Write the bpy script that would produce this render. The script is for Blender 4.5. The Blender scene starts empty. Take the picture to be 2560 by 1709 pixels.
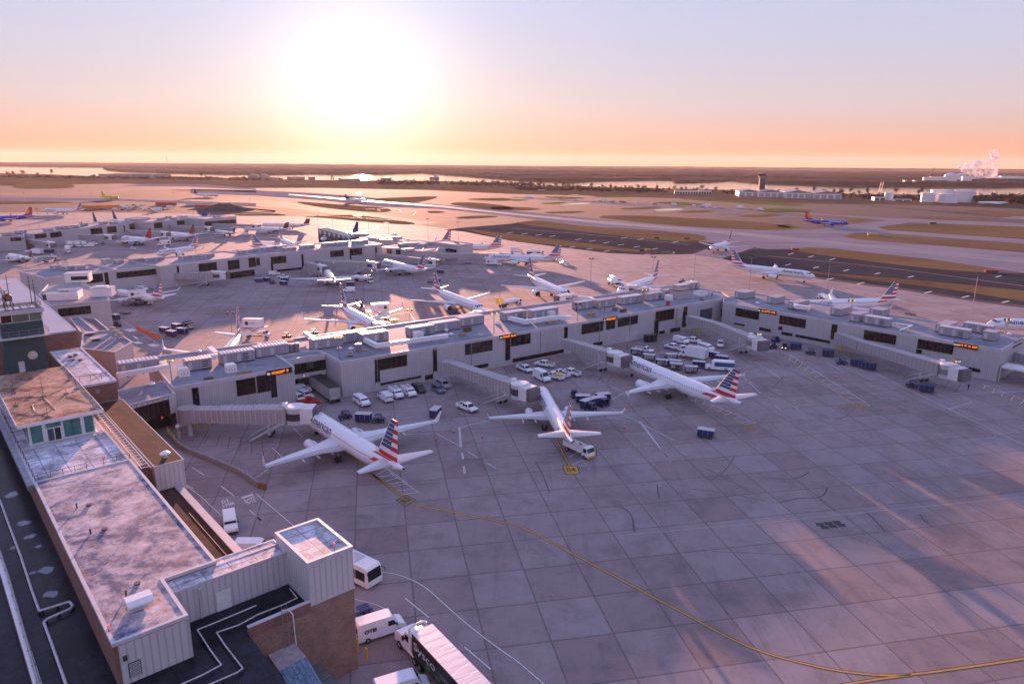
import bpy, bmesh, math, random
from math import sin, cos, pi, radians, hypot, atan2, sqrt, degrees
from mathutils import Vector, Matrix
random.seed(7)
SC = bpy.context.scene
COL = SC.collection
# ------------------------------------------------------------------ camera
CF, CH, PITCH, ROLL = 1760.0, 54.3, radians(14.24), radians(0.388)   # focal in px of a 2560 wide frame
cam_d = bpy.data.cameras.new('camera'); cam = bpy.data.objects.new('camera', cam_d); COL.objects.link(cam)
cam_d.sensor_width = 36; cam_d.lens = CF/2560*36; cam_d.clip_start = 0.5; cam_d.clip_end = 80000
FW = Vector((0, cos(PITCH), -sin(PITCH))); UP0 = Vector((0, sin(PITCH), cos(PITCH))); RT0 = Vector((1, 0, 0))
RT = RT0*cos(ROLL)+UP0*sin(ROLL); UP = UP0*cos(ROLL)-RT0*sin(ROLL)
cm = Matrix((RT, UP, -FW)).transposed().to_4x4(); cm.translation = (0, 0, CH); cam.matrix_world = cm
SC.camera = cam
SC.render.resolution_x = 1024; SC.render.resolution_y = 683
# ------------------------------------------------------------------ light
SUN_AZ, SUN_EL = radians(-11.8), radians(4.7)      # azimuth measured from +Y towards +X
sdir = Vector((sin(SUN_AZ)*cos(SUN_EL), cos(SUN_AZ)*cos(SUN_EL), sin(SUN_EL)))
sd = bpy.data.lights.new('sun', 'SUN'); sd.energy = 4.5; sd.angle = radians(0.5); sd.color = (1.0, 0.47, 0.31)
so = bpy.data.objects.new('sun', sd); COL.objects.link(so); so.rotation_euler = (-sdir).to_track_quat('-Z', 'Y').to_euler(); so.location = (0, 0, 90)
W = bpy.data.worlds.new('World'); SC.world = W; W.use_nodes = True
nt = W.node_tree; N = nt.nodes; Lk = nt.links
for n in list(N): N.remove(n)
wo = N.new('ShaderNodeOutputWorld'); bg = N.new('ShaderNodeBackground'); bg.inputs[1].default_value = 0.05
sky = N.new('ShaderNodeTexSky'); sky.sky_type = 'NISHITA'; sky.sun_disc = False
sky.sun_elevation = SUN_EL; sky.sun_rotation = SUN_AZ; sky.altitude = 50; sky.air_density = 1.0; sky.dust_density = 2.2; sky.ozone_density = 3.0
# a clear sunrise sky: nishita, plus a peach horizon band, a lilac zenith and the glow of thin haze round the sun
geo = N.new('ShaderNodeNewGeometry')
def vm(op, a, b=None):
    n = N.new('ShaderNodeVectorMath'); n.operation = op; Lk.new(a, n.inputs[0])
    if b is not None:
        if isinstance(b, (tuple, Vector)): n.inputs[1].default_value = tuple(b)
        else: Lk.new(b, n.inputs[1])
    return n
def ma(op, a, b=None, c=None, clamp=False):
    n = N.new('ShaderNodeMath'); n.operation = op; n.use_clamp = clamp
    for i, x in enumerate((a, b, c)):
        if x is None: continue
        if isinstance(x, (int, float)): n.inputs[i].default_value = x
        else: Lk.new(x, n.inputs[i])
    return n.outputs[0]
tc = N.new('ShaderNodeTexCoord')
dirv = tc.outputs['Generated']
sx = N.new('ShaderNodeSeparateXYZ'); Lk.new(dirv, sx.inputs[0])
dt = vm('DOT_PRODUCT', dirv, tuple(Vector((sin(SUN_AZ)*cos(radians(5.2)), cos(SUN_AZ)*cos(radians(5.2)), sin(radians(5.2)))))).outputs['Value']
ang = ma('ARCCOSINE', dt)                                    # angle from the sun
elev = ma('ARCSINE', sx.outputs[2])
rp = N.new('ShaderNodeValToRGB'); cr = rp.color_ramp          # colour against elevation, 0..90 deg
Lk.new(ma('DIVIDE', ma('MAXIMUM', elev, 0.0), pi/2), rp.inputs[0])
def stops(cr, lst):
    while len(cr.elements) > 1: cr.elements.remove(cr.elements[-1])
    cr.elements[0].position = lst[0][0]; cr.elements[0].color = (*lst[0][1], 1)
    for p, c in lst[1:]:
        e = cr.elements.new(p); e.color = (*c, 1)
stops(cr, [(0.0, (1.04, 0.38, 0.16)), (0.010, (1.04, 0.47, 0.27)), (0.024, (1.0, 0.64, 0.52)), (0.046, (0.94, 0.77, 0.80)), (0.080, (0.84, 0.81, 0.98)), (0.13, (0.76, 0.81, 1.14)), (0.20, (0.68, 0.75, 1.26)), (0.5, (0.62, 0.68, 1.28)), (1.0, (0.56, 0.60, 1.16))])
g1 = ma('MULTIPLY', ma('EXPONENT', ma('MULTIPLY', ma('POWER', ma('DIVIDE', ang, 0.098), 1.7), -1)), 0.60)
g2 = ma('MULTIPLY', ma('EXPONENT', ma('MULTIPLY', ang, -5.5)), 0.30)
def colmul(col, fac):
    n = N.new('ShaderNodeVectorMath'); n.operation = 'SCALE'
    if isinstance(col, tuple): n.inputs[0].default_value = col
    else: Lk.new(col, n.inputs[0])
    if isinstance(fac, (int, float)): n.inputs['Scale'].default_value = fac
    else: Lk.new(fac, n.inputs['Scale'])
    return n.outputs[0]
def coladd(a, b):
    n = N.new('ShaderNodeVectorMath'); n.operation = 'ADD'; Lk.new(a, n.inputs[0]); Lk.new(b, n.inputs[1]); return n.outputs[0]
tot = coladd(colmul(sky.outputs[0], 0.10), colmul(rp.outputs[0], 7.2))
tot = coladd(tot, colmul((1.0, 0.95, 0.86), ma('MULTIPLY', g1, 8.0)))
tot = coladd(tot, colmul((1.0, 0.84, 0.76), ma('MULTIPLY', g2, 3.4)))
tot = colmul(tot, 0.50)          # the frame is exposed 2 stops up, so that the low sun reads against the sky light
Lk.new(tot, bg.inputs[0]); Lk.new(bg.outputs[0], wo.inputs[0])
SC.view_settings.view_transform = 'Standard'; SC.view_settings.look = 'None'; SC.view_settings.exposure = 2.0; SC.view_settings.gamma = 1.0
SC.view_settings.use_curve_mapping = False
try: SC.cycles.volume_bounces = 0
except Exception: pass
# ------------------------------------------------------------------ measuring helpers
# regions of the photograph used while measuring: (left, top, px per unit); a picked point is turned into a place in the world
K = .27245; K2 = 400/2349
RG = {'D': (0, 0, 2560/2349), 'Q': (0, 940, K2), 'T': (0, 640, K2), 'R1': (300, 840, K2), 'R2': (700, 800, K2), 'R3': (1080, 760, K2), 'R4': (1450, 700, K2),
      'R5': (1800, 720, K2), 'R6': (2160, 740, K2), 'S': (560, 1500, K2), 'X': (960, 1540, 280/2349), 'U': (0, 560, 360/2349), 'Y': (560, 400, K2), 'Z': (1600, 840, K2), 'V': (1100, 600, K2)}
for i, n in enumerate('1234'):
    RG['N'+n] = (640*i, 380, K); RG['M'+n] = (640*i, 780, K); RG['L'+n] = (640*i, 1180, .33737)
OC = Vector((0, 0, CH))
def ray(rg, X, Y):
    a, b, k = RG[rg]; x = a+X*k; y = b+Y*k
    return FW+RT*((x-1280)/CF)-UP*((y-854.5)/CF)
def P(rg, X, Y, z=0.0):
    d = ray(rg, X, Y); return OC+d*((z-CH)/d.z)
def onwall(A, B, rg, X, Y):
    "where the sight line meets the upright plane through A and B: distance along A->B, height"
    d = ray(rg, X, Y); t = Vector((B[0]-A[0], B[1]-A[1])); L = t.length; t /= L; n = Vector((-t.y, t.x))
    s = (Vector((A[0], A[1])).dot(n))/(d.xy.dot(n)); p = OC+d*s
    return (p.xy-Vector((A[0], A[1]))).dot(t), p.z
# ------------------------------------------------------------------ materials
MATS = {}
def mat(name, col, rough=.6, metal=0.0, var=.12, scale=.6, emit=None, spec=.5, extra=None, alpha=None, coat=0):
    if name in MATS: return MATS[name]
    m = bpy.data.materials.new(name); m.use_nodes = True; nt = m.node_tree; ns = nt.nodes; lk = nt.links
    b = ns['Principled BSDF']; b.inputs['Roughness'].default_value = rough; b.inputs['Metallic'].default_value = metal
    b.inputs['Specular IOR Level'].default_value = spec
    if coat: b.inputs['Coat Weight'].default_value = coat; b.inputs['Coat Roughness'].default_value = .15
    if emit:
        b.inputs['Base Color'].default_value = (*col, 1); b.inputs['Emission Color'].default_value = (*emit[0], 1); b.inputs['Emission Strength'].default_value = emit[1]*.3
    elif var <= 0: b.inputs['Base Color'].default_value = (*col, 1)
    else:
        t = ns.new('ShaderNodeTexCoord'); no = ns.new('ShaderNodeTexNoise'); no.inputs['Scale'].default_value = scale; no.inputs['Detail'].default_value = 5; no.inputs['Roughness'].default_value = .65
        lk.new(t.outputs['Object'], no.inputs['Vector'])
        r = ns.new('ShaderNodeValToRGB'); lk.new(no.outputs[0], r.inputs[0])
        r.color_ramp.elements[0].position = .3; r.color_ramp.elements[1].position = .7
        r.color_ramp.elements[0].color = (*[c*(1-var) for c in col], 1); r.color_ramp.elements[1].color = (*[min(1, c*(1+var)) for c in col], 1)
        lk.new(r.outputs[0], b.inputs['Base Color'])
    MATS[name] = m
    return m
class NT:
    "small helper to write shader maths"
    def __init__(s, name, rough=.7, spec=.5):
        s.m = bpy.data.materials.new(name); s.m.use_nodes = True; s.t = s.m.node_tree; s.b = s.t.nodes['Principled BSDF']
        s.b.inputs['Roughness'].default_value = rough; s.b.inputs['Specular IOR Level'].default_value = spec; MATS[name] = s.m
    def n(s, typ, **kw):
        n = s.t.nodes.new(typ)
        for k, v in kw.items(): setattr(n, k, v)
        return n
    def l(s, a, b):
        if isinstance(a, (int, float, tuple)): b.default_value = a
        else: s.t.links.new(a, b)
    def coord(s, kind='Object'): return s.n('ShaderNodeTexCoord').outputs[kind]
    def math(s, op, a, b=0.0, c=None, clamp=False):
        n = s.n('ShaderNodeMath', operation=op, use_clamp=clamp); s.l(a, n.inputs[0]); s.l(b, n.inputs[1])
        if c is not None: s.l(c, n.inputs[2])
        return n.outputs[0]
    def noise(s, vec, scale, detail=4, rough=.6, dist=0):
        n = s.n('ShaderNodeTexNoise'); s.l(vec, n.inputs['Vector']); n.inputs['Scale'].default_value = scale; n.inputs['Detail'].default_value = detail; n.inputs['Roughness'].default_value = rough
        n.inputs['Distortion'].default_value = dist; return n.outputs[0]
    def mapping(s, vec, rot=0, scale=(1, 1, 1), loc=(0, 0, 0)):
        n = s.n('ShaderNodeMapping'); s.l(vec, n.inputs[0]); n.inputs['Rotation'].default_value = (0, 0, rot); n.inputs['Scale'].default_value = scale; n.inputs['Location'].default_value = loc; return n.outputs[0]
    def ramp(s, fac, lst):
        n = s.n('ShaderNodeValToRGB'); s.l(fac, n.inputs[0]); stops(n.color_ramp, [(p, (c if isinstance(c, tuple) else (c, c, c))) for p, c in lst]); return n.outputs[0]
    def mix(s, fac, a, b, blend='MIX'):
        n = s.n('ShaderNodeMix', data_type='RGBA', blend_type=blend); s.l(fac, n.inputs[0])
        for x, i in ((a, 6), (b, 7)):
            if isinstance(x, tuple): n.inputs[i].default_value = (*x, 1)
            else: s.l(x, n.inputs[i])
        return n.outputs[2]
    def sep(s, v): n = s.n('ShaderNodeSeparateXYZ'); s.l(v, n.inputs[0]); return n.outputs
    def bump(s, h, strength=.3, dist=.05):
        n = s.n('ShaderNodeBump'); n.inputs['Strength'].default_value = strength; n.inputs['Distance'].default_value = dist; s.l(h, n.inputs['Height']); s.l(n.outputs[0], s.b.inputs['Normal'])
    def col(s, c): s.l(c if not isinstance(c, tuple) else (*c, 1), s.b.inputs['Base Color'])
def concrete(name, base, grid=True, rough=.5, joint=.35, stain=.35):
    s = NT(name, rough); v = s.coord('Object')
    mp = s.mapping(s.mapping(v, loc=(-48.4, -88.0, 0)), rot=radians(-11.3))
    x, y, _ = s.sep(mp)
    big = s.noise(v, .035, 5, .6); mid = s.noise(v, .28, 6, .65); fine = s.noise(v, 3.0, 4, .7)
    f = s.math('ADD', s.math('MULTIPLY', big, .5), s.math('ADD', s.math('MULTIPLY', mid, .35), s.math('MULTIPLY', fine, .15)))
    c = s.ramp(f, [(.30, tuple(k*(1-stain) for k in base)), (.5, base), (.72, tuple(min(1, k*(1+stain*.6)) for k in base))])
    if grid:
        gx = s.math('DIVIDE', x, 7.66); gy = s.math('DIVIDE', y, 7.66)
        cell = s.n('ShaderNodeCombineXYZ'); s.l(s.math('FLOOR', gx), cell.inputs[0]); s.l(s.math('FLOOR', gy), cell.inputs[1])
        wn = s.n('ShaderNodeTexWhiteNoise', noise_dimensions='3D'); s.l(cell.outputs[0], wn.inputs['Vector'])
        tint = s.ramp(wn.outputs['Value'], [(0, (.80, .68, .68)), (.25, (.86, .80, .82)), (.45, (.97, .96, .98)), (.6, (1, 1, 1)), (1, (1.0, 1.02, 1.10))])
        c = s.mix(.6, c, tint, 'MULTIPLY')
        ex = s.math('ABSOLUTE', s.math('SUBTRACT', s.math('FRACT', gx), .5)); ey = s.math('ABSOLUTE', s.math('SUBTRACT', s.math('FRACT', gy), .5))
        e = s.math('MAXIMUM', ex, ey); wob = s.math('MULTIPLY', s.math('SUBTRACT', s.noise(v, 1.2, 2), .5), .012)
        j = s.ramp(s.math('ADD', e, wob), [(.478, 0.0), (.4875, .35), (.4945, 1.0)])
        c = s.mix(s.math('MULTIPLY', j, .72), c, tuple(k*joint for k in base))
        # streaks left by tyres and spills
        st = s.noise(s.mapping(v, rot=radians(-38), scale=(.9, .07, 1)), .55, 4, .7, .6)
        c = s.mix(s.math('MULTIPLY', s.ramp(st, [(.56, 0.0), (.72, 1.0)]), .30), c, tuple(k*.35 for k in base))
    bl = s.noise(s.mapping(v, scale=(1, 1, 1), loc=(31, 7, 0)), .11, 6, .75, .4); c = s.mix(s.math('MULTIPLY', s.ramp(bl, [(.52, 0.0), (.66, 1.0)]), .38), c, tuple(k*.42 for k in base))
    s.col(c); s.bump(fine, .12, .02)
    s.b.inputs['Roughness'].default_value = rough
    return s.m
def ribbed(name, col, pitch=.45, rough=.45, streak=.25):
    "painted corrugated metal: rib lines across the face (uv in metres)"
    s = NT(name, rough); uv = s.coord('UV'); x, y, _ = s.sep(uv)
    fr = s.math('FRACT', s.math('DIVIDE', x, pitch))
    e = s.math('ABSOLUTE', s.math('SUBTRACT', fr, .5))
    line = s.ramp(e, [(.33, 0.0), (.40, 1.0)])
    n = s.noise(s.mapping(uv, scale=(1, .12, 1)), 1.3, 5, .7)
    n2 = s.noise(uv, .12, 3)
    c = s.ramp(s.math('ADD', s.math('MULTIPLY', n, .6), s.math('MULTIPLY', n2, .4)), [(.3, tuple(k*(1-streak) for k in col)), (.6, col)])
    c = s.mix(s.math('MULTIPLY', line, .42), c, tuple(k*.45 for k in col))
    s.col(c); s.bump(s.math('SUBTRACT', 1.0, line), .5, .05)
    return s.m
def brickm(name, c1, c2, mortar, sc=1.0):
    s = NT(name, .85); uv = s.coord('UV'); b = s.n('ShaderNodeTexBrick'); s.l(uv, b.inputs['Vector'])
    b.inputs['Color1'].default_value = (*c1, 1); b.inputs['Color2'].default_value = (*c2, 1); b.inputs['Mortar'].default_value = (*mortar, 1)
    b.inputs['Scale'].default_value = 1.0; b.inputs['Brick Width'].default_value = .32*sc; b.inputs['Row Height'].default_value = .11*sc; b.inputs['Mortar Size'].default_value = .012*sc; b.inputs['Bias'].default_value = -.1
    n = s.noise(uv, .6, 5, .7); c = s.mix(.8, b.outputs['Color'], s.ramp(n, [(.3, .6), (.65, 1.15)]), 'MULTIPLY')
    s.col(c); return s.m
def frost(name, dark, light, cut=.5, sc=.35, rough=.5, seams=0, cracks=0.0, rust=None):
    "flat roof membrane with patches of frost or pale wear"
    s = NT(name, rough, .14); v = s.coord('Object')
    a = s.noise(v, sc, 8, .72, .25); b = s.noise(v, sc*5, 5, .8)
    f = s.math('ADD', s.math('MULTIPLY', a, .68), s.math('MULTIPLY', b, .32))
    c = s.ramp(f, [(cut-.10, dark), (cut-.01, tuple((p+q)/2 for p, q in zip(dark, light))), (cut+.12, light)])
    if seams:
        x, y, _ = s.sep(s.mapping(v, rot=-radians(41.2)))
        e = s.math('MAXIMUM', s.math('ABSOLUTE', s.math('SUBTRACT', s.math('FRACT', s.math('DIVIDE', x, seams)), .5)), s.math('ABSOLUTE', s.math('SUBTRACT', s.math('FRACT', s.math('DIVIDE', y, seams*1.3)), .5)))
        c = s.mix(s.math('MULTIPLY', s.ramp(e, [(.465, 0.0), (.49, 1.0)]), .7), c, dark)
    if cracks:
        w = s.n('ShaderNodeTexVoronoi', feature='DISTANCE_TO_EDGE'); s.l(s.mapping(v, scale=(1, 1.7, 1)), w.inputs['Vector']); w.inputs['Scale'].default_value = .22
        c = s.mix(s.math('MULTIPLY', s.ramp(w.outputs[0], [(.0, 1.0), (.03, 0.0)]), cracks), c, dark)
    if rust: rn_ = s.noise(s.mapping(v, rot=.7, scale=(1, .7, 1), loc=(9, 4, 0)), .8, 7, .78, .3); c = s.mix(s.math('MULTIPLY', s.ramp(rn_, [(.50, 0.0), (.60, 1.0)]), .48), c, rust)
    s.col(c); s.bump(b, .2, .03)
    return s.m
# ------------------------------------------------------------------ mesh builder
class MB:
    def __init__(s): s.v = []; s.f = []; s.mi = []; s.sm = []; s.uv = []
    def add(s, vs, fs, m=0, sm=False, uvs=None):
        o = len(s.v); s.v += [tuple(v) for v in vs]
        for i, f in enumerate(fs):
            s.f.append([o+k for k in f]); s.mi.append(m); s.sm.append(sm); s.uv.append(uvs[i] if uvs else None)
        return s
    def box(s, x0, x1, y0, y1, z0, z1, m=0):
        v = [(x0, y0, z0), (x1, y0, z0), (x1, y1, z0), (x0, y1, z0), (x0, y0, z1), (x1, y0, z1), (x1, y1, z1), (x0, y1, z1)]
        dx, dy, dz = abs(x1-x0), abs(y1-y0), abs(z1-z0)
        f = [(3, 2, 1, 0), (4, 5, 6, 7), (0, 1, 5, 4), (1, 2, 6, 5), (2, 3, 7, 6), (3, 0, 4, 7)]
        u = [[(0, 0), (dx, 0), (dx, dy), (0, dy)]]*2+[[(0, 0), (dx, 0), (dx, dz), (0, dz)], [(0, 0), (dy, 0), (dy, dz), (0, dz)]]*2
        return s.add(v, f, m, False, u)
    def bar(s, a, b, w, h=None, m=0):
        "square bar from a to b"
        a, b = Vector(a), Vector(b); h = h or w; t = (b-a)
        if t.length < 1e-6: return s
        t.normalize(); up = Vector((0, 0, 1)) if abs(t.z) < .95 else Vector((1, 0, 0))
        n = t.cross(up).normalized(); u = n.cross(t)
        r = [n*(w/2)*i+u*(h/2)*j for i, j in ((-1, -1), (1, -1), (1, 1), (-1, 1))]
        return s.add([a+k for k in r]+[b+k for k in r], [(0, 1, 2, 3), (7, 6, 5, 4), (0, 4, 5, 1), (1, 5, 6, 2), (2, 6, 7, 3), (3, 7, 4, 0)], m)
    def cyl(s, a, b, r0, r1=None, n=12, m=0, caps=True, sm=True):
        a, b = Vector(a), Vector(b); r1 = r0 if r1 is None else r1; t = (b-a).normalized()
        up = Vector((0, 0, 1)) if abs(t.z) < .95 else Vector((1, 0, 0)); p = t.cross(up).normalized(); q = t.cross(p)
        A = [a+(p*cos(2*pi*i/n)+q*sin(2*pi*i/n))*r0 for i in range(n)]; B = [b+(p*cos(2*pi*i/n)+q*sin(2*pi*i/n))*r1 for i in range(n)]
        s.add(A+B, [(i, n+i, n+(i+1) % n, (i+1) % n) for i in range(n)], m, sm)
        if caps: s.add(A, [tuple(range(n))], m); s.add(B, [tuple(range(n-1, -1, -1))], m)
        return s
    def tube(s, pts, r, n=6, m=0):
        for a, b in zip(pts, pts[1:]): s.cyl(a, b, r, r, n, m, True, True)
        return s
    def ring(s, rings, m=0, sm=True, cap=True):
        n = len(rings[0]); o = [v for r in rings for v in r]; fs = []
        for k in range(len(rings)-1):
            for i in range(n): fs.append((k*n+i, k*n+(i+1) % n, (k+1)*n+(i+1) % n, (k+1)*n+i))
        s.add(o, fs, m, sm)
        if cap: s.add(rings[0], [tuple(range(n-1, -1, -1))], m); s.add(rings[-1], [tuple(range(n))], m)
        return s
    def poly(s, pts, z=None, m=0):
        v = [(p[0], p[1], p[2] if z is None else z) for p in pts]
        a = sum(v[i][0]*v[(i+1) % len(v)][1]-v[(i+1) % len(v)][0]*v[i][1] for i in range(len(v)))
        if a < 0: v.reverse()
        return s.add(v, [tuple(range(len(v)))], m, False, [[(p[0], p[1]) for p in v]])
    def prism(s, pts, z0, z1, ms=0, mt=None, bottom=False):
        mt = ms if mt is None else mt; p = [(a[0], a[1]) for a in pts]; n = len(p)
        if sum(p[i][0]*p[(i+1) % n][1]-p[(i+1) % n][0]*p[i][1] for i in range(n)) < 0: p.reverse()
        d = 0
        for i in range(n):
            a, b = p[i], p[(i+1) % n]; l = hypot(b[0]-a[0], b[1]-a[1])
            s.add([(a[0], a[1], z0), (b[0], b[1], z0), (b[0], b[1], z1), (a[0], a[1], z1)], [(0, 1, 2, 3)], ms, False, [[(d, z0), (d+l, z0), (d+l, z1), (d, z1)]]); d += l
        s.add([(a[0], a[1], z1) for a in p], [tuple(range(n))], mt, False, [[(a[0], a[1]) for a in p]])
        if bottom: s.add([(a[0], a[1], z0) for a in p], [tuple(range(n-1, -1, -1))], ms)
        return s
    def build(s, name, mats, parent=None, loc=None, rz=None, **tags):
        me = bpy.data.meshes.new(name); me.from_pydata([tuple(v) for v in s.v], [], s.f)
        mats = mats if isinstance(mats, (list, tuple)) else [mats]
        for m in mats: me.materials.append(m)
        me.polygons.foreach_set('material_index', s.mi); me.polygons.foreach_set('use_smooth', s.sm)
        if any(u is not None for u in s.uv):
            ul = me.uv_layers.new(name='uv').data; k = 0
            for f, u in zip(s.f, s.uv):
                for j in range(len(f)):
                    if u: ul[k].uv = u[j]
                    k += 1
        me.update()
        o = bpy.data.objects.new(name, me); COL.objects.link(o)
        if parent: o.parent = parent
        if loc is not None: o.location = loc
        if rz is not None: o.rotation_euler[2] = rz
        for k, v in tags.items(): o[k] = v
        return o
def thing(name, loc=(0, 0, 0), rz=0, label=None, cat=None, group=None):
    o = bpy.data.objects.new(name, None); COL.objects.link(o); o.location = loc; o.rotation_euler[2] = rz; o.empty_display_size = .5
    if label: o['label'] = label
    if cat: o['category'] = cat
    if group: o['group'] = group
    return o
def kids(o): return [c for c in COL.objects if c.parent == o]
PROTO = {}
def copy_tree(o, parent=None, tree=None):
    c = o.copy(); COL.objects.link(c)
    if parent: c.parent = parent
    for ch in (tree or TREE).get(o.name, []): copy_tree(ch, c, tree)
    return c
TREE = {}
def index_tree(root):
    ch = kids(root); TREE[root.name] = ch
    for c in ch: index_tree(c)
def proto(key, fn):
    "build a kind once; afterwards hand out copies of it and of all its parts"
    if key not in PROTO:
        r = fn(); index_tree(r); PROTO[key] = r; return r
    return copy_tree(PROTO[key])
FONT = None
def text_polys(txt, size, bold=0.0, shear=0.0):
    "letter outlines as a flat mesh: verts, faces (origin left baseline)"
    cu = bpy.data.curves.new('lettering', 'FONT'); cu.body = txt; cu.size = size; cu.offset = bold; cu.shear = shear; cu.resolution_u = 3; cu.fill_mode = 'FRONT'
    ob = bpy.data.objects.new('lettering', cu); COL.objects.link(ob); bpy.context.view_layer.update()
    me = bpy.data.meshes.new_from_object(ob.evaluated_get(bpy.context.evaluated_depsgraph_get()))
    bpy.data.objects.remove(ob); vs = [v.co.copy() for v in me.vertices]; fs = [tuple(p.vertices) for p in me.polygons]; bpy.data.meshes.remove(me); bpy.data.curves.remove(cu)
    return vs, fs
def text_on(mb, txt, size, o, ux, uy, m=0, bold=.01, center=False, width=None):
    "flat lettering on the plane o + ux*x + uy*y"
    vs, fs = text_polys(txt, size, bold)
    if not vs: return
    x0 = min(v.x for v in vs); x1 = max(v.x for v in vs); k = (width/(x1-x0)) if width else 1
    off = -(x0+x1)/2 if center else -x0
    o, ux, uy = Vector(o), Vector(ux).normalized(), Vector(uy).normalized()
    mb.add([o+ux*((v.x+off)*k)+uy*v.y for v in vs], fs, m)
# ------------------------------------------------------------------ ground, airfield, river
def ST(o): o['kind'] = 'structure'; return o
def smooth(pts, it=2):
    for _ in range(it):
        q = []
        for i in range(len(pts)):
            a, b = pts[i], pts[(i+1) % len(pts)]; q += [a*.75+b*.25, a*.25+b*.75]
        pts = q
    return pts
def pic(lst):
    "image picks 'N3' x y x y ... (a region name switches region) -> ground points"
    out = []; rg = None; i = 0
    while i < len(lst):
        if isinstance(lst[i], str): rg = lst[i]; i += 1
        else: out.append(P(rg, lst[i], lst[i+1])); i += 2
    return out
mg = NT('field_earth', .95, .0); v = mg.coord('Object')
f = mg.math('ADD', mg.math('MULTIPLY', mg.noise(v, .0035, 6, .65), .6), mg.math('MULTIPLY', mg.noise(v, .03, 5, .7), .4))
mg.col(mg.ramp(f, [(.30, (.075, .050, .036)), (.48, (.14, .088, .052)), (.58, (.18, .12, .075)), (.72, (.22, .165, .12))]))
gr = NT('winter_grass', .95, .0); v = gr.coord('Object')
f = gr.math('ADD', gr.math('MULTIPLY', gr.noise(gr.mapping(v, scale=(.4, 1, 1)), .022, 7, .8), .65), gr.math('MULTIPLY', gr.noise(v, .25, 4, .7), .35))
gr.col(gr.ramp(f, [(.33, (.085, .055, .034)), (.45, (.17, .105, .056)), (.54, (.21, .14, .068)), (.66, (.13, .125, .045))])); gr.bump(f, .5, .5)
gg = NT('green_grass', .95, .0); v = gg.coord('Object'); gg.col(gg.ramp(gg.noise(v, .02, 5, .7), [(.35, (.10, .11, .035)), (.6, (.14, .17, .04))]))
asp = NT('taxiway_asphalt', .8, .0); v = asp.coord('Object')
f = asp.math('ADD', asp.math('MULTIPLY', asp.noise(asp.mapping(v, rot=radians(32), scale=(.06, 1, 1)), .05, 5, .6), .5), asp.math('MULTIPLY', asp.noise(v, .02, 6, .7), .5))
asp.col(asp.ramp(f, [(.32, (.040, .036, .040)), (.52, (.064, .058, .064)), (.68, (.10, .090, .10))]))
asp2 = concrete('worn_pavement', (.115, .092, .088), grid=False, rough=.95, stain=.35)
conc = concrete('apron_concrete', (.285, .240, .238), grid=True, rough=.88)
for q_, w_ in ((conc, .14), (asp2, .05)): q_.node_tree.nodes['Principled BSDF'].inputs['Specular IOR Level'].default_value = w_
rwy = NT('runway_concrete', .8, .0); v = rwy.coord('Object')
f = rwy.math('ADD', rwy.math('MULTIPLY', rwy.noise(rwy.mapping(v, rot=radians(38), scale=(.05, 1, 1)), .06, 5, .6), .6), rwy.math('MULTIPLY', rwy.noise(v, .02, 5, .6), .4))
rwy.col(rwy.ramp(f, [(.35, (.21, .185, .20)), (.65, (.30, .27, .29))]))
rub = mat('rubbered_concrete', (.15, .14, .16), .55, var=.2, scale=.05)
wat = NT('river_water', .05, .5); v = wat.coord('Object'); wat.col((.03, .035, .045)); wat.b.inputs['IOR'].default_value = 1.33
wat.bump(wat.noise(wat.mapping(v, scale=(.5, 1.4, 1)), .06, 6, .7), .22, .6)
pud = mat('puddle_water', (.04, .04, .05), .03, var=0)
g = MB()
for i in range(-8, 8):
    for j in range(0, 8):
        g.add([(i*2600, j*2300-600, 0), ((i+1)*2600, j*2300-600, 0), ((i+1)*2600, (j+1)*2300-600, 0), (i*2600, (j+1)*2300-600, 0)], [(0, 1, 2, 3)])
ST(g.build('ground', mg.m, loc=(0, 0, -.10)))
def sheet(name, picks, m, z, sm=0, raw=None):
    p = pic(picks) if picks else [Vector(a+(0,)) for a in raw]
    if sm: p = smooth(p, sm)
    return ST(MB().poly([(a.x, a.y) for a in p], z).build(name, m))
# mid field pavement (old asphalt with grass islands)
sheet('airfield_pavement', ['N1', -900, 330, 400, 300, 1100, 290, 2349, 330, 'N2', 600, 330, 1600, 350, 'N3', 0, 385, 700, 400, 1500, 425, 2349, 470, 'N4', 800, 480, 1500, 490, 2349, 520, 3200, 560, 3200, 1500, 2349, 1440, 'N3', 1400, 1000, 'N2', 1200, 800, 'N1', 0, 700, -900, 750], asp2, -.05)
ap = [a.xy for a in pic(['N4', 3300, 1640, 2349, 1430, 1900, 1372, 1200, 1262, 500, 1172, 'N3', 1925, 978, 1640, 935, 1240, 942, 880, 925, 400, 868, 0, 812, 'N2', 1900, 728, 1760, 706, 1500, 672, 900, 605, 400, 592, 0, 582, 'N1', 1500, 562, 700, 556, 0, 556, -1500, 560])]
sheet('apron', None, conc, 0.0, raw=[tuple(a) for a in ap]+[(-900, 60), (-400, -60), (400, -60), (900, 60)])
fad = mat('faded_asphalt', (.105, .085, .080), .9, var=.18, scale=.03, spec=.12)
Z1, Z2, Z3, Z4 = .02, .04, .06, .09
R1 = ['N2', -600, 340, 0, 352, 500, 375, 1000, 412, 1500, 468, 2349, 538, 'N3', 700, 606, 1500, 682, 2349, 722, 'N4', 680, 770, 1600, 862, 3400, 1010, 3400, 1235, 2349, 1110, 1500, 985, 600, 885, 380, 876, 150, 892, 0, 893, 'N3', 2220, 878, 2020, 985, 1640, 935, 1850, 870, 1870, 840, 1760, 780, 1700, 755, 800, 690, 'N2', 2349, 592, 1700, 522, 1100, 500, 600, 442, 0, 400, -600, 380]
sheet('runway', R1, rwy.m, Z1)
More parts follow.
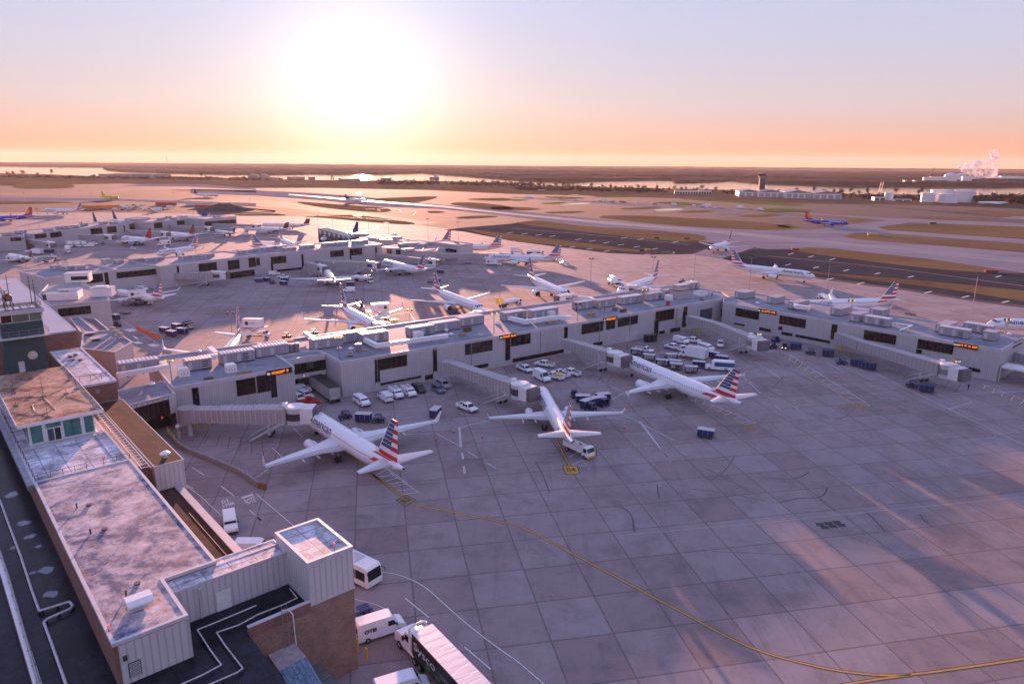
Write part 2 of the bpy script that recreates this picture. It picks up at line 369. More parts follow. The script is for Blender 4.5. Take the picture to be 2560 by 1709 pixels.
sheet('runway_dark_band', ['N2', 300, 385, 1000, 440, 1700, 492, 2349, 560, 'N3', 800, 632, 1700, 705, 2349, 758, 'N4', 800, 840, 1600, 905, 3400, 1075, 3400, 1130, 1600, 945, 700, 858, 'N3', 2349, 790, 1700, 728, 800, 655, 'N2', 2349, 576, 1700, 506, 1000, 452, 300, 394], rub, Z2)  # darker concrete band along the middle of the runway
sheet('taxiway', ['N3', 0, 412, 480, 437, 1350, 490, 2349, 538, 'N4', 700, 582, 1250, 610, 3400, 700, 3400, 728, 2349, 686, 1300, 648, 1000, 692, 1100, 716, 2349, 800, 3400, 870, 3400, 905, 2349, 842, 1100, 748, 800, 742, 700, 766, 350, 775, 0, 760, 0, 716, 450, 710, 760, 668, 1090, 630, 700, 592, 0, 552, 'N3', 1300, 506, 700, 462, 0, 420], rwy.m, Z1+.01)
sheet('taxiway', ['N2', 1720, 715, 1950, 690, 2349, 658, 'N3', 60, 645, 700, 690, 1200, 780, 1640, 812, 1872, 840, 1872, 858, 1650, 936, 1240, 943, 880, 926, 400, 868, 0, 816, 'N2', 1900, 728], asp.m, Z2)
sheet('taxiway', ['N3', 1925, 978, 2218, 878, 'N4', 0, 893, 150, 890, 600, 930, 1400, 1040, 2000, 1108, 2349, 1112, 3400, 1238, 3400, 1560, 2349, 1402, 1900, 1350, 1200, 1240, 500, 1152, 0, 1085], asp.m, Z2)
sheet('taxiway', ['N2', -600, 400, 0, 430, 600, 500, 1200, 582, 1700, 652, 1500, 668, 900, 592, 300, 520, -600, 460], fad, Z1)
sheet('taxiway', ['N1', 0, 370, 700, 372, 1200, 335, 1700, 318, 2349, 350, 2349, 372, 1600, 340, 1200, 352, 800, 392, 0, 400], fad, Z1)
sheet('taxiway', ['N1', 0, 415, 900, 425, 2349, 470, 2349, 500, 1200, 450, 0, 445], rwy.m, Z1+.01)
GR = [['N3', 30, 655, 110, 638, 250, 622, 700, 690, 1100, 700, 1750, 762, 1790, 785, 1740, 812, 1600, 824, 1200, 797, 750, 742, 300, 692],
      ['N2', 1860, 700, 2349, 752, 'N3', 400, 800, 800, 850, 1100, 893, 1345, 920, 1330, 932, 1000, 908, 500, 862, 0, 818, 'N2', 2000, 730],
      ['N4', 690, 772, 760, 745, 900, 752, 2349, 846, 3400, 920, 3400, 985, 2349, 914, 1400, 845, 900, 812, 730, 788],
      ['N4', 1035, 682, 1300, 652, 1500, 652, 2349, 690, 3400, 740, 3400, 860, 2349, 797, 1100, 716, 1020, 700],
      ['N4', 140, 897, 400, 873, 900, 918, 1600, 998, 2160, 1098, 1980, 1108, 1400, 1062, 600, 962],
      ['N4', 330, 1085, 600, 1118, 1300, 1168, 2349, 1268, 3400, 1400, 3400, 1520, 2349, 1372, 1700, 1262, 1100, 1192, 480, 1125],
      ['N3', 780, 600, 850, 580, 1200, 582, 1700, 612, 2349, 645, 'N4', 300, 705, 0, 716, 'N3', 1500, 677, 900, 614],
      ['N2', 300, 448, 700, 478, 1200, 508, 1260, 545, 1100, 556, 600, 515], ['N2', 380, 596, 700, 583, 900, 573, 1500, 650, 1400, 672, 1000, 640, 600, 602],
      ['N2', 980, 430, 1400, 413, 1700, 403, 1600, 440, 1420, 472, 1100, 450], ['N2', -200, 572, 0, 566, 170, 563, 330, 583, 0, 586, -200, 585],
      ['N2', 1560, 545, 1640, 538, 1770, 553, 1600, 563], ['N2', 1810, 607, 1900, 589, 2150, 582, 2260, 594, 1900, 617],
      ['N2', 1740, 470, 1950, 458, 2349, 495, 2349, 542, 1900, 500], ['N2', 1900, 430, 2349, 418, 2349, 452, 2000, 442],
      ['N3', -200, 495, 290, 515, 200, 536, -200, 536], ['N3', 230, 553, 600, 540, 700, 551, 450, 567], ['N3', 930, 522, 1300, 500, 1400, 511, 1100, 532],
      ['N3', 1480, 547, 1800, 530, 1880, 545, 1600, 562], ['N3', 1990, 592, 2349, 562, 2500, 580, 2349, 598], ['N4', 1580, 547, 1900, 533, 2349, 558, 3400, 600, 3400, 640, 2349, 592, 1800, 567],
      ['N4', 1180, 588, 2050, 605, 2090, 632, 1500, 616], ['N1', 90, 312, 300, 268, 640, 288, 720, 330, 350, 340, 160, 337], ['N1', 1450, 347, 2000, 348, 1900, 362],
      ['N2', 600, 402, 900, 404, 870, 417], ['N4', 690, 622, 900, 608, 960, 624, 760, 646], ['N1', -600, 455, 300, 450, 800, 462, 300, 478, -600, 480]]
for gpk in GR: sheet('grass_field', gpk, gr.m, Z3, 2)
for gpk in (['N3', 700, 402, 1200, 398, 1150, 416, 800, 416], ['N3', 1480, 432, 2349, 455, 'N4', 400, 488, 200, 497, 'N3', 1700, 442], ['N3', 200, 404, 750, 420, 500, 437], ['N3', 1260, 462, 1500, 455, 1800, 480, 1600, 496],
            ['N4', -100, 518, 250, 518, 450, 545, 200, 557, -100, 548], ['N4', 50, 670, 200, 664, 320, 690, 150, 702], ['N3', 0, 432, 200, 440, 0, 452], ['N3', 240, 470, 480, 458, 500, 472, 300, 478]):
    sheet('grass_field', gpk, gg.m, Z3, 2)
for gpk in (['N2', 895, 384, 935, 366, 985, 374, 955, 392], ['N2', 1000, 408, 1150, 398, 1300, 395, 1150, 407], ['N2', 235, 460, 300, 455, 355, 461, 300, 466], ['N2', 1105, 535, 1130, 530, 1150, 536, 1130, 541],
            ['N2', 1155, 648, 1190, 642, 1235, 649, 1200, 655], ['N2', 80, 430, 300, 432, 350, 440, 200, 437], ['N2', 870, 578, 930, 573, 980, 582, 920, 596], ['N3', 500, 392, 620, 390, 640, 396], ['N3', 430, 484, 680, 462, 745, 478, 500, 488], ['N3', 1280, 532, 1500, 514, 1610, 530, 1350, 545]):
    sheet('puddle', gpk, pud, Z4, 2)
for gpk in (['N3', 1760, 566, 2080, 552, 2120, 562, 2000, 577, 1800, 577], ['N4', -20, 592, 150, 584, 330, 598, 100, 613], ['N4', 2110, 612, 2260, 590, 2700, 600, 2700, 640, 2300, 615], ['N1', 1100, 312, 1350, 292, 1900, 300, 2349, 335, 2349, 348, 1700, 318]):
    sheet('taxiway', gpk, rwy.m, Z2+.005)
# river between the airfield and the far bank
sheet('river', ['N1', -1600, 130, 0, 135, 930, 147, 990, 165, 1100, 177, 1500, 192, 2349, 207, 'N2', 500, 203, 1100, 207, 1500, 190, 1700, 205, 'N3', 0, 255, 540, 275, 760, 262, 1460, 256, 1500, 280, 1900, 272, 2000, 262, 2250, 285, 'N4', 0, 290, 800, 310, 1430, 312, 2000, 318, 2349, 312, 3600, 330,
                3600, 430, 2349, 400, 800, 385, 0, 350, 'N3', 2100, 350, 0, 300, 'N2', 2349, 285, 1740, 268, 1150, 262, 0, 250, 'N1', 2349, 246, 1900, 232, 1400, 216, 900, 224, 400, 203, 0, 196, -1600, 190], wat.m, -.03)
# ------------------------------------------------------------------ painted markings
white_p = mat('white_paint', (.62, .60, .60), .6, var=.25, scale=2.5); yel_p = mat('yellow_paint', (.50, .27, .03), .6, var=.2, scale=2.0); blk_p = mat('black_paint', (.025, .022, .024), .6, var=.1); red_p = mat('red_paint', (.16, .03, .03), .7, var=.2, scale=2)
def strip(mb, pts, w, z, m=0):
    pts = [Vector((p[0], p[1])) for p in pts]; L = []; R = []
    for i, p in enumerate(pts):
        t = (pts[min(i+1, len(pts)-1)]-pts[max(i-1, 0)]).normalized(); n = Vector((-t.y, t.x))*(w/2); L.append(p+n); R.append(p-n)
    for i in range(len(pts)-1): mb.add([(R[i].x, R[i].y, z), (R[i+1].x, R[i+1].y, z), (L[i+1].x, L[i+1].y, z), (L[i].x, L[i].y, z)], [(0, 1, 2, 3)], m)
def curve(pts, it=3):
    for _ in range(it):
        q = [pts[0]]
        for a, b in zip(pts, pts[1:]): q += [a*.75+b*.25, a*.25+b*.75]
        pts = q+[pts[-1]]
    return pts
def lines(name, m, segs, w, z=.012, edge=0, sm=0):
    mb = MB()
    for sgm in segs:
        p = pic(sgm)
        if sm: p = curve(p, sm)
        if edge: strip(mb, p, w+edge*2, z-.004, 1)
        strip(mb, p, w, z)
    return ST(mb.build(name, [m, blk_p]))
lines('yellow_lead_in_line', yel_p, [['L2', 1165, 238, 1500, 300, 1897, 385, 'L3', 60, 400, 300, 520, 900, 845, 1400, 1110, 1640, 1245, 1897, 1345, 'L4', 200, 1400, 500, 1470, 830, 1505, 1060, 1500, 1500, 1440, 1897, 1380, 2500, 1290],
                                     ['L4', 300, 1610, 620, 1562, 850, 1525, 1060, 1500], ['L2', 840, 0, 1080, 175], ['M2', 860, 1310, 1165, 1567], ['M3', 345, 1040, 440, 1240, 530, 1410]], .28, .014, .10, 3)
lines('yellow_stop_bar', yel_p, [['M3', 1330, 720, 1080, 680, 960, 590, 900, 560], ['M3', 1640, 800, 1900, 905, 2150, 1035], ['M4', 150, 410, 400, 570, 700, 790, 790, 850], ['M4', 1900, 660, 2349, 860]], .18, .014)
lines('white_road_line', white_p, [['L1', 1380, 100, 1480, 170, 1640, 320], ['M1', 2349, 1660, 'L2', 0, 160, 120, 260, 290, 405], ['L2', 930, 738, 1030, 750, 1160, 795, 1270, 860, 1400, 980, 1600, 1155, 1897, 1375, 'L3', 0, 1365, 240, 1568], ['L2', 735, 940, 870, 970, 960, 1010, 1110, 1115],
                                   ['L1', 1365, 85, 1430, 120], ['M1', 1105, 65, 1300, 195, 1480, 310, 1495, 340, 1470, 400]], .17, .012, .06, 1)
lines('white_lane_dash', white_p, [['L1', 1635, 100, 1735, 175], ['L1', 1850, 280, 1940, 362], ['L2', 0, 318, 45, 368], ['L2', 1105, 932, 1280, 1073], ['L2', 1545, 1293, 1740, 1458], ['M1', 1765, 1425, 1875, 1495]], .20, .012, .06)
lines('white_edge_line', white_p, [['L3', 805, 465, 1897, 370, 'L4', 500, 318, 1130, 255, 1897, 183, 2600, 110]],   .08, .012, .04)
TH = []
def zig(a): TH.append(a)
for s_ in (['M2', 1350, 1120, 1650, 1110, 1870, 1225], ['M2', 1870, 1055, 1885, 1235], ['M2', 1862, 1058, 1873, 1238], ['M2', 1870, 1055, 2150, 990], ['M2', 1885, 1290, 1895, 1350], ['M2', 1895, 1288, 1905, 1348], ['M2', 1900, 1412, 1910, 1482], ['M2', 1912, 1410, 1922, 1480],
           ['M2', 1945, 1280, 2030, 1332], ['M2', 2115, 1380, 2205, 1435], ['M2', 150, 1245, 240, 1330], ['M2', 0, 1515, 110, 1440], ['M3', 850, 965, 1150, 1005, 880, 865], ['M3', 1150, 1005, 1490, 1175], ['M3', 1165, 1000, 1462, 1380], ['M3', 1180, 1000, 1455, 1375],
           ['M3', 900, 810, 1030, 738, 900, 670], ['M3', 2110, 580, 2280, 745, 2110, 690], ['M3', 2130, 545, 2330, 515, 2230, 455], ['M3', 2330, 515, 'M4', 120, 610], ['M4', 1660, 890, 1870, 825, 1780, 770], ['M4', 1660, 890, 2349, 1215], ['M4', 1000, 570, 1660, 890], ['M4', 530, 460, 660, 525],
           ['M4', 0, 780, 100, 812], ['M4', 60, 862, 120, 898], ['M4', 195, 850, 290, 885], ['M4', 1680, 742, 2349, 725], ['M3', 520, 1330, 640, 1270], ['M3', 550, 1405, 650, 1352, 680, 1408, 560, 1408], ['M3', 0, 720, 140, 700], ['M2', 340, 1060, 430, 1145],
           ['N2', 1720, 1120, 1800, 1140, 2100, 1150], ['N2', 1500, 1190, 2349, 1140], ['N2', 1450, 1165, 1740, 1140], ['N2', 1200, 1500, 1400, 1465, 1330, 1490], ['N2', 1400, 1465, 1475, 1567], ['M2', 385, 225, 415, 185, 460, 225], ['N3', 0, 1055, 530, 1010], ['N3', 640, 1030, 625, 1065],
           ['N1', 720, 910, 1130, 945], ['N4', 0, 1160, 380, 1225]):
    zig(s_)
lines('white_thin_line', white_p, TH, .13, .011)
mb = MB()                                    # ladder-like stand markings with rungs
for a, b, c, d, n in ((('M2', 1180, 1420), ('M2', 1395, 1567), ('M2', 1080, 1480), ('M2', 1250, 1600), 4), (('L2', 990, 0), ('L2', 1205, 148), ('L2', 880, 5), ('L2', 1075, 165), 3), (('M3', 1655, 770), ('M3', 2240, 1015), ('M3', 1650, 810), ('M3', 2135, 1030), 7),
                      (('M4', 190, 385), ('M4', 940, 858), ('M4', 170, 430), ('M4', 810, 845), 12), (('M4', 1950, 655), ('M4', 2500, 860), ('M4', 1940, 690), ('M4', 2450, 900), 6)):
    A, B, C, D = P(*a), P(*b), P(*c), P(*d); strip(mb, [A, B], .13, .011)
    for i in range(n):
        t = (i+.5)/n; strip(mb, [A.lerp(B, t), C.lerp(D, t)], .13, .0105)
    strip(mb, [B, D], .13, .0112)
ST(mb.build('stand_marking', white_p))
mb = MB()                                    # zebra bars and roadway patches by the left ramp
for a in (['M1', 1130, 160, 1210, 150, 1265, 172, 1190, 182], ['M1', 1215, 222, 1240, 220, 1275, 245, 1255, 250], ['M1', 1215, 275, 1265, 265, 1320, 285, 1250, 293], ['M1', 1350, 300, 1410, 290, 1470, 308, 1400, 318], ['L1', 1785, 185, 1870, 158, 1885, 168, 1797, 195]): mb.poly([(p.x, p.y) for p in pic(a)], .012)
ST(mb.build('white_road_bar', white_p))
lines('taxiway_dash', white_p, [['N4', x-25, y+6, x+25, y-7] for x, y in ((185, 1034), (440, 1060), (718, 1086), (1005, 1115), (1310, 1145), (2115, 1142), (210, 935), (395, 960), (590, 985))]+[['N4', x-32, y+8, x+32, y-8] for x, y in ((570, 1165), (850, 1205), (1470, 1287), (1812, 1328), (2180, 1374))]
      +[['N3', x-28, y+5, x+28, y-5] for x, y in ((610, 802), (740, 817), (865, 833), (1000, 852), (1145, 870), (1310, 890), (245, 762), (370, 773), (115, 752), (550, 873), (710, 890), (870, 908), (1240, 940), (-20, 742), (1500, 826), (1180, 800), (1030, 788), (0, 822))], 1.0, .08)
lines('taxiway_centre_line', white_p, [['N3', 0, 700, 800, 765, 1640, 852], ['N4', 0, 955, 1000, 1048, 2349, 1230], ['N4', 0, 800, 1400, 940, 2349, 1005], ['N3', 1370, 918, 1470, 910, 1495, 925, 1470, 938, 1300, 942], ['N3', 1850, 905, 2050, 870, 2250, 890], ['N2', 620, 690, 900, 735, 1060, 715, 1140, 695, 1100, 680, 900, 690],
                                       ['N2', 1000, 525, 1300, 520, 1340, 555], ['N2', 1370, 545, 1480, 540, 1440, 580], ['N2', 1600, 570, 1900, 620, 2349, 640], ['N2', 100, 560, 900, 600, 1600, 650]], .45, .085, 0, 2)
lines('tyre_mark', mat('tyre_rubber_mark', (.055, .05, .055), .7, var=.2), [['N3', 1330, 1075, 1500, 1010, 1630, 985], ['N3', 1170, 1005, 1270, 1020, 1300, 1050, 1260, 1130], ['L4', 90, 222, 240, 188, 370, 192, 425, 160, 438, 115], ['L4', 0, 42, 150, 50, 240, 40, 300, 0], ['L4', 720, 290, 790, 350, 870, 440], ['L4', 1125, 312, 1170, 370, 1220, 400], ['L4', 375, 195, 500, 290], ['L3', 810, 255, 890, 310, 905, 440], ['L3', 1075, 95, 1090, 200]], .22, .010, 0, 2)
rt = random.Random(21); TM = MB()
for k in range(20):                           # faint tyre arcs and scuffs near the stands
    c = P(*rt.choice((('M2', 1500, 1250), ('M3', 1000, 900), ('M3', 1900, 700), ('M4', 600, 700), ('M4', 1300, 900), ('M1', 1900, 1250), ('L3', 900, 300), ('L4', 300, 150), ('N2', 1100, 1300))))
    c = c+Vector((rt.uniform(-22, 22), rt.uniform(-14, 14), 0)); a = rt.uniform(-.6, 2.4); cv = rt.uniform(-.05, .05); q = []
    for i in range(12): q.append(c.copy()); c = c+Vector((cos(a), sin(a), 0))*rt.uniform(1.0, 1.3); a += cv
    strip(TM, q, rt.uniform(.12, .30), .0095-.00005*k)
ST(TM.build('tyre_marks', mat('faint_tyre_mark', (.14, .12, .125), .85, var=.3, scale=2, spec=.1)))
RD = []
for k in range(9): RD.append(['M1', 1830+k*95, 1090+k*14+8, 1760+k*110, 1190+k*22])
lines('red_safety_line', red_p, RD[:7]+[['M2', 75, 1335, 240, 1210], ['M2', 0, 1290, 75, 1335, 160, 1400], ['M3', 690, 620, 760, 540], ['M3', 780, 640, 840, 560], ['M3', 870, 650, 930, 570], ['M4', 1590, 740, 1660, 630], ['M4', 1710, 735, 1770, 660], ['M2', 1780, 780, 2000, 950, 2349, 1050], ['M4', 1240, 610, 1310, 530], ['M4', 1160, 580, 1240, 510], ['M4', 1085, 550, 1150, 480]], .12, .009)
wyp = mat('worn_yellow_paint', (.26, .15, .06), .7, var=.4, scale=1.5)
def plate(rg, c4, txt, name, ym=None):
    q = [P(rg, *p) for p in c4]; cx = sum(q, Vector())/4
    mb = MB(); mb.poly([(cx.x+(p.x-cx.x)*1.12, cx.y+(p.y-cx.y)*1.12) for p in q], .014, 1); mb.poly([(p.x, p.y) for p in q], .018, 0)
    ux = (q[2]-q[3]); uy = (q[0]-q[3]); w = ux.length; h = uy.length
    text_on(mb, txt, h*.72, (q[3]+uy*.24+ux*.5)+Vector((0, 0, .022)), ux, uy, 1, .02, True, w*.66)
    ST(mb.build(name, [ym or yel_p, blk_p]))
plate('M3', ((470, 1410), (595, 1412), (617, 1480), (495, 1483)), 'B4', 'painted_stand_number')
plate('L2', ((1040, 205), (1110, 168), (1180, 208), (1105, 250)), 'B2', 'painted_stand_number', wyp)
sheet('painted_stand_patch', ['M3', 2110, 1050, 2150, 1030, 2265, 1060, 2200, 1092, 2150, 1080], mat('worn_yellow_paint', (.26, .15, .06), .7, var=.4, scale=1.5), .016)
sheet('painted_stand_patch', ['M4', 780, 850, 840, 845, 915, 880, 890, 905, 820, 885], mat('worn_yellow_paint', (.3, .2, .05)), .016)
mb = MB()
for t_, o_, u_, v_, sz in (('10', ('D', 582, 1143), ('D', 553, 1143), ('D', 566, 1134), 1.3), ('MPH', ('D', 583, 1152), ('D', 556, 1158), ('D', 590, 1160), 1.3)): pass
for t_, o_, e_, up_ in (('10', ('L1', 1685, 193), ('L1', 1635, 208), ('L1', 1695, 218)), ('MPH', ('L1', 1725, 212), ('L1', 1645, 235), ('L1', 1738, 240)), ('STOP', ('L1', 1880, 172), ('L1', 1805, 200), ('L1', 1897, 215))):
    o, e, u_ = P(*o_), P(*e_), P(*up_); ux = e-o; uy = o-u_; text_on(mb, t_, uy.length*1.25, Vector((u_.x, u_.y, .013)), ux, uy, 0, .03, False, ux.length)
ST(mb.build('painted_road_lettering', white_p))
mb = MB()
for i in range(3):
    for j in range(2):
        c = P('L4', 385+i*62+j*35, 386-i*8+j*22); mb.poly([(c.x+dx*1.25+dy*.2, c.y-dx*.2*0+dy*1.05) for dx, dy in ((-.5, -.5), (.5, -.5), (.5, .5), (-.5, .5))], .012)
ST(mb.build('drain_grates', blk_p))
# ------------------------------------------------------------------ buildings
lilac = ribbed('ribbed_white_cladding', (.52, .49, .51), .5)
lilac_w = ribbed('wide_ribbed_cladding', (.58, .55, .56), .62, streak=.15)
fasc = mat('fascia_paint', (.50, .47, .49), .5, var=.14, scale=.5)
trimw = mat('white_trim', (.70, .68, .68), .5, var=.12, scale=1.2)
rooft = frost('terminal_roof_membrane', (.15, .16, .20), (.29, .30, .34), .47, .10, .8)
darkroof = frost('wet_dark_roof', (.006, .007, .010), (.028, .031, .044), .53, .22, .30, seams=3.2)
frosty = frost('frosted_roof', (.07, .075, .10), (.74, .74, .80), .47, .30, .6, seams=2.6, rust=(.22, .16, .16))
frosty2 = frost('patchy_frosted_roof', (.075, .095, .17), (.80, .68, .64), .525, .17, .6, cracks=.15, rust=(.30, .17, .13))
rustroof = frost('pinkish_worn_roof', (.11, .050, .028), (.62, .40, .29), .50, .22, .6, cracks=.5)
brownroof = frost('brown_gravel_roof', (.040, .023, .019), (.10, .056, .043), .5, .5, .9)
brick = brickm('red_brick', (.21, .095, .07), (.27, .13, .095), (.20, .14, .12))
brick2 = brickm('buff_brick', (.27, .15, .11), (.33, .20, .15), (.26, .19, .16))
glass = mat('dark_window_glass', (.018, .015, .014), .12, var=.3, scale=.4, spec=.6)
mull = mat('bronze_mullion', (.045, .032, .028), .5, var=0)
tealg = mat('teal_glass', (.05, .17, .155), .18, var=.3, scale=.8)
blueg = mat('blue_grey_glass', (.05, .09, .11), .15, var=.4, scale=.5)
ahum = ribbed('air_unit_grey', (.38, .37, .42), .7, .5, .3)
white = mat('white_metal', (.76, .75, .76), .4, var=.07, scale=.8); wht2 = mat('dull_white_metal', (.50, .49, .51), .5, var=.15, scale=1)
dgrey = mat('dark_grey_metal', (.05, .05, .055), .5, var=.2, scale=2); steel = mat('galvanised_steel', (.30, .30, .32), .4, .6, var=.15, scale=1)
rust = mat('rusty_steel', (.22, .09, .04), .8, var=.4, scale=3); black = mat('black_rubber', (.012, .012, .013), .7, var=0)
orange = mat('orange_plastic', (.75, .12, .03), .5, var=.1); redp = mat('red_plastic', (.50, .035, .02), .5, var=.15); yellow = mat('safety_yellow', (.62, .42, .03), .5, var=.1)
led = mat('led_orange', (.2, .05, .01), emit=((1.0, .22, .015), 1.5)); ledw = mat('led_white', (.3, .3, .3), emit=((1, .9, .8), .6)); lampm = mat('lamp_glow', (.3, .2, .1), emit=((1.0, .50, .10), 1.3)); redl = mat('red_lamp', (.3, .02, .02), emit=((1, .05, .05), 1.2)); headl = mat('lit_headlamp', (.4, .3, .2), emit=((1.0, .72, .35), 6.0))
FA = Vector((-40.2, 158.9)); FB = Vector((75.4, 244.5)); AB = atan2(FB.y-FA.y, FB.x-FA.x)
CA = Vector((73, 237.0)); CB = Vector((126, 175.5)); AC = atan2(CB.y-CA.y, CB.x-CA.x)
UO = Vector((-33.9, 51.8)); AU = radians(41.2)
def frame(o, a, x, y, z=0): return Vector((o.x+cos(a)*x-sin(a)*y, o.y+sin(a)*x+cos(a)*y, z))
class Wall:
    "an upright face in the world: A -> B seen from outside; windows are measured on it"
    def __init__(s, A, B): s.A = Vector((A[0], A[1])); s.B = Vector((B[0], B[1])); s.t = (s.B-s.A).normalized(); s.n = Vector((s.t.y, -s.t.x)); s.a = atan2(s.t.y, s.t.x)
    def at(s, x, z, off=0.0): p = s.A+s.t*x+s.n*off; return Vector((p.x, p.y, z))
    def sz(s, rg, X, Y): return onwall(s.A, s.B, rg, X, Y)
def wbox(mb, W_, s0, s1, z0, z1, o0, o1, m=0):
    v = [W_.at(x, z, o) for z in (z0, z1) for x, o in ((s0, o0), (s1, o0), (s1, o1), (s0, o1))]
    dx, dz = abs(s1-s0), abs(z1-z0); q = [(0, 0), (dx, 0), (dx, dz), (0, dz)]
    mb.add(v, [(0, 1, 2, 3), (7, 6, 5, 4), (4, 5, 1, 0), (5, 6, 2, 1), (6, 7, 3, 2), (7, 4, 0, 3)], m, False, [q]*6)
def window(par, W_, s0, s1, z0, z1, n=0, name='window', g=None, off=0.0, tags={}):
    if s0 > s1: s0, s1 = s1, s0
    if z0 > z1: z0, z1 = z1, z0
    mb = MB(); wbox(mb, W_, s0, s1, z0, z1, off+.02, off+.05, 0)
    n = n or max(1, int(round((s1-s0)/1.3)))
    for i in range(n+1): x = s0+(s1-s0)*i/n; wbox(mb, W_, x-.045, x+.045, z0, z1, off+.05, off+.09, 1)
    wbox(mb, W_, s0-.05, s1+.05, z1, z1+.09, off+.02, off+.10, 1)
    o = mb.build(name, [g or glass, mull], par)
    for k, v in tags.items(): o[k] = v
    return o
def winpx(par, W_, rg, x0, y0, x1, y1, n=0, name='window', g=None, off=0.0):
    a = W_.sz(rg, x0, y0); b = W_.sz(rg, x1, y1); return window(par, W_, a[0], b[0], b[1], a[1], n, name, g, off)
def shell(par, pts, z0, z1, wm, rm, par_h=.9, out=.06, rim=.35, name='wall', bottom=False):
    "walls, a fascia band round the top and a roof a little below the rim"
    pts = [Vector((p[0], p[1])) for p in pts]; n = len(pts)
    if sum(pts[i].x*pts[(i+1) % n].y-pts[(i+1) % n].x*pts[i].y for i in range(n)) < 0: pts.reverse()
    a = MB(); a.prism(pts, z0, z1-.5, 0, 0, bottom); a.build(name, [wm], par)
    def off(d):
        q = []
        for i in range(n):
            p0, p1, p2 = pts[i-1], pts[i], pts[(i+1) % n]; t1 = (p1-p0).normalized(); t2 = (p2-p1).normalized(); n1 = Vector((t1.y, -t1.x)); n2 = Vector((t2.y, -t2.x)); b = n1+n2; k = 1+n1.dot(n2)
            q.append(p1+b*(d/max(k, .3)))
        return q
    o_, i_ = off(out), off(-rim); b = MB()
    for i in range(n):
        j = (i+1) % n; A, B, C, D = o_[i], o_[j], i_[j], i_[i]
        zt, zb, zr = z1, z1-par_h, z1-.30
        b.add([(A.x, A.y, zb), (B.x, B.y, zb), (B.x, B.y, zt), (A.x, A.y, zt), (C.x, C.y, zt), (D.x, D.y, zt), (C.x, C.y, zr), (D.x, D.y, zr)], [(0, 1, 2, 3), (3, 2, 4, 5), (5, 4, 6, 7)])
    b.build('parapet', [fasc], par)
    c = MB(); c.poly([(p.x, p.y) for p in i_], z1-.30, 0); c.build('roof', [rm], par)
def LED(W_, s0, s1, z0, z1, num, label, off=.1):
    t = thing('gate_sign', W_.at((s0+s1)/2, z0, off), 0, label, 'sign', 'orange gate display boards along the terminal roof edge')
    inv = Matrix.Translation(-Vector(t.location)); mb = MB(); wbox(mb, W_, s0, s1, z0, z1, off, off+.25, 0); mb.v = [tuple(Vector(v)-t.location) for v in mb.v]; mb.build('casing', [mat('sign_black', (.01, .008, .008), .4, var=0)], t)
    mb = MB(); h = z1-z0; sw = s1-s0; rnd = random.Random(num); x = s0+sw*.2
    while x < s1-.5:
        w = rnd.uniform(.22, .42)*h
        zz = z0+h*rnd.choice((.25, .3, .35)); hh = h*.42
        for kx in (0, 1):
            if rnd.random() < .85: wbox(mb, W_, x+kx*w*.8, x+kx*w*.8+w*.22, zz, zz+hh, off+.25, off+.27, 0)
        for kz in (0, .42, .84):
            if rnd.random() < .75: wbox(mb, W_, x, x+w, zz+kz*hh, zz+kz*hh+hh*.16, off+.25, off+.275, 0)
        x += w*1.35+(h*.25 if rnd.random() < .2 else 0)
    mb.v = [tuple(Vector(v)-t.location) for v in mb.v]; mb.build('display_text', [led], t)
    mb = MB(); text_on(mb, num, h*.5, W_.at(s0+.12, z0+h*.28, off+.27)-t.location, (W_.t.x, W_.t.y, 0), (0, 0, 1), 0, .02); mb.build('gate_number', [ledw], t)
# ---- concourse B, main run (long white hall nearest to the camera)
b = thing('terminal_concourse', (0, 0, 0), 0, 'long white ribbed terminal concourse with dark window bands behind the three nearest parked airliners', 'terminal', 'airport concourses')
fb = lambda s, n: frame(FA, AB, s, n).xy
shell(b, [fb(0, 0), fb(146, 0), fb(152, 8), fb(152, 28.7), fb(-10.1, 28.7), fb(-10.1, 20), fb(0, 12)], 0, 8.9, lilac, rooft)
shell(b, [fb(-36, 1.8), fb(-10.1, 2.8), fb(-10.1, 29.5), fb(-36, 30)], 0, 8.88, lilac, rooft)
shell(b, [fb(-10.0, 9.2), fb(-.1, 9.2), fb(-.1, 14), fb(-10.0, 14)], 3.7, 8.86, fasc, rooft, bottom=True)
shell(b, [fb(-46, -3.6), fb(-36.1, -.6), fb(-36.1, 10), fb(-46, 8)], 4.2, 8.3, lilac, rooft, bottom=True)
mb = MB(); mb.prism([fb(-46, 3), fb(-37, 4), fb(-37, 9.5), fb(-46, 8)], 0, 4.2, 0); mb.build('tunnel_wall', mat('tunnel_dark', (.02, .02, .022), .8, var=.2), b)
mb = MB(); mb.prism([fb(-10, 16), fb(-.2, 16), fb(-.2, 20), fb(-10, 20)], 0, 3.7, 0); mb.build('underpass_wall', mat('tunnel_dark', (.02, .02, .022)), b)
W0 = Wall(fb(0, 0), fb(152, 0)); W1 = Wall(fb(-36, 1.8), fb(-10.1, 2.8)); W2 = Wall(fb(-10, 9.2), fb(0, 9.2)); W3 = Wall(fb(-46, -3.6), fb(-36.1, -.6)); W5 = Wall(fb(0, 12), fb(0, 0))
winpx(b, W3, 'M1', 1200, 862, 1562, 938, 7)
winpx(b, W1, 'M1', 1760, 700, 1835, 868, 1); winpx(b, W1, 'M1', 2165, 630, 2349, 740, 3); winpx(b, W1, 'M2', 2, 590, 135, 720, 3); winpx(b, W1, 'M2', 128, 575, 195, 775, 2)
winpx(b, W2, 'M2', 345, 482, 640, 525, 5)
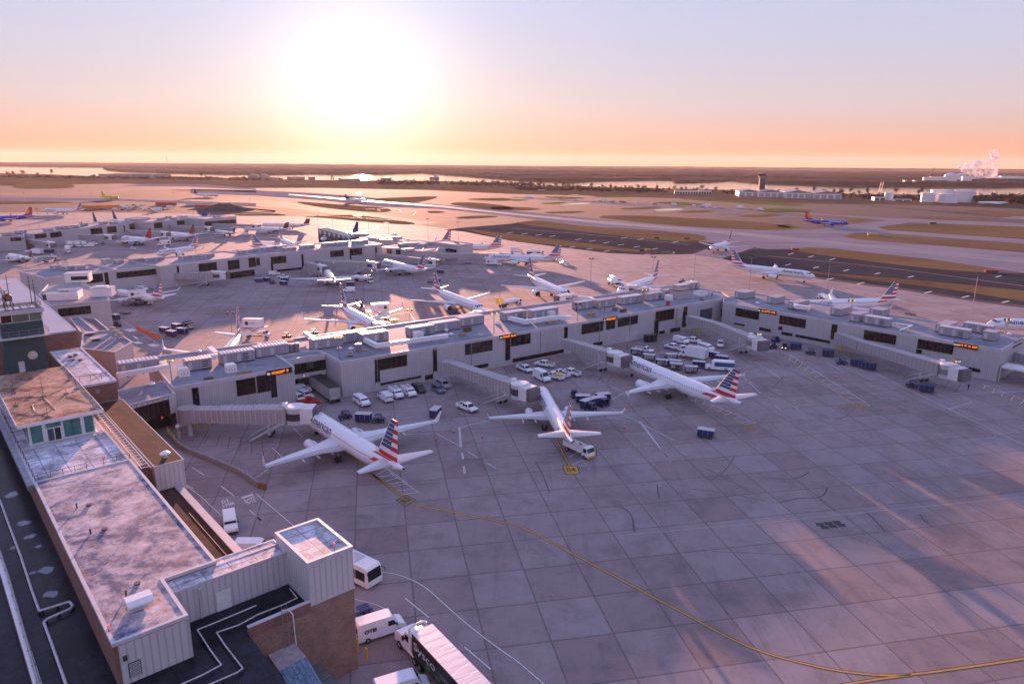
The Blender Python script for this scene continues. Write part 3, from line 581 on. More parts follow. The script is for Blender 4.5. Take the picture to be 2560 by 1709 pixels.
for a in ((1088, 425, 1385, 490, 6), (1090, 540, 1138, 655, 1), (1142, 655, 1515, 600, 8), (1550, 582, 1622, 610, 2), (1622, 335, 1662, 560, 1), (1918, 290, 2168, 350, 5), (1990, 497, 2130, 500, 3), (2288, 215, 2330, 435, 1)): winpx(b, W0, 'M2', *a)
for a in ((-10, 225, 168, 285, 4), (5, 430, 472, 372, 9), (480, 135, 508, 235, 1), (640, 115, 835, 170, 5), (865, 62, 942, 150, 2), (972, 52, 1152, 105, 4), (745, 285, 828, 300, 2), (1318, 0, 1482, 50, 5), (1308, 78, 1335, 260, 1), (1568, 0, 1595, 132, 1), (1350, 178, 1400, 195, 1), (1450, 155, 1540, 170, 2)): winpx(b, W0, 'M3', *a)
winpx(b, W0, 'R4', 1115, 462, 1375, 570, 5); winpx(b, W0, 'R4', 1525, 398, 1558, 660, 1); winpx(b, W0, 'R4', 1765, 440, 1930, 565, 6, g=blueg); winpx(b, W0, 'R4', 2070, 430, 2110, 525, 1, g=blueg)
for s_ in (9.2, 36.5, 60, 83, 96, 118): mb = MB(); wbox(mb, W0, s_, s_+.12, 1.2, 8, .0, .12, 0); mb.build('downpipe', [steel], b)
for (rg, x0, y0, x1, y1) in (('M2', 1100, 668, 1138, 740), ('M2', 1632, 575, 1662, 632), ('M2', 1528, 585, 1550, 665), ('M3', 1040, 190, 1150, 260)):
    a, c = W0.sz(rg, x0, y0), W0.sz(rg, x1, y1); mb = MB(); wbox(mb, W0, a[0], c[0], 0, max(a[1], 2.2), .02, .07, 0); mb.build('door', [fasc], b)
LED(W1, W1.sz('M2', 93, 560)[0], W1.sz('M2', 325, 535)[0], 7.6, 8.9, 'B2', 'orange lit gate display board reading B2, nearest to the green control tower')
LED(W0, W0.sz('R3', 985, 480)[0], W0.sz('R3', 1225, 430)[0], 7.7, 8.95, 'B4', 'orange lit gate display board reading B4, above the window that mirrors brown light')
LED(W0, W0.sz('R4', 335, 560)[0], W0.sz('R4', 540, 540)[0], 7.7, 8.95, 'B6', 'orange lit gate display board reading B6, between two large dark windows')
# ---- concourse wing running right
c_ = thing('terminal_concourse', (0, 0, 0), 0, 'right wing of the nearest terminal, a white ribbed hall running down to the right edge', 'terminal', 'airport concourses')
fc = lambda s, n: frame(CA, AC, s, n).xy
shell(c_, [fc(-1, 0), fc(81.2, 0), fc(81.2, 24.5), fc(-6, 24.5), fc(-6, 8)], 0, 8.6, lilac, rooft)
V0 = Wall(fc(0, 0), fc(81, 0)); V1 = Wall(fc(81.2, 0), fc(81.2, 24))
for a in ((235, 290, 565, 470, 7), (880, 400, 1250, 592, 7), (862, 560, 912, 620, 1), (215, 510, 360, 560, 3), (580, 575, 740, 650, 3), (905, 640, 1060, 710, 3), (1115, 680, 1615, 815, 9), (1648, 530, 1700, 760, 1)): winpx(c_, V0, 'R5', *a)
for a in ((10, 500, 460, 715, 8), (800, 630, 1298, 860, 9), (775, 780, 842, 850, 1)): winpx(c_, V0, 'R6', *a)
winpx(c_, V0, 'M4', 1815, 500, 1942, 555, 3); winpx(c_, V1, 'M4', 2255, 280, 2325, 290, 3)
LED(V0, V0.sz('R5', 565, 330)[0], V0.sz('R5', 832, 370)[0], 7.4, 8.6, 'B8', 'orange lit gate display board reading B8, on the right wing near the roof corner')
LED(V0, V0.sz('R6', 1322, 700)[0], V0.sz('R6', 1680, 760)[0], 7.4, 8.65, 'B10', 'orange lit gate display board reading B10, farthest right on the terminal')
mb = MB(); q = [frame(CA, AC, 81.6, 1.0).xy, frame(CA, AC, 88, 1.0).xy, frame(CA, AC, 88, 6).xy, frame(CA, AC, 81.6, 6).xy]
can = thing('entrance_canopy', frame(CA, AC, 84.8, 3.5), 0, 'flat white canopy on posts at the right end of the terminal', 'canopy')
def local(mb, t): mb.v = [tuple(Vector(v)-Vector(t.location)) for v in mb.v]; return mb
mb = MB(); mb.prism(q, 3.6, 4.1, 0, 0, True); local(mb, can).build('canopy_roof', [trimw], can)
for p in q: mb = MB(); mb.bar((p.x, p.y, 0), (p.x, p.y, 3.6), .22); local(mb, can).build('post', [wht2], can)
# ---- rooftop machinery
ORD = ['first', 'second', 'third', 'fourth', 'fifth', 'sixth', 'seventh', 'eighth', 'ninth', 'tenth', 'eleventh', 'twelfth', 'thirteenth', 'fourteenth', 'fifteenth', 'sixteenth', 'seventeenth', 'eighteenth', 'nineteenth', 'twentieth', 'twenty-first', 'twenty-second', 'twenty-third', 'twenty-fourth', 'twenty-fifth', 'twenty-sixth', 'twenty-seventh', 'twenty-eighth', 'twenty-ninth', 'thirtieth']
def ahu(L, w=2.9, h=2.5, striped=True, grille=True):
    def fn():
        t = thing('air_handler'); mb = MB(); mb.box(0, L, 0, w, .25, h); mb.build('body', [ahum], t)
        mb = MB(); mb.box(-.06, L+.06, -.06, w+.06, h, h+.08); mb.build('top_panel', [wht2 if striped else ahum], t)
        if striped:
            n = max(4, int(L/.75)); mb = MB()
            for i in range(n): x = (i+.5)*L/n; mb.box(x-.16, x+.16, .05, w-.05, h+.085, h+.22)
            mb.build('top_ribs', [white], t)
        mb = MB(); mb.box(.1, L-.1, .1, w-.1, 0, .25); mb.build('skid', [dgrey], t)
        if grille:
            mb = MB(); mb.box(L*.66, L*.66+1.1, -.10, 0, .5, h-.5, 0)
            for k in range(3): mb.box(L*.66-.1, L*.66+1.2, -.45, -.1, .6+k*.5, .72+k*.5, 1)
            mb.build('grille', [dgrey, wht2], t)
        for i in range(max(1, int(L//3))): mb = MB(); mb.box(i*3+.5, i*3+1.3, -.03, 0, .5, 2.1); mb.build('access_door', [wht2], t)
        return t
    key = ('ahu', round(L, 1), w, h, striped, grille)
    return proto(key, fn)
AH = [(-43.4, 18.2, 8.0, 1, 0), (-31, 12.6, 5.5, 0, 1), (-23.1, 13.8, 7.6, 1, 1), (-14.9, 15.0, 8, 1, 0), (-1, 14.5, 8, 1, 0), (7.3, 16.4, 7.4, 1, 0), (11.5, 13.0, 7.6, 1, 1), (25.1, 12.2, 7.4, 1, 1), (33.0, 13.4, 8.8, 1, 0), (42.9, 15.2, 8.2, 1, 0), (57.5, 13.5, 8.0, 1, 1), (66.4, 11.6, 10, 1, 1), (86.4, 13.8, 6.6, 0, 0), (94, 12.6, 8.2, 0, 0), (104.3, 11.8, 10, 1, 1), (116.8, 11.5, 8, 0, 1), (127.2, 13.0, 5, 0, 0), (138.5, 17.0, 6, 1, 0), (145, 18.5, 7, 1, 1), (121, 20, 5, 0, 0)]
for i, (s_, n_, L, st_, gr_) in enumerate(AH):
    o = ahu(L, 2.9, 2.5, bool(st_), bool(gr_)); o.location = frame(FA, AB, s_, n_, 8.6); o.rotation_euler[2] = AB
    o['label'] = 'long grey %s air handler on the terminal roof, %s of twenty from the left' % ('white-striped' if st_ else 'plain-topped', ORD[i]); o['category'] = 'air handler'; o['group'] = 'air handlers on the nearest terminal roof'
AV = [(-3.5, 11, 4, 7, 0), (9, 11, 3.4, 6, 0), (18.3, 8, 3.4, 7.5, 0), (32, 9, 3.4, 8, 0), (40, 4.6, 3.0, 7, 0), (44.2, 4.6, 7.2, 2.8, 1), (40.6, 17, 4, 5.5, 0), (62.2, 9.6, 3.2, 8, 0), (63.9, 7.0, 7.6, 2.4, 1), (66.8, 17.4, 7.2, 2.8, 1), (73.9, 9.6, 3, 4.4, 0)]
for i, (s_, n_, L, w_, st_) in enumerate(AV):
    o = ahu(L, w_, 2.4, bool(st_), bool(st_)); o.location = frame(CA, AC, s_, n_, 8.3); o.rotation_euler[2] = AC
    o['label'] = 'grey air handler%s on the right wing roof, %s of eleven from left' % (' with white ribs' if st_ else '', ORD[i]); o['category'] = 'air handler'; o['group'] = 'air handlers on the right wing roof'
def duct(pts, w, h, z, label, name='air_duct', m=None, zs=None):
    A = frame(FA, AB, *pts[0], z) if not isinstance(pts[0], Vector) else pts[0]
    t = thing(name, A, 0, label, 'duct', 'white ducts on the nearest terminal roof'); mb = MB(); q = [(frame(FA, AB, *p, z) if not isinstance(p, Vector) else p)-A for p in pts]
    for i, (a, c) in enumerate(zip(q, q[1:])):
        a, c = Vector(a), Vector(c); d = (c-a).normalized(); mb.bar(a-d*w*.5+Vector((0, 0, h/2+.3+i*.004)), c+d*w*.5+Vector((0, 0, h/2+.3+i*.004)), w-i*.012, h)
    mb.build('duct_run', [m or white], t)
    mb = MB()
    for a, c in zip(q, q[1:]):
        n = max(2, int((c-a).length/2.5))
        for k in range(n): p = a.lerp(c, (k+.5)/n); mb.box(p.x-.12, p.x+.12, p.y-.12, p.y+.12, 0, .35)
    mb.build('supports', [dgrey], t)
dk = lambda rg, *xy: [P(rg, xy[i], xy[i+1], 9.1) for i in range(0, len(xy), 2)]
duct(dk('M2', 1010, 285, 1110, 335, 1740, 245), 1.1, 1.0, 0, 'longest white L-shaped air duct, lying along the terminal roof edge above the vans')
duct(dk('R3', 1160, 250, 1370, 300, 1830, 235, 2010, 240), 1.3, 1.1, 0, 'white air duct with two bends beside the stacked brown pallets on the roof')
duct(dk('R1', 0, 620, 680, 500, 640, 450), 1.1, 1.0, 0, 'white air duct over the low blue roof nearest the brick building')
duct(dk('R1', 1200, 370, 1450, 335), 1.3, 1.0, 0, 'short white duct joining two air handlers left of the gate B2 board')
duct(dk('R1', 1330, 240, 1400, 300), 1.2, 1.1, 0, 'short white duct standing at the far side of the roof, left end')
duct(dk('R4', 0, 290, 130, 300, 190, 330), 1.3, 1.1, 0, 'white elbow duct left of the worker in the orange vest on the roof')
duct(dk('R4', 930, 150, 1060, 190, 1160, 180), 1.2, 1.1, 0, 'white bent duct on the far roof edge before the airliner with a bright nose')
duct(dk('R5', 1060, 250, 1130, 310, 1290, 330), 1.3, 1.2, 0, 'white crooked air duct on the right wing roof')
duct(dk('R6', 380, 410, 700, 450, 530, 520), .5, .25, 0, 'thin white V-shaped pipe cover on the right wing roof')
duct(dk('R2', 380, 240, 480, 310), 1.2, 1.0, 0, 'short white duct beside a striped air handler right of gate B2')
def hood(kind):
    def fn():
        t = thing('roof_vent')
        if kind == 'hood':
            mb = MB(); mb.box(-1.1, 1.1, -1.0, 1.0, .3, 1.6); mb.build('body', [white], t)
            mb = MB(); mb.ring([[(x, y, z) for x, z in ((-1.1, 1.6), (-.9, 2.0), (.9, 2.0), (1.1, 1.6))] for y in (-1.0, 1.0)], 0, False); mb.build('cowl', [white], t)
            for k in (-.6, 0, .6): mb = MB(); mb.cyl((k, -1.02, .8), (k, -.99, .8), .13, n=8); mb.build('port', [dgrey], t)
            mb = MB(); mb.box(-1.25, 1.25, -1.15, 1.15, 0, .3); mb.build('curb', [wht2], t)
        elif kind == 'mushroom':
            mb = MB(); mb.cyl((0, 0, 0), (0, 0, .6), .35); mb.build('stem', [wht2], t); mb = MB(); mb.cyl((0, 0, .55), (0, 0, .7), .7, .7); mb.cyl((0, 0, .7), (0, 0, .95), .7, .25); mb.build('cap', [white], t)
        elif kind == 'stack':
            mb = MB(); mb.cyl((0, 0, 0), (0, 0, 2.0), .7, .7, 14); mb.build('barrel', [steel], t); mb = MB(); mb.cyl((0, 0, 2.0), (0, 0, 2.2), .8, .8, 14); mb.cyl((0, 0, 2.2), (0, 0, 2.35), .6, .2, 14); mb.build('cap', [white], t)
        elif kind == 'louvre':
            mb = MB(); mb.box(-.55, .55, -.55, .55, 0, .2); mb.box(-.45, .45, -.45, .45, .2, 1.2); mb.build('body', [dgrey], t)
            for k in range(3): mb = MB(); mb.box(-.6, .6, -.6, .6, .35+k*.35, .5+k*.35); mb.build('slat', [wht2], t)
        elif kind == 'fan':
            mb = MB(); mb.box(-.5, .5, -.5, .5, 0, .5); mb.build('base', [wht2], t); mb = MB(); mb.cyl((0, 0, .5), (0, 0, .95), .62, .5, 14); mb.build('drum', [steel], t)
        elif kind == 'cone':
            mb = MB(); mb.box(-.6, .6, -.6, .6, 0, .25); mb.build('base', [wht2], t); mb = MB(); mb.cyl((0, 0, .25), (0, 0, .9), .6, .05, 12); mb.build('cap', [white], t)
        return t
    return proto(('vent', kind), fn)
for rg, x, y, kd, z, lb in (('R1', 940, 590, 'hood', 8.6, 'white rounded vent hood with three ports, just right of the lit roof lamp'), ('R1', 1630, 530, 'hood', 8.6, 'tall narrow white vent hood in front of the striped air handler, left of gate B2'), ('R1', 1815, 460, 'fan', 8.6, 'low round white fan beside the narrow vent hood'), ('R1', 1155, 255, 'mushroom', 8.6, 'white mushroom vent on the far roof edge, left end'),
                       ('R1', 470, 715, 'cone', 8.1, 'white pyramid vent alone on the low blue roof'), ('R2', 1155, 470, 'stack', 8.6, 'grey barrel-shaped exhaust with white cap above the large wall box'), ('R2', 1025, 530, 'louvre', 8.6, 'dark slatted cube vent near the roof corner'), ('R2', 875, 440, 'mushroom', 8.6, 'small white capped pipe vent by the roof corner, left one'), ('R2', 1043, 450, 'mushroom', 8.6, 'small white capped pipe vent behind the dark slatted cube'),
                       ('R2', 165, 470, 'stack', 8.6, 'tan capped box vent left of the recessed bridge, left one of the pair'), ('R2', 245, 460, 'stack', 8.6, 'white capped box vent left of the recessed bridge, right one of the pair'), ('R2', 2030, 270, 'hood', 8.6, 'white three-port hood beside the red barrels on the roof'), ('R3', 210, 410, 'mushroom', 8.6, 'white dome vent left of the brown crates on the roof'), ('R3', 280, 470, 'mushroom', 8.6, 'white dome vent at the end of the long duct'), ('R3', 1740, 190, 'hood', 8.6, 'white box hood with three ports behind the bent duct'),
                       ('R3', 960, 295, 'cone', 8.6, 'white pyramid cap behind the gate B4 board'), ('R4', 1300, 300, 'hood', 8.6, 'white three-port hood beside the red cabinet on the roof'), ('R4', 1785, 290, 'louvre', 8.6, 'white and brown slatted vent cube near the inner corner of the two wings'), ('R4', 1740, 240, 'mushroom', 8.6, 'white mushroom vent near the inner corner of the two wings'), ('R5', 545, 240, 'mushroom', 8.3, 'round white dome vent on the right wing roof'), ('R6', 235, 430, 'mushroom', 8.3, 'white capped vent before the dark doorway on the right wing roof'), ('R5', 1270, 345, 'fan', 8.3, 'white fan drum at the end of the crooked duct'), ('R6', 2130, 570, 'cone', 8.3, 'white pointed vent at the right end of the roof')):
    o = hood(kd); o.location = P(rg, x, y, z); o.rotation_euler[2] = AB; o['label'] = lb; o['category'] = 'roof vent'; o['group'] = 'vents on the terminal roofs'
def crate(lb, rg, x, y, L, w, h, m, z=8.6, name='pallet_stack', cat='pallets', rot=AB):
    t = thing(name, P(rg, x, y, z), rot, lb, cat, 'building supplies lying on the terminal roof'); rn = random.Random(x)
    for k in range(max(1, int(h/.3))):
        mb = MB(); n = max(3, int(L/.5))
        for i in range(n): xx = -L/2+(i+.5)*L/n; mb.box(xx-.18, xx+.18, -w/2+rn.uniform(0, .15), w/2-rn.uniform(0, .15), k*.3+.1, k*.3+.28)
        mb.box(-L/2, L/2, -w/2+.1, -w/2+.25, k*.3, k*.3+.1); mb.box(-L/2, L/2, w/2-.25, w/2-.1, k*.3, k*.3+.1)
        mb.build('layer', [m], t)
tan = mat('pale_timber', (.42, .27, .18), .8, var=.3, scale=3); brn = mat('brown_cardboard', (.16, .08, .05), .8, var=.3, scale=2)
for a in (('stack of pale timber pallets on the roof edge left of gate B4', 'R3', 450, 470, 1.8, 1.3, 1.0, tan), ('brown timber crates behind the roof railing left of gate B4', 'R3', 520, 400, 2.2, 1.4, 1.4, brn), ('flat white sheets stacked left of the gate B4 board', 'R3', 715, 455, 1.8, 1.4, .3, wht2), ('bundle of brown pallets under the bent white duct', 'R3', 1750, 290, 2.8, 1.2, 1.0, tan),
          ('pile of timber pallets left of the gate B6 board', 'R4', 165, 535, 2.6, 1.5, 1.2, tan), ('row of wrapped brown bales right of the worker in orange', 'R4', 635, 465, 2.4, 1.2, 1.0, brn), ('stack of grey rolls beside the worker in orange', 'R4', 510, 450, 1.4, 1.3, 1.2, steel), ('low tray of timber planks in front of the red cabinet', 'R4', 1130, 395, 2.6, 1.0, .3, tan), ('long tan timber beam box lying on the roof left of gate B2', 'R1', 1830, 550, 3.2, .5, .6, tan),
          ('flat brown hatch lying on the roof left of gate B2', 'R1', 1300, 625, 2.0, 1.2, .3, brn), ('dark dismantled unit on the far roof left of gate B2', 'R2', 130, 350, 2.6, 2.0, .9, brn), ('heap of pipes near the grey barrel exhaust', 'R2', 1260, 450, 1.8, 1.0, .3, tan), ('small pale crate with tools behind the worker in orange', 'R4', 290, 430, 1.6, 1, .6, tan)):
    crate(*a)
t = thing('red_cabinet', P('R4', 1290, 370, 8.6), AB, 'red steel cabinet standing on the roof', 'cabinet'); MB().box(-.5, .5, -.4, .4, 0, 1.5).build('body', [redp], t); MB().box(-.45, .45, -.43, -.40, .1, 1.4).build('door', [redp], t)
t = thing('roof_hut', frame(FA, AB, 128, 8.2, 8.6), AB, 'white ribbed stair hut with flat dark-edged roof above the inner corner', 'hut'); MB().box(0, 6.4, 0, 4, 0, 2.9).build('wall', [lilac], t); MB().box(-.2, 6.6, -.2, 4.2, 2.9, 3.15).build('roof', [dgrey], t)
t = thing('roof_hut', P('R4', 1770, 235, 8.6), AB, 'low white roof box right of the ribbed stair hut', 'hut'); MB().box(0, 4, 0, 3.4, 0, 1.2).build('wall', [white], t); MB().box(-.1, 4.1, -.1, 3.5, 1.2, 1.35).build('roof', [wht2], t)
# low flat annexes on the far side of the hall
for k, (rg, pts, z, lb) in enumerate((('M2', (1480, 85, 1960, 10, 2080, 60, 1870, 100, 1640, 150), 7.6, 'flat grey annex roof behind the middle of the nearest terminal'), ('R4', (440, 200, 900, 140, 1060, 200, 600, 260), 7.6, 'flat grey annex roof in front of the airliner with the bright nose'), ('R1', (540, 330, 870, 290, 1640, 250, 1480, 330, 800, 410), 7.8, 'low sunlit annex roof behind the left end of the terminal'))):
    p = [P(rg, pts[i], pts[i+1], z).xy for i in range(0, len(pts), 2)]; t = thing('terminal_annex', (0, 0, 0), 0, lb, 'annex'); shell(t, p, 0, z, lilac, rooft, .5)
# ---- far concourses
def concourse(label, front, z, depth, wins, side=1, base=0, name='terminal_concourse', rm=None, wm=None):
    t = thing(name, (0, 0, 0), 0, label, 'terminal', 'airport concourses')
    for k, (a, c) in enumerate(zip(front, front[1:])):
        A, B = P(*a[:3], z).xy, P(*c[:3], z).xy; d = (B-A).normalized(); n = Vector((-d.y, d.x))*depth
        zz = z-.02*(k % 2); shell(t, [A, B, B+n, A+n], base, zz, wm or lilac, rm or rooft, .8)
        Wl = Wall(A, B)
        for w_ in wins:
            if w_[0] == k: winpx(t, Wl, *w_[1:6], n=w_[6] if len(w_) > 6 else 0)
    return t
concourse('middle concourse of long white halls, seen behind the nearest terminal', [('N1', 400, 1150), ('N1', 1075, 1078), ('N1', 1460, 1042)], 9.6, 26, [(0, 'N1', 790, 1130, 948, 1190, 4), (0, 'N1', 955, 1110, 1005, 1225, 2), (1, 'N1', 1062, 1108, 1470, 1120, 10)])
concourse('middle concourse, right half with large dark windows in white wall', [('N1', 1465, 1045), ('N1', 2349, 942), ('N2', 620, 885), ('N2', 1155, 842)], 9.9, 26, [(0, 'N1', 1620, 1050, 1645, 1118, 1), (0, 'N1', 1820, 1030, 1992, 1080, 5), (0, 'N1', 2088, 1000, 2200, 1070, 4), (0, 'N1', 2095, 1110, 2340, 1150, 5), (0, 'N1', 2278, 975, 2349, 1050, 3), (1, 'N2', 0, 975, 38, 1040, 2), (1, 'N2', 135, 965, 278, 1015, 5), (1, 'N2', 135, 1018, 160, 1100, 1), (1, 'N2', 415, 940, 440, 1050, 1), (1, 'N2', 160, 1085, 430, 1075, 8),
          (2, 'N2', 680, 910, 805, 955, 4), (2, 'N2', 858, 890, 975, 940, 4), (2, 'N2', 860, 940, 875, 985, 1), (2, 'N2', 1093, 875, 1112, 965, 1)])
concourse('low grey end of the middle concourse beside the far gates', [('N2', 1155, 870), ('N2', 1520, 905), ('N2', 1660, 905)], 7.6, 20, [(0, 'N2', 1200, 882, 1245, 935, 2), (0, 'N2', 1285, 895, 1328, 940, 2)])
concourse('low grey gate pavilion at the tip of the middle concourse', [('N2', 1390, 835), ('N2', 1600, 820), ('N2', 1850, 850)], 9.0, 12, [(1, 'N2', 1745, 885, 1840, 925, 3)])
concourse('farthest concourse on the left, white with square dark windows', [('N1', -900, 880), ('N1', 0, 775), ('N1', 225, 765)], 9.0, 24, [(1, 'N1', 90, 775, 198, 815, 4)])
concourse('farthest concourse, middle part with four square dark windows', [('N1', 300, 748), ('N1', 718, 700), ('N1', 1180, 648), ('N1', 1278, 632)], 9.2, 22, [(0, 'N1', 315, 758, 428, 785, 4), (0, 'N1', 458, 740, 568, 775, 4), (1, 'N1', 828, 705, 942, 745, 4), (1, 'N1', 980, 690, 1072, 735, 4), (1, 'N1', 1132, 678, 1150, 735, 1), (2, 'N1', 1185, 665, 1275, 700, 3)])
concourse('farthest concourse, right part ending in an overhanging grey roof', [('N1', 1385, 640), ('N1', 1720, 605), ('N1', 1880, 612), ('N1', 2168, 592)], 9.6, 22, [(0, 'N1', 1410, 652, 1492, 695, 4), (0, 'N1', 1622, 632, 1695, 665, 3), (2, 'N1', 1878, 640, 2165, 655, 8)])
t = thing('stair_tower', (0, 0, 0), 0, 'plain white block rising between parts of the farthest concourse', 'building'); A, B = P('N1', 1272, 612, 11), P('N1', 1375, 600, 11); d = (B-A).xy.normalized(); n = Vector((-d.y, d.x)); shell(t, [A.xy, B.xy, B.xy+n*12, A.xy+n*12], 0, 11, lilac, rooft)
# blue glazed ramp wall near the glare
t = thing('glazed_ramp', (0, 0, 0), 0, 'long low wedge of blue glazing with white triangles at the tip of the middle concourse', 'building'); A, B = P('N2', 575, 830), P('N2', 870, 848); d = (B-A).normalized(); n = Vector((-d.y, d.x, 0))
mb = MB(); q = [A, B, B+n*10, A+n*10]; hz = [9.5, 4.5, 4.5, 9.5]; mb.add(q+[Vector((p.x, p.y, h)) for p, h in zip(q, hz)], [(0, 1, 5, 4), (1, 2, 6, 5), (2, 3, 7, 6), (3, 0, 4, 7), (4, 5, 6, 7)]); mb.build('wall', [blueg], t)
mb = MB(); L = (B-A).length
for k in range(7):
    f0, f1 = (k+.1)/7, (k+.9)/7; h = lambda f: 9.5-5*f; o_ = -n*.08
    mb.add([A.lerp(B, f0)+o_+Vector((0, 0, h(f0)*.93)), A.lerp(B, f1)+o_+Vector((0, 0, h(f1)*.93)), A.lerp(B, (f0+f1)/2)+o_+Vector((0, 0, h(f0)*.55))], [(0, 1, 2)])
mb.build('white_panels', [wht2], t)
def bk(name, lb, rg, x0, y0, x1, y1, z, dep, zb=None, m=None, cat='building', wins=(), rm=None):
    t = thing(name, (0, 0, 0), 0, lb, cat); A, B = P(rg, x0, y0, z).xy, P(rg, x1, y1, z).xy; d = (B-A).normalized(); n = Vector((-d.y, d.x)); shell(t, [A, B, B+n*dep, A+n*dep], 0 if zb is None else zb, z, m or lilac, rm or rooft, .5); Wl = Wall(A, B)
    for w_ in wins: winpx(t, Wl, *w_)
    return t
bk('gate_building', 'low grey gate block right of the glazed ramp at the concourse tip', 'N2', 1010, 775, 1120, 790, 8, 14)
bk('gate_building', 'grey gate block with flat roof in front of the parked van at the concourse tip', 'N2', 1130, 800, 1325, 810, 8, 12)
bk('gate_building', 'small grey lean-to gate block at the tip of the middle concourse', 'N2', 1240, 830, 1400, 840, 7, 8)
# generic rooftop boxes on the far roofs
k = 0
for rg, lst, z in (('N2', ((20, 905, 9), (110, 890, 6), (190, 885, 7), (260, 905, 8), (420, 880, 9), (620, 858, 10), (740, 850, 9), (900, 835, 8), (950, 825, 7), (1280, 800, 6), (1330, 860, 6), (1360, 915, 8), (1520, 865, 5), (880, 770, 8), (960, 768, 7)), 9.6), ('N1', ((945, 1015, 4), (1060, 1020, 4), (1200, 1012, 6), (1330, 1005, 5), (1420, 995, 5), (480, 1075, 7), (590, 1082, 7), (680, 1080, 5), (2200, 930, 7), (2300, 915, 6), (1870, 965, 6), (1660, 985, 5), (1760, 975, 5), (540, 1040, 4)), 9.4),
                   ('N1', ((40, 760, 5), (160, 740, 7), (420, 725, 6), (540, 700, 8), (660, 690, 6), (760, 670, 5), (930, 655, 6), (1030, 655, 6), (1460, 620, 7), (1580, 615, 5), (1680, 600, 6), (1980, 600, 6), (1540, 600, 5)), 9.2)):
    for (x, y, L) in lst:
        o = ahu(round(L*.9, 1), 2.6, 1.9, k % 3 == 0, False); o.location = P(rg, x, y+12, z-.3); o.rotation_euler[2] = [radians(49), radians(48), radians(70)][min(2, int(rg == 'N1')+(z == 9.2))]; k += 1
        o['label'] = 'small grey rooftop unit among the machinery on the roofs of the farther concourses'; o['category'] = 'rooftop unit'; o['group'] = 'rooftop units on the farther concourses'
# ------------------------------------------------------------------ the brick and white building group below the camera (frame u,v)
uf = lambda u, v: frame(UO, AU, u, v).xy
def rect(u0, u1, v0, v1): return [uf(u0, v0), uf(u1, v0), uf(u1, v1), uf(u0, v1)]
def ubox(mb, u0, u1, v0, v1, z0, z1, m=0):
    p = rect(u0, u1, v0, v1); mb.prism(p, z0, z1, m, m, True)
t = thing('lower_roof_building', (0, 0, 0), 0, 'low building with wet dark flat roofs round the brick office, at the bottom left', 'building')
mb = MB(); mb.prism([uf(-60, -40), uf(-5.6, -40), uf(-5.6, 110), uf(-60, 110)], 0, 9.3, 0, 1); mb.build('outer_roof', [brick2, darkroof], t)
mb = MB(); mb.prism([uf(-5.0, -40), uf(11.2, -40), uf(11.2, .25), uf(17.8, .25), uf(17.8, 5.2), uf(11.2, 5.2), uf(11.2, 110), uf(-5.0, 110)], 0, 10.0, 0, 1); mb.build('inner_roof', [brick, darkroof], t)
mb = MB(); mb.prism(rect(-5.6, -5.0, -40, 110), 0, 10.45, 0, 1); mb.build('parapet', [brick2, trimw], t)
mb = MB(); ubox(mb, 11.3, 17.75, -.1, .25, 9.4, 10.55, 0); ubox(mb, 11.3, 17.75, -.14, .29, 10.55, 10.65, 1); mb.build('brick_parapet', [brick, wht2], t)
pdm = mat('roof_puddle', (.14, .15, .20), .04, var=0); rn = random.Random(4)  # bright sky reflection is put into the puddles' pale base colour
for rg, x, y, r in (('L1', 190, 375, 1.0), ('L1', 225, 475, .7), ('L1', 95, 165, 1.0), ('L1', 285, 548, .45), ('L1', 340, 725, 1.0), ('L1', 385, 900, .8), ('L1', 240, 745, .5), ('L1', 95, 560, .5), ('L2', 110, 860, .6)):
    c = P(rg, x, y, 10.0); pts = [c.xy+Vector((cos(a), sin(a)))*r*rn.uniform(.55, 1.15) for a in [k*2*pi/14 for k in range(14)]]
    o = MB().poly([(p.x, p.y) for p in smooth(pts, 2)], 10.012).build('roof_puddle', [pdm]); o['kind'] = 'structure'
def pipe(lb, rg, pts, r, z, m, posts=True, name='roof_pipe'):
    q = [P(rg, pts[i], pts[i+1], z) for i in range(0, len(pts), 2)]; t = thing(name, (q[0].x, q[0].y, z-.35), 0, lb, 'pipe', 'pale pipes on the dark roofs'); o = Vector(t.location)
    MB().tube([p-o for p in q], r, 8).build('pipe_run', [m], t); mb = MB()
    for a, c in zip(q, q[1:]):
        n = max(1, int((c-a).length/2.6))
        for i in range(n): p = a.lerp(c, (i+.5)/n)-o; mb.box(p.x-.12, p.x+.12, p.y-.12, p.y+.12, 0, .35)
    mb.build('supports', [dgrey], t)
pwhite = mat('flaking_white_pipe', (.50, .48, .48), .5, var=.35, scale=4)
pipe('white pipe with a square loop, running the length of the dark roof at far left', 'L1', (0, 205, 60, 370, 150, 610, 235, 870, 290, 1025, 330, 1015, 515, 957, 540, 985, 520, 1010, 350, 1085, 325, 1110, 385, 1275, 440, 1430, 500, 1600), .13, 10.35, pwhite)
pipe('long pale pipe along the brick parapet at the far left edge', 'L1', (0, 585, 60, 760, 145, 1060, 300, 1600), .12, 10.62, steel)
pipe('upper pale pipe with two square bends on the black roof', 'L1', (1900, 985, 1565, 1125, 1462, 1165, 1555, 1310, 1640, 1425, 1500, 1500, 1330, 1575), .07, 10.3, pwhite)
pipe('lower pale pipe with two square bends, under the wall ladder', 'L2', (250, 860, 305, 930, 200, 980, 0, 1058), .07, 10.3, pwhite)
pipe('pale pipe zigzag between black roof panels at the bottom', 'L1', (1897, 1060, 1770, 1130, 1605, 1185, 1660, 1270, 1800, 1450, 1760, 1480, 1540, 1575), .07, 10.3, pwhite)
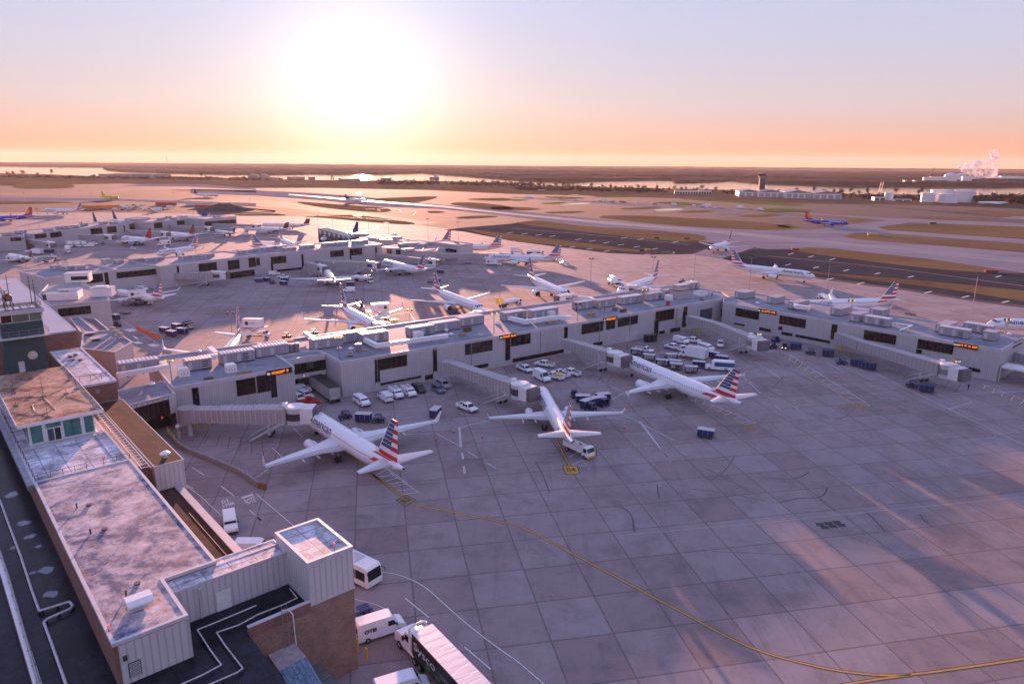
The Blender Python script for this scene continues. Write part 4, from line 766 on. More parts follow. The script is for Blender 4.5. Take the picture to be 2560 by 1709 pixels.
# office block
off = thing('brick_office_block', (0, 0, 0), 0, 'long brick and ribbed metal office block with large patchy frosted roof, bottom left', 'building')
def ublock(par, pts, z0, z1, wm, rm, rimm=trimw, rim=.35, drop=.18, band=.35):
    p = [uf(*a) for a in pts]; n = len(p); a = MB(); a.prism(p, z0, z1-.01, 0, 0); a.build('wall', [wm], par)
    q = []
    for i in range(n):
        p0, p1, p2 = p[i-1], p[i], p[(i+1) % n]; t1 = (p1-p0).normalized(); t2 = (p2-p1).normalized(); n1 = Vector((-t1.y, t1.x)); n2 = Vector((-t2.y, t2.x)); q.append((p1+(n1+n2)*(rim/(1+n1.dot(n2))), p1-(n1+n2)*(.07/(1+n1.dot(n2)))))
    b = MB()
    for i in range(n):
        j = (i+1) % n; A, B, C, D = q[i][1], q[j][1], q[j][0], q[i][0]
        b.add([(A.x, A.y, z1-band), (B.x, B.y, z1-band), (B.x, B.y, z1+drop), (A.x, A.y, z1+drop), (C.x, C.y, z1+drop), (D.x, D.y, z1+drop), (C.x, C.y, z1), (D.x, D.y, z1)], [(0, 1, 2, 3), (3, 2, 4, 5), (5, 4, 6, 7)])
    b.build('coping', [rimm], par); c = MB(); c.poly([(x[0].x, x[0].y) for x in q], z1+.02); c.build('roof', [rm], par)
ublock(off, [(0, 0), (6.1, 0), (6.1, 7.5), (11.2, 7.5), (11.2, 41.2), (0, 41.2)], 10.0, 14.3, brick, frosty2, wht2, .26, .10, .25)
mb = MB(); ubox(mb, .35, 6.16, -.08, -.005, 10.02, 13.98); ubox(mb, 6.105, 6.2, -.08, 7.5, 10.02, 13.98); mb.build('ribbed_cladding', [lilac_w], off)
mb = MB(); ubox(mb, .9, 1.9, -.14, -.085, 10.5, 12.0)
for k in range(9): ubox(mb, .95, 1.85, -.17, -.14, 10.55+k*.16, 10.62+k*.16, 1)
mb.build('louvre', [dgrey, wht2], off); mb = MB(); ubox(mb, .6, .9, -.35, -.085, 12.5, 12.9); mb.build('wall_lamp', [dgrey], off)
ublock(off, [(0, 41.3), (11.3, 41.3), (11.3, 56.2), (0, 56.2)], 10.0, 13.9, brick, frosty, wht2, .3, .1, .3)
ublock(off, [(0, 56.3), (11.3, 56.3), (11.3, 92), (0, 92)], 10.0, 13.8, brick, frosty, wht2, .3, .1, .3)
mb = MB(); ubox(mb, -.75, -.06, 41.3, 90, 13.3, 14.0); mb.build('gutter_ledge', [mat('weathered_ledge', (.26, .27, .32), .5, var=.25, scale=.7)], off)
def udup(par, u, v, z, kind, lb, cat, rot=AU, name=None):
    o = hood(kind); o.location = frame(UO, AU, u, v, z); o.rotation_euler[2] = rot; o['label'] = lb; o['category'] = cat; return o
def vuv(rg, X, Y, z): d = P(rg, X, Y, z).xy-UO; return d.dot(Vector((cos(AU), sin(AU)))), d.dot(Vector((-sin(AU), cos(AU))))
# big white hooded vent on the patchy roof
t = thing('roof_vent', frame(UO, AU, 3.2, 4.4, 14.32), AU, 'large white louvred vent on the near end of the patchy frosted roof', 'roof vent', 'vents on the near roofs'); MB().box(-.75, .75, -.6, .6, .1, .6).build('curb', [dgrey], t)
mb = MB(); mb.ring([[(x, y, z) for y, z in ((-.95, .55), (-.95, .75), (-.55, 1.05), (.55, 1.05), (.95, .75), (.95, .55))] for x in (-1.1, 1.1)], 0, False); mb.build('cowl', [white], t); mb = MB()
for q_ in range(3): mb.box(-1.0, 1.0, -1.0, -.9, .2+q_*.13, .27+q_*.13)
mb.build('slats', [wht2], t)
for i, (rg, x, y) in enumerate((('L1', 571, 265), ('L1', 672, 455), ('L1', 936, 915), ('L1', 660, 245), ('L1', 775, 425), ('L1', 1018, 828))):
    p = P(rg, x, y, 14.32); t = thing('vent_pipe', p, 0, ['short dark vent pipe at the far left of the patchy roof', 'short dark vent pipe second along the patchy roof', 'dark cross-headed vent pipe nearest the white louvred vent', 'low dark roof drain near the railing', 'low dark roof drain in the middle of the patchy roof', 'low dark roof drain beyond the white louvred vent'][i], 'pipe', 'dark vent pipes and drains on the patchy roof')
    h = .55 if i < 3 else .12; MB().cyl((0, 0, 0), (0, 0, h), .09 if i < 3 else .28, n=8).build('pipe', [dgrey], t); MB().cyl((0, 0, h), (0, 0, h+.05), .13 if i < 3 else .32, n=8).build('cap', [dgrey], t)
def lamp_red(lb, p, h=.35):
    t = thing('obstruction_light', p, 0, lb, 'red light', 'red obstruction lights on the roofs'); MB().cyl((0, 0, 0), (0, 0, h), .03, n=6).build('stem', [steel], t)
    MB().cyl((0, 0, h), (0, 0, h+.22), .11, .09, 8).build('lens', [redl], t); MB().box(-.08, .08, -.08, .08, 0, .04).build('base', [dgrey], t)
lamp_red('red light on the near left corner of the patchy frosted roof', P('L1', 808, 1175, 14.5)); lamp_red('red light on the rim of the square white tower by the bus', P('L2', 583, 600, 14.9), 1.0); lamp_red('red light on the front edge of the pinkish penthouse roof', P('Q', 885, 575, 17.7), .3)
def railing(lb, pts, z, h=1.05, m=None, step=2.4, solid=False):
    t = thing('roof_railing', (pts[0].x, pts[0].y, z), 0, lb, 'railing', 'railings on the roofs'); o = Vector(t.location)
    A = [Vector((p.x, p.y, z))-o for p in pts]; mb = MB(); k = Vector((0, 0, 1))
    for a, c in zip(A, A[1:]): mb.bar(a+k*h, c+k*h, .05); mb.bar(a+k*h*.5, c+k*h*.5, .04)
    mb.build('rails', [m or rust], t)
    for a, c in zip(A, A[1:]):
        n = max(1, int((c-a).length/step))
        for i in range(n+1): p = a.lerp(c, i/n); mb = MB(); mb.bar(p, p+k*h, .05); mb.build('post', [m or rust], t)
rl = mat('weathered_rail', (.10, .07, .08), .6, var=.3)
railing('rusty railing between the patchy roof and the frosted terrace, left section', [uf(.5, 41.4), uf(6.0, 41.4)], 14.0, 1.2, rl, 1.3); railing('rusty railing between the patchy roof and the frosted terrace, right section', [uf(8.0, 41.4), uf(11.2, 41.4)], 14.0, 1.2, rl, 1.3)
railing('dark railing along the left edge of the terrace and penthouse', [uf(.2, 41.6), uf(.2, 75)], 13.95, 1.1, rl, 2.5)
# link and square tower
lk_ = thing('white_link_building', (0, 0, 0), 0, 'narrow white ribbed link with frosted roof between the office block and the square tower', 'building')
ublock(lk_, [(6.3, 5.3), (17.75, 5.3), (17.75, 7.45), (6.3, 7.45)], 10.0, 13.85, lilac_w, frosty, wht2, .12, .06, .2); ublock(lk_, [(11.3, 7.46), (17.75, 7.46), (17.75, 8.6), (11.3, 8.6)], 6.0, 13.83, lilac_w, frosty, wht2, .1, .06, .2)
mb = MB(); ubox(mb, 10.2, 11.6, 5.2, 5.29, 10.02, 12.1); mb.build('door', [trimw], lk_); mb = MB(); ubox(mb, 8.6, 8.72, 5.14, 5.29, 10.02, 13.5); ubox(mb, 8.5, 8.95, 5.0, 5.29, 13.2, 13.5); mb.build('downpipe', [wht2], lk_)
mb = MB(); ubox(mb, 16.1, 16.2, 5.14, 5.29, 10.02, 14.2); mb.build('conduit', [wht2], lk_)
tw = thing('square_service_tower', (0, 0, 0), 0, 'square tower, white ribbed above and brick below, with half frosted roof, beside the bus', 'tower')
p = rect(17.8, 22.7, 0, 7.8); mb = MB(); mb.prism(p, 0, 10.1, 0); mb.build('brick_base', [brick2], tw)
ublock(tw, [(17.74, -.06), (22.76, -.06), (22.76, 7.86), (17.74, 7.86)], 10.1, 14.75, lilac_w, frosty, wht2, .26, .3, .3)
for z_, v_ in ((10.1, -.075),): mb = MB(); ubox(mb, 17.7, 22.8, -.09, 7.9, 10.02, 10.14); mb.build('trim', [wht2], tw)
mb = MB(); [ubox(mb, 22.8, 23.3, v_, v_+.35, 13.4, 13.9) for v_ in (1.0, 6.2)]; mb.build('wall_lights', [mat('warm_lamp_box', (.25, .12, .06), .5)], tw)
mb = MB(); mb.prism([uf(8.5, -.05), uf(17.79, -.05), uf(17.79, .24), uf(8.5, .24)], 0, 9.4, 0); mb.build('yard_wall', [brick2], tw)
# wall ladder
t = thing('wall_ladder', frame(UO, AU, 14.6, -.2, 0), AU, 'steel ladder going down the brick wall from the black roof', 'ladder')
mb = MB(); [mb.bar((x, -.15, 4), (x, -.15, 11.8), .05) for x in (0, .5)]; mb.build('rails', [steel], t); mb = MB(); [mb.bar((0, -.15, 4.2+k*.32), (.5, -.15, 4.2+k*.32), .03) for k in range(23)]; mb.build('rungs', [steel], t)
t = thing('roof_pipe', frame(UO, AU, 15.7, -.3, 0), AU, 'white vent pipe going down the brick wall beside the ladder', 'pipe'); MB().tube([(-.9, .6, 10.7), (-.3, .2, 10.7), (0, 0, 10.2), (.15, 0, 5.2)], .06).build('pipe_run', [white], t); MB().box(-.1, .3, -.05, .25, 8.0, 8.05).build('bracket', [steel], t)
# slanted metal roof and yard machinery at the bottom
t = thing('sloped_metal_roof', (0, 0, 0), 0, 'worn blue and pink sloped metal roof against the brick wall at the bottom', 'shed')
sl = frost('weathered_metal_roof', (.05, .11, .16), (.26, .36, .45), .5, .5, .45); zt = 6.4
a = [frame(UO, AU, 12.9, -.15, zt+.4), frame(UO, AU, 15.7, -.15, zt+.4), frame(UO, AU, 15.9, -2.4, zt), frame(UO, AU, 13.0, -2.6, zt)]; mb = MB(); mb.add(a, [(3, 2, 1, 0)]); q = [Vector((v.x, v.y, 0)) for v in a]; mb.add(a+q, [(0, 3, 7, 4), (1, 0, 4, 5), (2, 1, 5, 6), (3, 2, 6, 7)]); mb.build('upper_roof', [mat('pinkish_metal', (.36, .30, .31), .6, var=.3, scale=1.5)], t)
a2 = [a[3], a[2], frame(UO, AU, 15.6, -14, 3.4), frame(UO, AU, 13.2, -14, 3.4)]; mb = MB(); mb.add(a2, [(3, 2, 1, 0)]); q = [Vector((v.x, v.y, 0)) for v in a2]; mb.add(a2+q, [(0, 3, 7, 4), (2, 1, 5, 6), (3, 2, 6, 7)]); mb.build('sloped_roof', [sl], t); mb = MB()
for k in range(6): f_ = (k+.5)/6; mb.bar(a2[0].lerp(a2[1], f_)+Vector((0, 0, .03)), a2[3].lerp(a2[2], f_)+Vector((0, 0, .03)), .04)
mb.build('seams', [mat('blue_seam', (.10, .18, .25), .5)], t)
t = thing('yard_air_unit', frame(UO, AU, 17.3, -2.8, 0), AU, 'large grey-green air unit with panelled top in the yard beside the brick tower', 'air unit'); gg_ = mat('grey_green_paint', (.13, .15, .155), .5, var=.12)
MB().box(-.9, .9, -2.8, 2.8, .4, 3.0).build('body', [gg_], t); mb = MB(); [mb.box(-.93, .93, y0, y0+1.3, 3.0, 3.06) for y0 in (-2.8, -1.4, 0, 1.4)]; mb.build('top_panels', [gg_], t); MB().box(-.85, .85, -2.7, 2.7, 0, .4).build('frame', [dgrey], t); mb = MB(); mb.cyl((-1.5, -2.2, 0), (-1.5, -2.2, 1.4), .35); mb.build('tank', [wht2], t)
t = thing('yard_deck', (0, 0, 0), 0, 'dark raised roof strip with frost along its edge, between the yard unit and the road', 'building'); mb = MB(); mb.prism(rect(8, 19.0, -30, -.06), 0, .9, 0, 1); mb.build('deck', [brick2, darkroof], t); mb = MB(); ubox(mb, 19.0, 19.25, -30, -.4, 0, 1.1); mb.build('edge_wall', [wht2], t)
# penthouse
ph = thing('penthouse', frame(UO, AU, 0, 0), AU, 'white penthouse with teal glass fronts under a pinkish sunlit roof', 'building')
MB().box(1.6, 10.0, 56.5, 82, 13.85, 17.2).build('wall', [trimw], ph)
for u0, u1 in ((1.9, 3.3), (6.0, 8.2), (8.7, 9.85)):
    mb = MB(); mb.box(u0, u1, 56.40, 56.47, 14.3, 16.9)
    if u1-u0 > 2: mb.box((u0+u1)/2-.03, (u0+u1)/2+.03, 56.36, 56.40, 14.3, 16.9, 1)
    mb.build('window', [tealg, mull], ph)
MB().box(3.8, 5.7, 56.42, 56.47, 16.2, 16.9).build('window', [tealg], ph)
for u0, m_ in ((3.9, blueg), (4.8, glass)): d_ = MB().box(u0, u0+.75, 56.40, 56.47, 14.2, 16.0).build('door', [m_], ph); MB().box(u0-.08, u0, 56.36, 56.40, 14.1, 16.1).build('jamb', [white], d_)
mb = MB()
for v_ in range(57, 80, 3): mb.box(1.52, 1.58, v_, v_+2.0, 14.4, 16.8)
mb.build('side_windows', [blueg], ph)
mb = MB(); mb.box(.4, 11.3, 56.0, 87.4, 17.2, 17.42); mb.build('roof', [rustroof], ph); mb = MB()
for a_ in ((.3, 11.4, 55.9, 56.0), (.3, .4, 55.9, 87.4), (11.3, 11.4, 55.9, 87.4)): mb.box(*a_, 17.05, 17.55)
mb.build('roof_edge', [trimw], ph)
mb = MB(); mb.box(1.2, 10.6, 55.2, 56.4, 13.86, 14.02)
for k in range(8): mb.box(1.3+k*1.15, 1.36+k*1.15, 55.15, 56.4, 14.02, 14.06)
mb.build('walkway', [wht2], ph)
for i, (x, y, h) in enumerate(sorted(((235, 440, 1.6), (635, 300, 3.2), (440, 310, .7), (975, 260, .9), (700, 600, 2.2), (1370, 480, 2.0), (1010, 60, 2.0), (1125, 190, 1.8), (205, 250, 3.0)), key=lambda q_: hypot(q_[0]-235, q_[1]-740))):
    p = P('Q', x, y, 17.43); t = thing('antenna', p, 0, 'thin %s aerial on the pinkish penthouse roof, %s of nine from its near left corner' % ('tall' if h > 1.7 else 'short', ORD[i]), 'antenna', 'aerials on the penthouse roof')
    MB().cyl((0, 0, 0), (0, 0, h), .035, .02, 6).build('mast', [dgrey], t); MB().cyl((0, 0, 0), (0, 0, .12), .42, .38, 10).build('foot', [dgrey], t)
cb_ = thing('roof_cables', frame(UO, AU, 3, 60, 17.43), 0, 'dark cables snaking between the aerials on the penthouse roof', 'cables')
for a_ in [('Q', 150, 530, 660, 600, 970, 290), ('Q', 60, 350, 450, 290, 640, 310, 900, 200), ('Q', 970, 290, 1350, 400), ('Q', 640, 310, 820, 490), ('Q', 480, 420, 500, 530, 760, 600)]:
    q = [P(a_[0], a_[i], a_[i+1], 17.46)-cb_.location for i in range(1, len(a_), 2)]; mb = MB(); mb.tube(curve(q, 2), .03, 5); mb.build('cable', [dgrey], cb_)
# brown roofed wing, metal ladder walkway
wg = thing('brown_roofed_wing', (0, 0, 0), 0, 'white ribbed wing with flat brown gravel roof beside the penthouse', 'building')
ublock(wg, [(13.7, 39.8), (17.6, 39.8), (17.6, 74.3), (13.7, 74.3)], 6.5, 13.0, lilac_w, brownroof, wht2, .06, .03, .3)
MB().prism(rect(11.25, 15.9, 13.6, 39.8), 0, 9.2, 0, 0).build('gravel_roof', [brownroof], wg); MB().prism(rect(15.92, 16.9, 13.6, 42), 0, 9.4, 0, 0).build('pale_roof_strip', [mat('pale_membrane', (.36, .37, .42), .5, var=.1)], wg)
mb = MB(); mb.tube([P('L1', 1400, 300, 9.6), P('L1', 1710, 650, 9.6)], .05); mb.build('conduit', [mat('rusty_conduit', (.30, .16, .10), .7, var=.2)], wg)
udup(None, *vuv('M1', 1517, 1330, 13.05), 13.03, 'mushroom', 'white capped vent on the near end of the brown gravel roof', 'roof vent')
t = thing('roof_walkway', frame(UO, AU, 0, 0), AU, 'long white ladder-like walkway laid along the edge of the brown roof', 'walkway'); mb = MB(); mb.bar((11.6, 37, 14.3), (11.9, 66, 14.3), .08); mb.bar((12.6, 36.5, 14.3), (12.7, 66, 14.3), .08); mb.build('rails', [trimw], t); mb = MB(); [mb.bar((11.6, 37.2+k*1.25, 14.3), (12.62, 37.2+k*1.25, 14.3), .07) for k in range(23)]; mb.build('rungs', [trimw], t)
MB().box(11.35, 13.65, 41.5, 74, 6.5, 12.9).build('deck', [mat('amber_side', (.24, .15, .10), .6, var=.3)], t)
# brick block beside the control tower
bb = thing('brick_roof_block', (0, 0, 0), 0, 'square brick block with pale frosted roof and railing, right of the green tower', 'building')
ublock(bb, [(11.6, 74.4), (17.1, 74.4), (17.1, 103.9), (11.6, 103.9)], 0, 16.6, brick, frosty, wht2, .25, .1, .3)
mb = MB(); p0 = frame(UO, AU, 14.0, 74.35, 15.3); mb.cyl(p0, p0+Vector((.25*sin(AU), -.25*cos(AU), 0)), .42, .42, 16); mb.build('round_fan', [steel], bb)
railing('thin dark railing on the front edge of the brick block beside the green tower', [uf(11.9, 76.5), uf(16.9, 76.3)], 16.7, 1.1, rl, 1.5)
for i, (x, y) in enumerate(((690, 395), (670, 440), (735, 440), (640, 410))):
    t = thing('roof_hatch', P('M1', x, y, 16.68), AU, 'small dark vent on the brick block roof, %s of four' % ORD[i], 'vent', 'small dark vents on the brick block roof'); MB().box(-.3, .3, -.5, .5, 0, .25).build('box', [dgrey], t); MB().box(-.35, .35, -.55, .55, .25, .3).build('lid', [steel], t)
# long hall with pale roof behind the tower
lh = thing('long_hall', (0, 0, 0), 0, 'long hall with a smooth pale blue roof and brick end behind the green tower', 'building')
ublock(lh, [(-30, 105.7), (17.0, 106.1), (17.0, 194), (-30, 194)], 0, 20.0, brick, mat('pale_blue_membrane', (.34, .36, .43), .5, var=.10, scale=.12), wht2, .1, .05, .3)
# control tower
ct = thing('control_tower', frame(UO, AU, 0, 0), AU, 'dark teal tiled control tower with glazed cab and roof aerials at the left edge', 'control tower')
tealw = NT('teal_tile', .45); uvc = tealw.coord('UV'); x_, y_, _z = tealw.sep(uvc)
ee = tealw.math('MAXIMUM', tealw.math('ABSOLUTE', tealw.math('SUBTRACT', tealw.math('FRACT', tealw.math('DIVIDE', x_, .6)), .5)), tealw.math('ABSOLUTE', tealw.math('SUBTRACT', tealw.math('FRACT', tealw.math('DIVIDE', y_, .4)), .5)))
tealw.col(tealw.mix(tealw.ramp(ee, [(.44, 0.0), (.48, .5)]), tealw.mix(tealw.noise(uvc, .7, 4), (.012, .05, .062), (.025, .085, .10)), (.008, .02, .028)))
MB().box(3.0, 9.05, 87.5, 94, 13.9, 23.7).build('shaft', [tealw.m], ct)
MB().box(2.3, 9.9, 86.3, 95.2, 23.7, 23.95).build('balcony', [wht2], ct)
mb = MB()
for k in range(6): mb.bar((2.4+k*1.48, 86.4, 23.95), (2.4+k*1.48, 86.4, 25.1), .05)
for k in range(5): mb.bar((9.8, 86.4+k*2.1, 23.95), (9.8, 86.4+k*2.1, 25.1), .05)
for z_ in (24.5, 25.1): mb.bar((2.4, 86.4, z_), (9.8, 86.4, z_), .05); mb.bar((9.8, 86.4, z_), (9.8, 95, z_), .05)
mb.build('balcony_railing', [steel], ct)
MB().box(2.9, 9.2, 87.2, 94.2, 23.95, 26.5).build('upper_wall', [tealw.m], ct)
mb = MB(); mb.ring([[(x0, y0, z_) for x0, y0 in ((3.2-e, 87.1-e), (9.1+e, 87.1-e), (9.1+e, 94+e), (3.2-e, 94+e))] for z_, e in ((26.5, 0), (26.65, .05))], 0, False); mb.build('cab_sill', [wht2], ct)
cg = mat('cab_glass', (.13, .16, .13), .08, var=.5, scale=.6)
for u0, u1, g_ in ((3.15, 4.7, glass), (4.75, 7.25, cg), (7.35, 9.05, cg)):
    mb = MB(); mb.add([(u0, 87.08, 26.65), (u1, 87.08, 26.65), (u1+.1*(u1 > 9), 86.85, 28.0), (u0, 86.85, 28.0)], [(0, 1, 2, 3)]); mb.build('window', [g_], ct)
mb = MB(); mb.add([(9.15, 87.1, 26.65), (9.15, 94, 26.65), (9.4, 94.2, 28.0), (9.4, 86.9, 28.0)], [(0, 1, 2, 3)]); mb.build('window', [mat('lit_tint_cab_glass', (.30, .32, .20), .2, var=.3)], ct)  # this side pane's lit look is put into its lighter colour
MB().box(3.3, 9.0, 87.3, 93.9, 26.5, 26.6).build('cab_floor', [brn], ct); MB().box(4.9, 6.8, 87.6, 89, 26.6, 27.2).build('desk', [tan], ct)
mb = MB(); [mb.box(u_-.05, u_+.05, 86.9, 87.0, 26.6, 28.05) for u_ in (4.72, 7.3, 9.1)]; mb.build('mullions', [trimw], ct)
MB().box(2.6, 9.6, 86.6, 94.6, 28.0, 28.75).build('cab_roof', [fasc], ct); MB().box(2.9, 9.3, 86.9, 94.3, 28.76, 28.8).build('roof_deck', [darkroof], ct)
MB().box(4.6, 5.5, 87.42, 87.49, 17.3, 19.4).build('door', [wht2], ct)
mb = MB(); mb.cyl((6.9, 87.1, 20.3), (6.9, 87.35, 20.3), .75, .75, 20); mb.cyl((6.9, 86.95, 20.3), (6.9, 87.1, 20.3), .2, .75, 20); mb.cyl((6.9, 87.3, 20.3), (6.9, 87.5, 20.3), .1); mb.build('dish', [mat('dish_cream', (.52, .45, .42), .5)], ct)
mb = MB(); [mb.box(3.2+k*1.1, 4.0+k*1.1, 87.2+j*1.2, 88.0+j*1.2, 28.8, 29.0) for k in range(5) for j in range(2)]; mb.build('roof_panels', [white], ct)
for i, (x, y, u_, v_, h, lb) in enumerate(((235, 410, 5.4, 92.5, 5.5, 'tallest dark mast on the control tower roof, beside the red beacon'), (465, 410, 8.6, 92, 4.8, 'dark mast on the right side of the control tower roof'), (110, 520, 4.3, 91.5, 3.6, 'thin dark mast left of the red beacon on the control tower'), (545, 460, 9.1, 91, 4.2, 'slim mast at the right rear corner of the control tower roof'), (65, 560, 3.4, 90.5, 3.4, 'dark mast at the left of the lattice frame on the control tower'))):
    t = thing('antenna', frame(UO, AU, u_, v_, 28.8), AU, lb, 'antenna', 'masts on the control tower roof'); MB().cyl((0, 0, 0), (0, 0, h), .09, .05, 6).build('mast', [dgrey], t); mb = MB(); mb.bar((-.5, 0, h*.7), (.5, 0, h*.7), .05); mb.bar((-.3, 0, h*.85), (.3, 0, h*.85), .04); mb.build('crossarms', [dgrey], t); MB().cyl((0, 0, h), (0, 0, h+.2), .1, n=6).build('tip', [redl if i in (0, 2) else dgrey], t)
t = thing('beacon', frame(UO, AU, 5.0, 91, 28.8), AU, 'rusty red rotating beacon on a lattice stand on the control tower roof', 'beacon'); MB().cyl((0, 0, 1.6), (0, .5, 1.9), .7, .6, 14).build('drum', [rust], t); MB().cyl((0, -.06, 1.58), (0, 0, 1.6), .45, .45, 14).build('lens', [mat('beacon_lens', (.4, .2, .15), .2)], t); mb = MB(); [mb.bar((x, y, 0), (x*.6, y*.6, 1.2), .1) for x in (-.7, .7) for y in (-.5, .5)]; mb.box(-.6, .6, -.5, .5, 1.1, 1.25); mb.build('stand', [dgrey], t)
t = thing('lattice_frame', frame(UO, AU, 3.6, 90, 28.8), AU, 'dark lattice frame on the left of the control tower roof', 'frame'); mb = MB(); [mb.bar((x, 0, 0), (x, 0, 3.0), .1) for x in (-.3, 1.0)]; mb.bar((-.3, 0, 3), (1.4, 0, 3), .1); mb.bar((-.3, 0, .2), (1, 0, 3), .08); mb.bar((1, 0, .2), (-.3, 0, 3), .08); mb.build('frame_bars', [dgrey], t); MB().box(-.4, 1.1, -.2, .2, 0, .08).build('foot', [dgrey], t)
railing('thin dark railing round the control tower roof', [uf(9.3, 94.2), uf(9.3, 86.9), uf(2.8, 86.9)], 28.8, 1.0, dgrey, 1.6)
# low white buildings beyond the tower
def tri(name, lb, rg, pts, z, z0=0, wm=None, rm=None, band=.4, cat='building'):
    t = thing(name, (0, 0, 0), 0, lb, cat); shell(t, [P(rg, pts[i], pts[i+1], z).xy for i in range(0, len(pts), 2)], z0, z, wm or mat('cream_panel', (.50, .47, .47), .5, var=.08), rm or rooft, band); return t
pinkroof = frost('pinkish_membrane_roof', (.20, .18, .20), (.38, .33, .34), .45, .12, .6)  # membrane mottled in pinkish greys
t = tri('white_terminal_block', 'large smooth cream block with one wide dark window strip, behind the green tower', 'T', (740, 728, 1610, 640, 1575, 585, 1480, 500, 1210, 410, 1180, 345, 700, 410, 560, 560), 9.8, rm=pinkroof)
A, B = P('T', 740, 728, 9.8).xy, P('T', 1610, 640, 9.8).xy; winpx(t, Wall(A, B), 'T', 850, 778, 1340, 840, 5)
t = tri('ladder_block', 'low white block with a wall ladder and three drum vents on its blue roof', 'M1', (740, 330, 1050, 365, 1215, 270, 1035, 155, 760, 190), 9.0, rm=rooft, wm=lilac)
t = thing('wall_ladder', P('M1', 1060, 270, 9.0), AU, 'dark caged ladder on the corner of the low white block', 'ladder'); mb = MB(); [mb.bar((x, -.3, -6), (x, -.3, .9), .06) for x in (-.3, .3)]; [mb.bar((-.3, -.3, -5.8+k*.35), (.3, -.3, -5.8+k*.35), .04) for k in range(19)]; mb.build('rails_and_rungs', [steel], t); MB().box(-.4, .4, -.35, .1, .9, .95).build('landing', [steel], t)
for i, (x, y) in enumerate(((1040, 185), (1075, 215), (1110, 240))):
    o = hood('fan'); o.location = P('M1', x, y, 8.75); o.scale = (1.3, 1.3, 1.6); o['label'] = 'grey drum vent on the low white block, %s of three from the far end' % ORD[i]; o['category'] = 'roof vent'; o['group'] = 'drum vents on the low white block'
for i, (x, y) in enumerate(((820, 210), (880, 260))):
    t = thing('roof_vent', P('M1', x, y, 8.75), AU, ['far wide flat-topped vent on the blue roof of the low white block', 'near wide flat-topped vent on the blue roof of the low white block'][i], 'roof vent'); MB().box(-.9, .9, -.6, .6, 0, .5).build('curb', [dgrey], t); MB().box(-1.3, 1.3, -.9, .9, .5, .75).build('lid', [wht2], t)
t = tri('lean_to', 'dark blue flat lean-to roof between the cream block and the long hall', 'T', (1020, 905, 1160, 885, 1420, 1105, 1180, 1110), 7.5, wm=lilac, rm=mat('dark_blue_membrane', (.10, .13, .19), .5, var=.15), band=.2)
t = tri('lean_to', 'dark sloping lean-to with a pale orange strip beside the cream block', 'T', (1180, 890, 1400, 915, 1620, 1090, 1440, 1110), 6.5, wm=lilac, rm=mat('dark_brown_membrane', (.09, .075, .09), .6, var=.15), band=.2)
t = thing('rooftop_hut', P('T', 960, 395, 9.6), radians(20), 'white hut with a dark window on the far roof behind the green tower', 'hut'); MB().box(0, 8, 0, 6, 0, 3.2).build('wall', [white], t); MB().box(2.0, 7.5, -.05, 0, .9, 2.3).build('window', [glass], t); MB().box(-.15, 8.15, -.15, 6.15, 3.2, 3.4).build('roof', [wht2], t)
t = thing('rooftop_hut', P('T', 1330, 605, 9.6), radians(15), 'large white box unit on the cream block roof near its corner', 'hut'); MB().box(0, 6.5, 0, 5, 0, 2.8).build('wall', [white], t); MB().box(-.1, 6.6, -.1, 5.1, 2.8, 3.0).build('roof', [wht2], t); MB().box(1, 5, 1, 4, 3.0, 3.4).build('cap', [white], t)
t = thing('rooftop_hut', P('T', 690, 660, 9.6), radians(20), 'open U-shaped white roof enclosure beside the green tower', 'enclosure'); MB().box(0, 9, 0, .6, 0, 2.4).build('wall', [white], t); MB().box(8.4, 9, .6, 7, 0, 2.4).build('wall', [white], t); MB().box(2, 9, 7, 7.6, 0, 2.6).build('wall', [white], t); MB().box(-1.5, 5, 1.5, 6.5, 0, 2.0).build('plant_box', [blueg], t)
# concrete barrier along the ramp
bar = [P('M1', 1560, 1150), P('M1', 1620, 1215), P('M1', 1700, 1278), P('M1', 1830, 1330), P('M1', 2080, 1430), P('M1', 2250, 1510), P('L2', 10, 105), P('L2', 72, 130)]
bar = curve([p.xy for p in bar], 1); t = thing('ramp_barrier', (0, 0, 0), 0, 'long curved concrete barrier beside the ramp road', 'barrier')
for i, (a, c) in enumerate(zip(bar, bar[1:])): mb = MB(); mb.bar((a.x, a.y, .5), (c.x, c.y, .5), .45, 1.0); mb.build('segment', [mat('stained_concrete', (.27, .24, .24), .8, var=.3, scale=1) if i < len(bar)-3 else rust], t)
# ------------------------------------------------------------------ airliners
silver = mat('silver_white_paint', (.74, .75, .78), .28, var=.04, scale=.3, coat=.3); pwh = mat('airliner_white_paint', (.80, .80, .81), .3, var=.04, scale=.3, coat=.3)
abl = mat('livery_blue', (.015, .06, .17), .4, var=.1); ard = mat('livery_red', (.50, .018, .022), .4, var=.08); dkblue = mat('deep_blue_paint', (.012, .035, .16), .35, var=.08); swblue = mat('bright_blue_paint', (.02, .045, .42), .35, var=.08)
dred = mat('dark_red_paint', (.22, .018, .02), .4, var=.08); orn = mat('warm_orange_paint', (.75, .22, .02), .4, var=.08); yel = mat('bright_yellow_paint', (.72, .52, .02), .4, var=.05); gryp = mat('wing_grey', (.64, .65, .68), .35, var=.06, scale=.4)
darkm = mat('engine_dark', (.02, .02, .024), .4, .5, var=0); metal = mat('bare_metal', (.55, .55, .58), .22, .9, var=0); belly = mat('belly_grey', (.42, .43, .46), .4, var=.05); txtb = mat('lettering_blue_grey', (.05, .07, .13), .4, var=0); crimson = mat('crimson_paint', (.45, .015, .02), .4, var=.05)
wdark = mat('cabin_window_dark', (.015, .018, .025), .15, var=0)
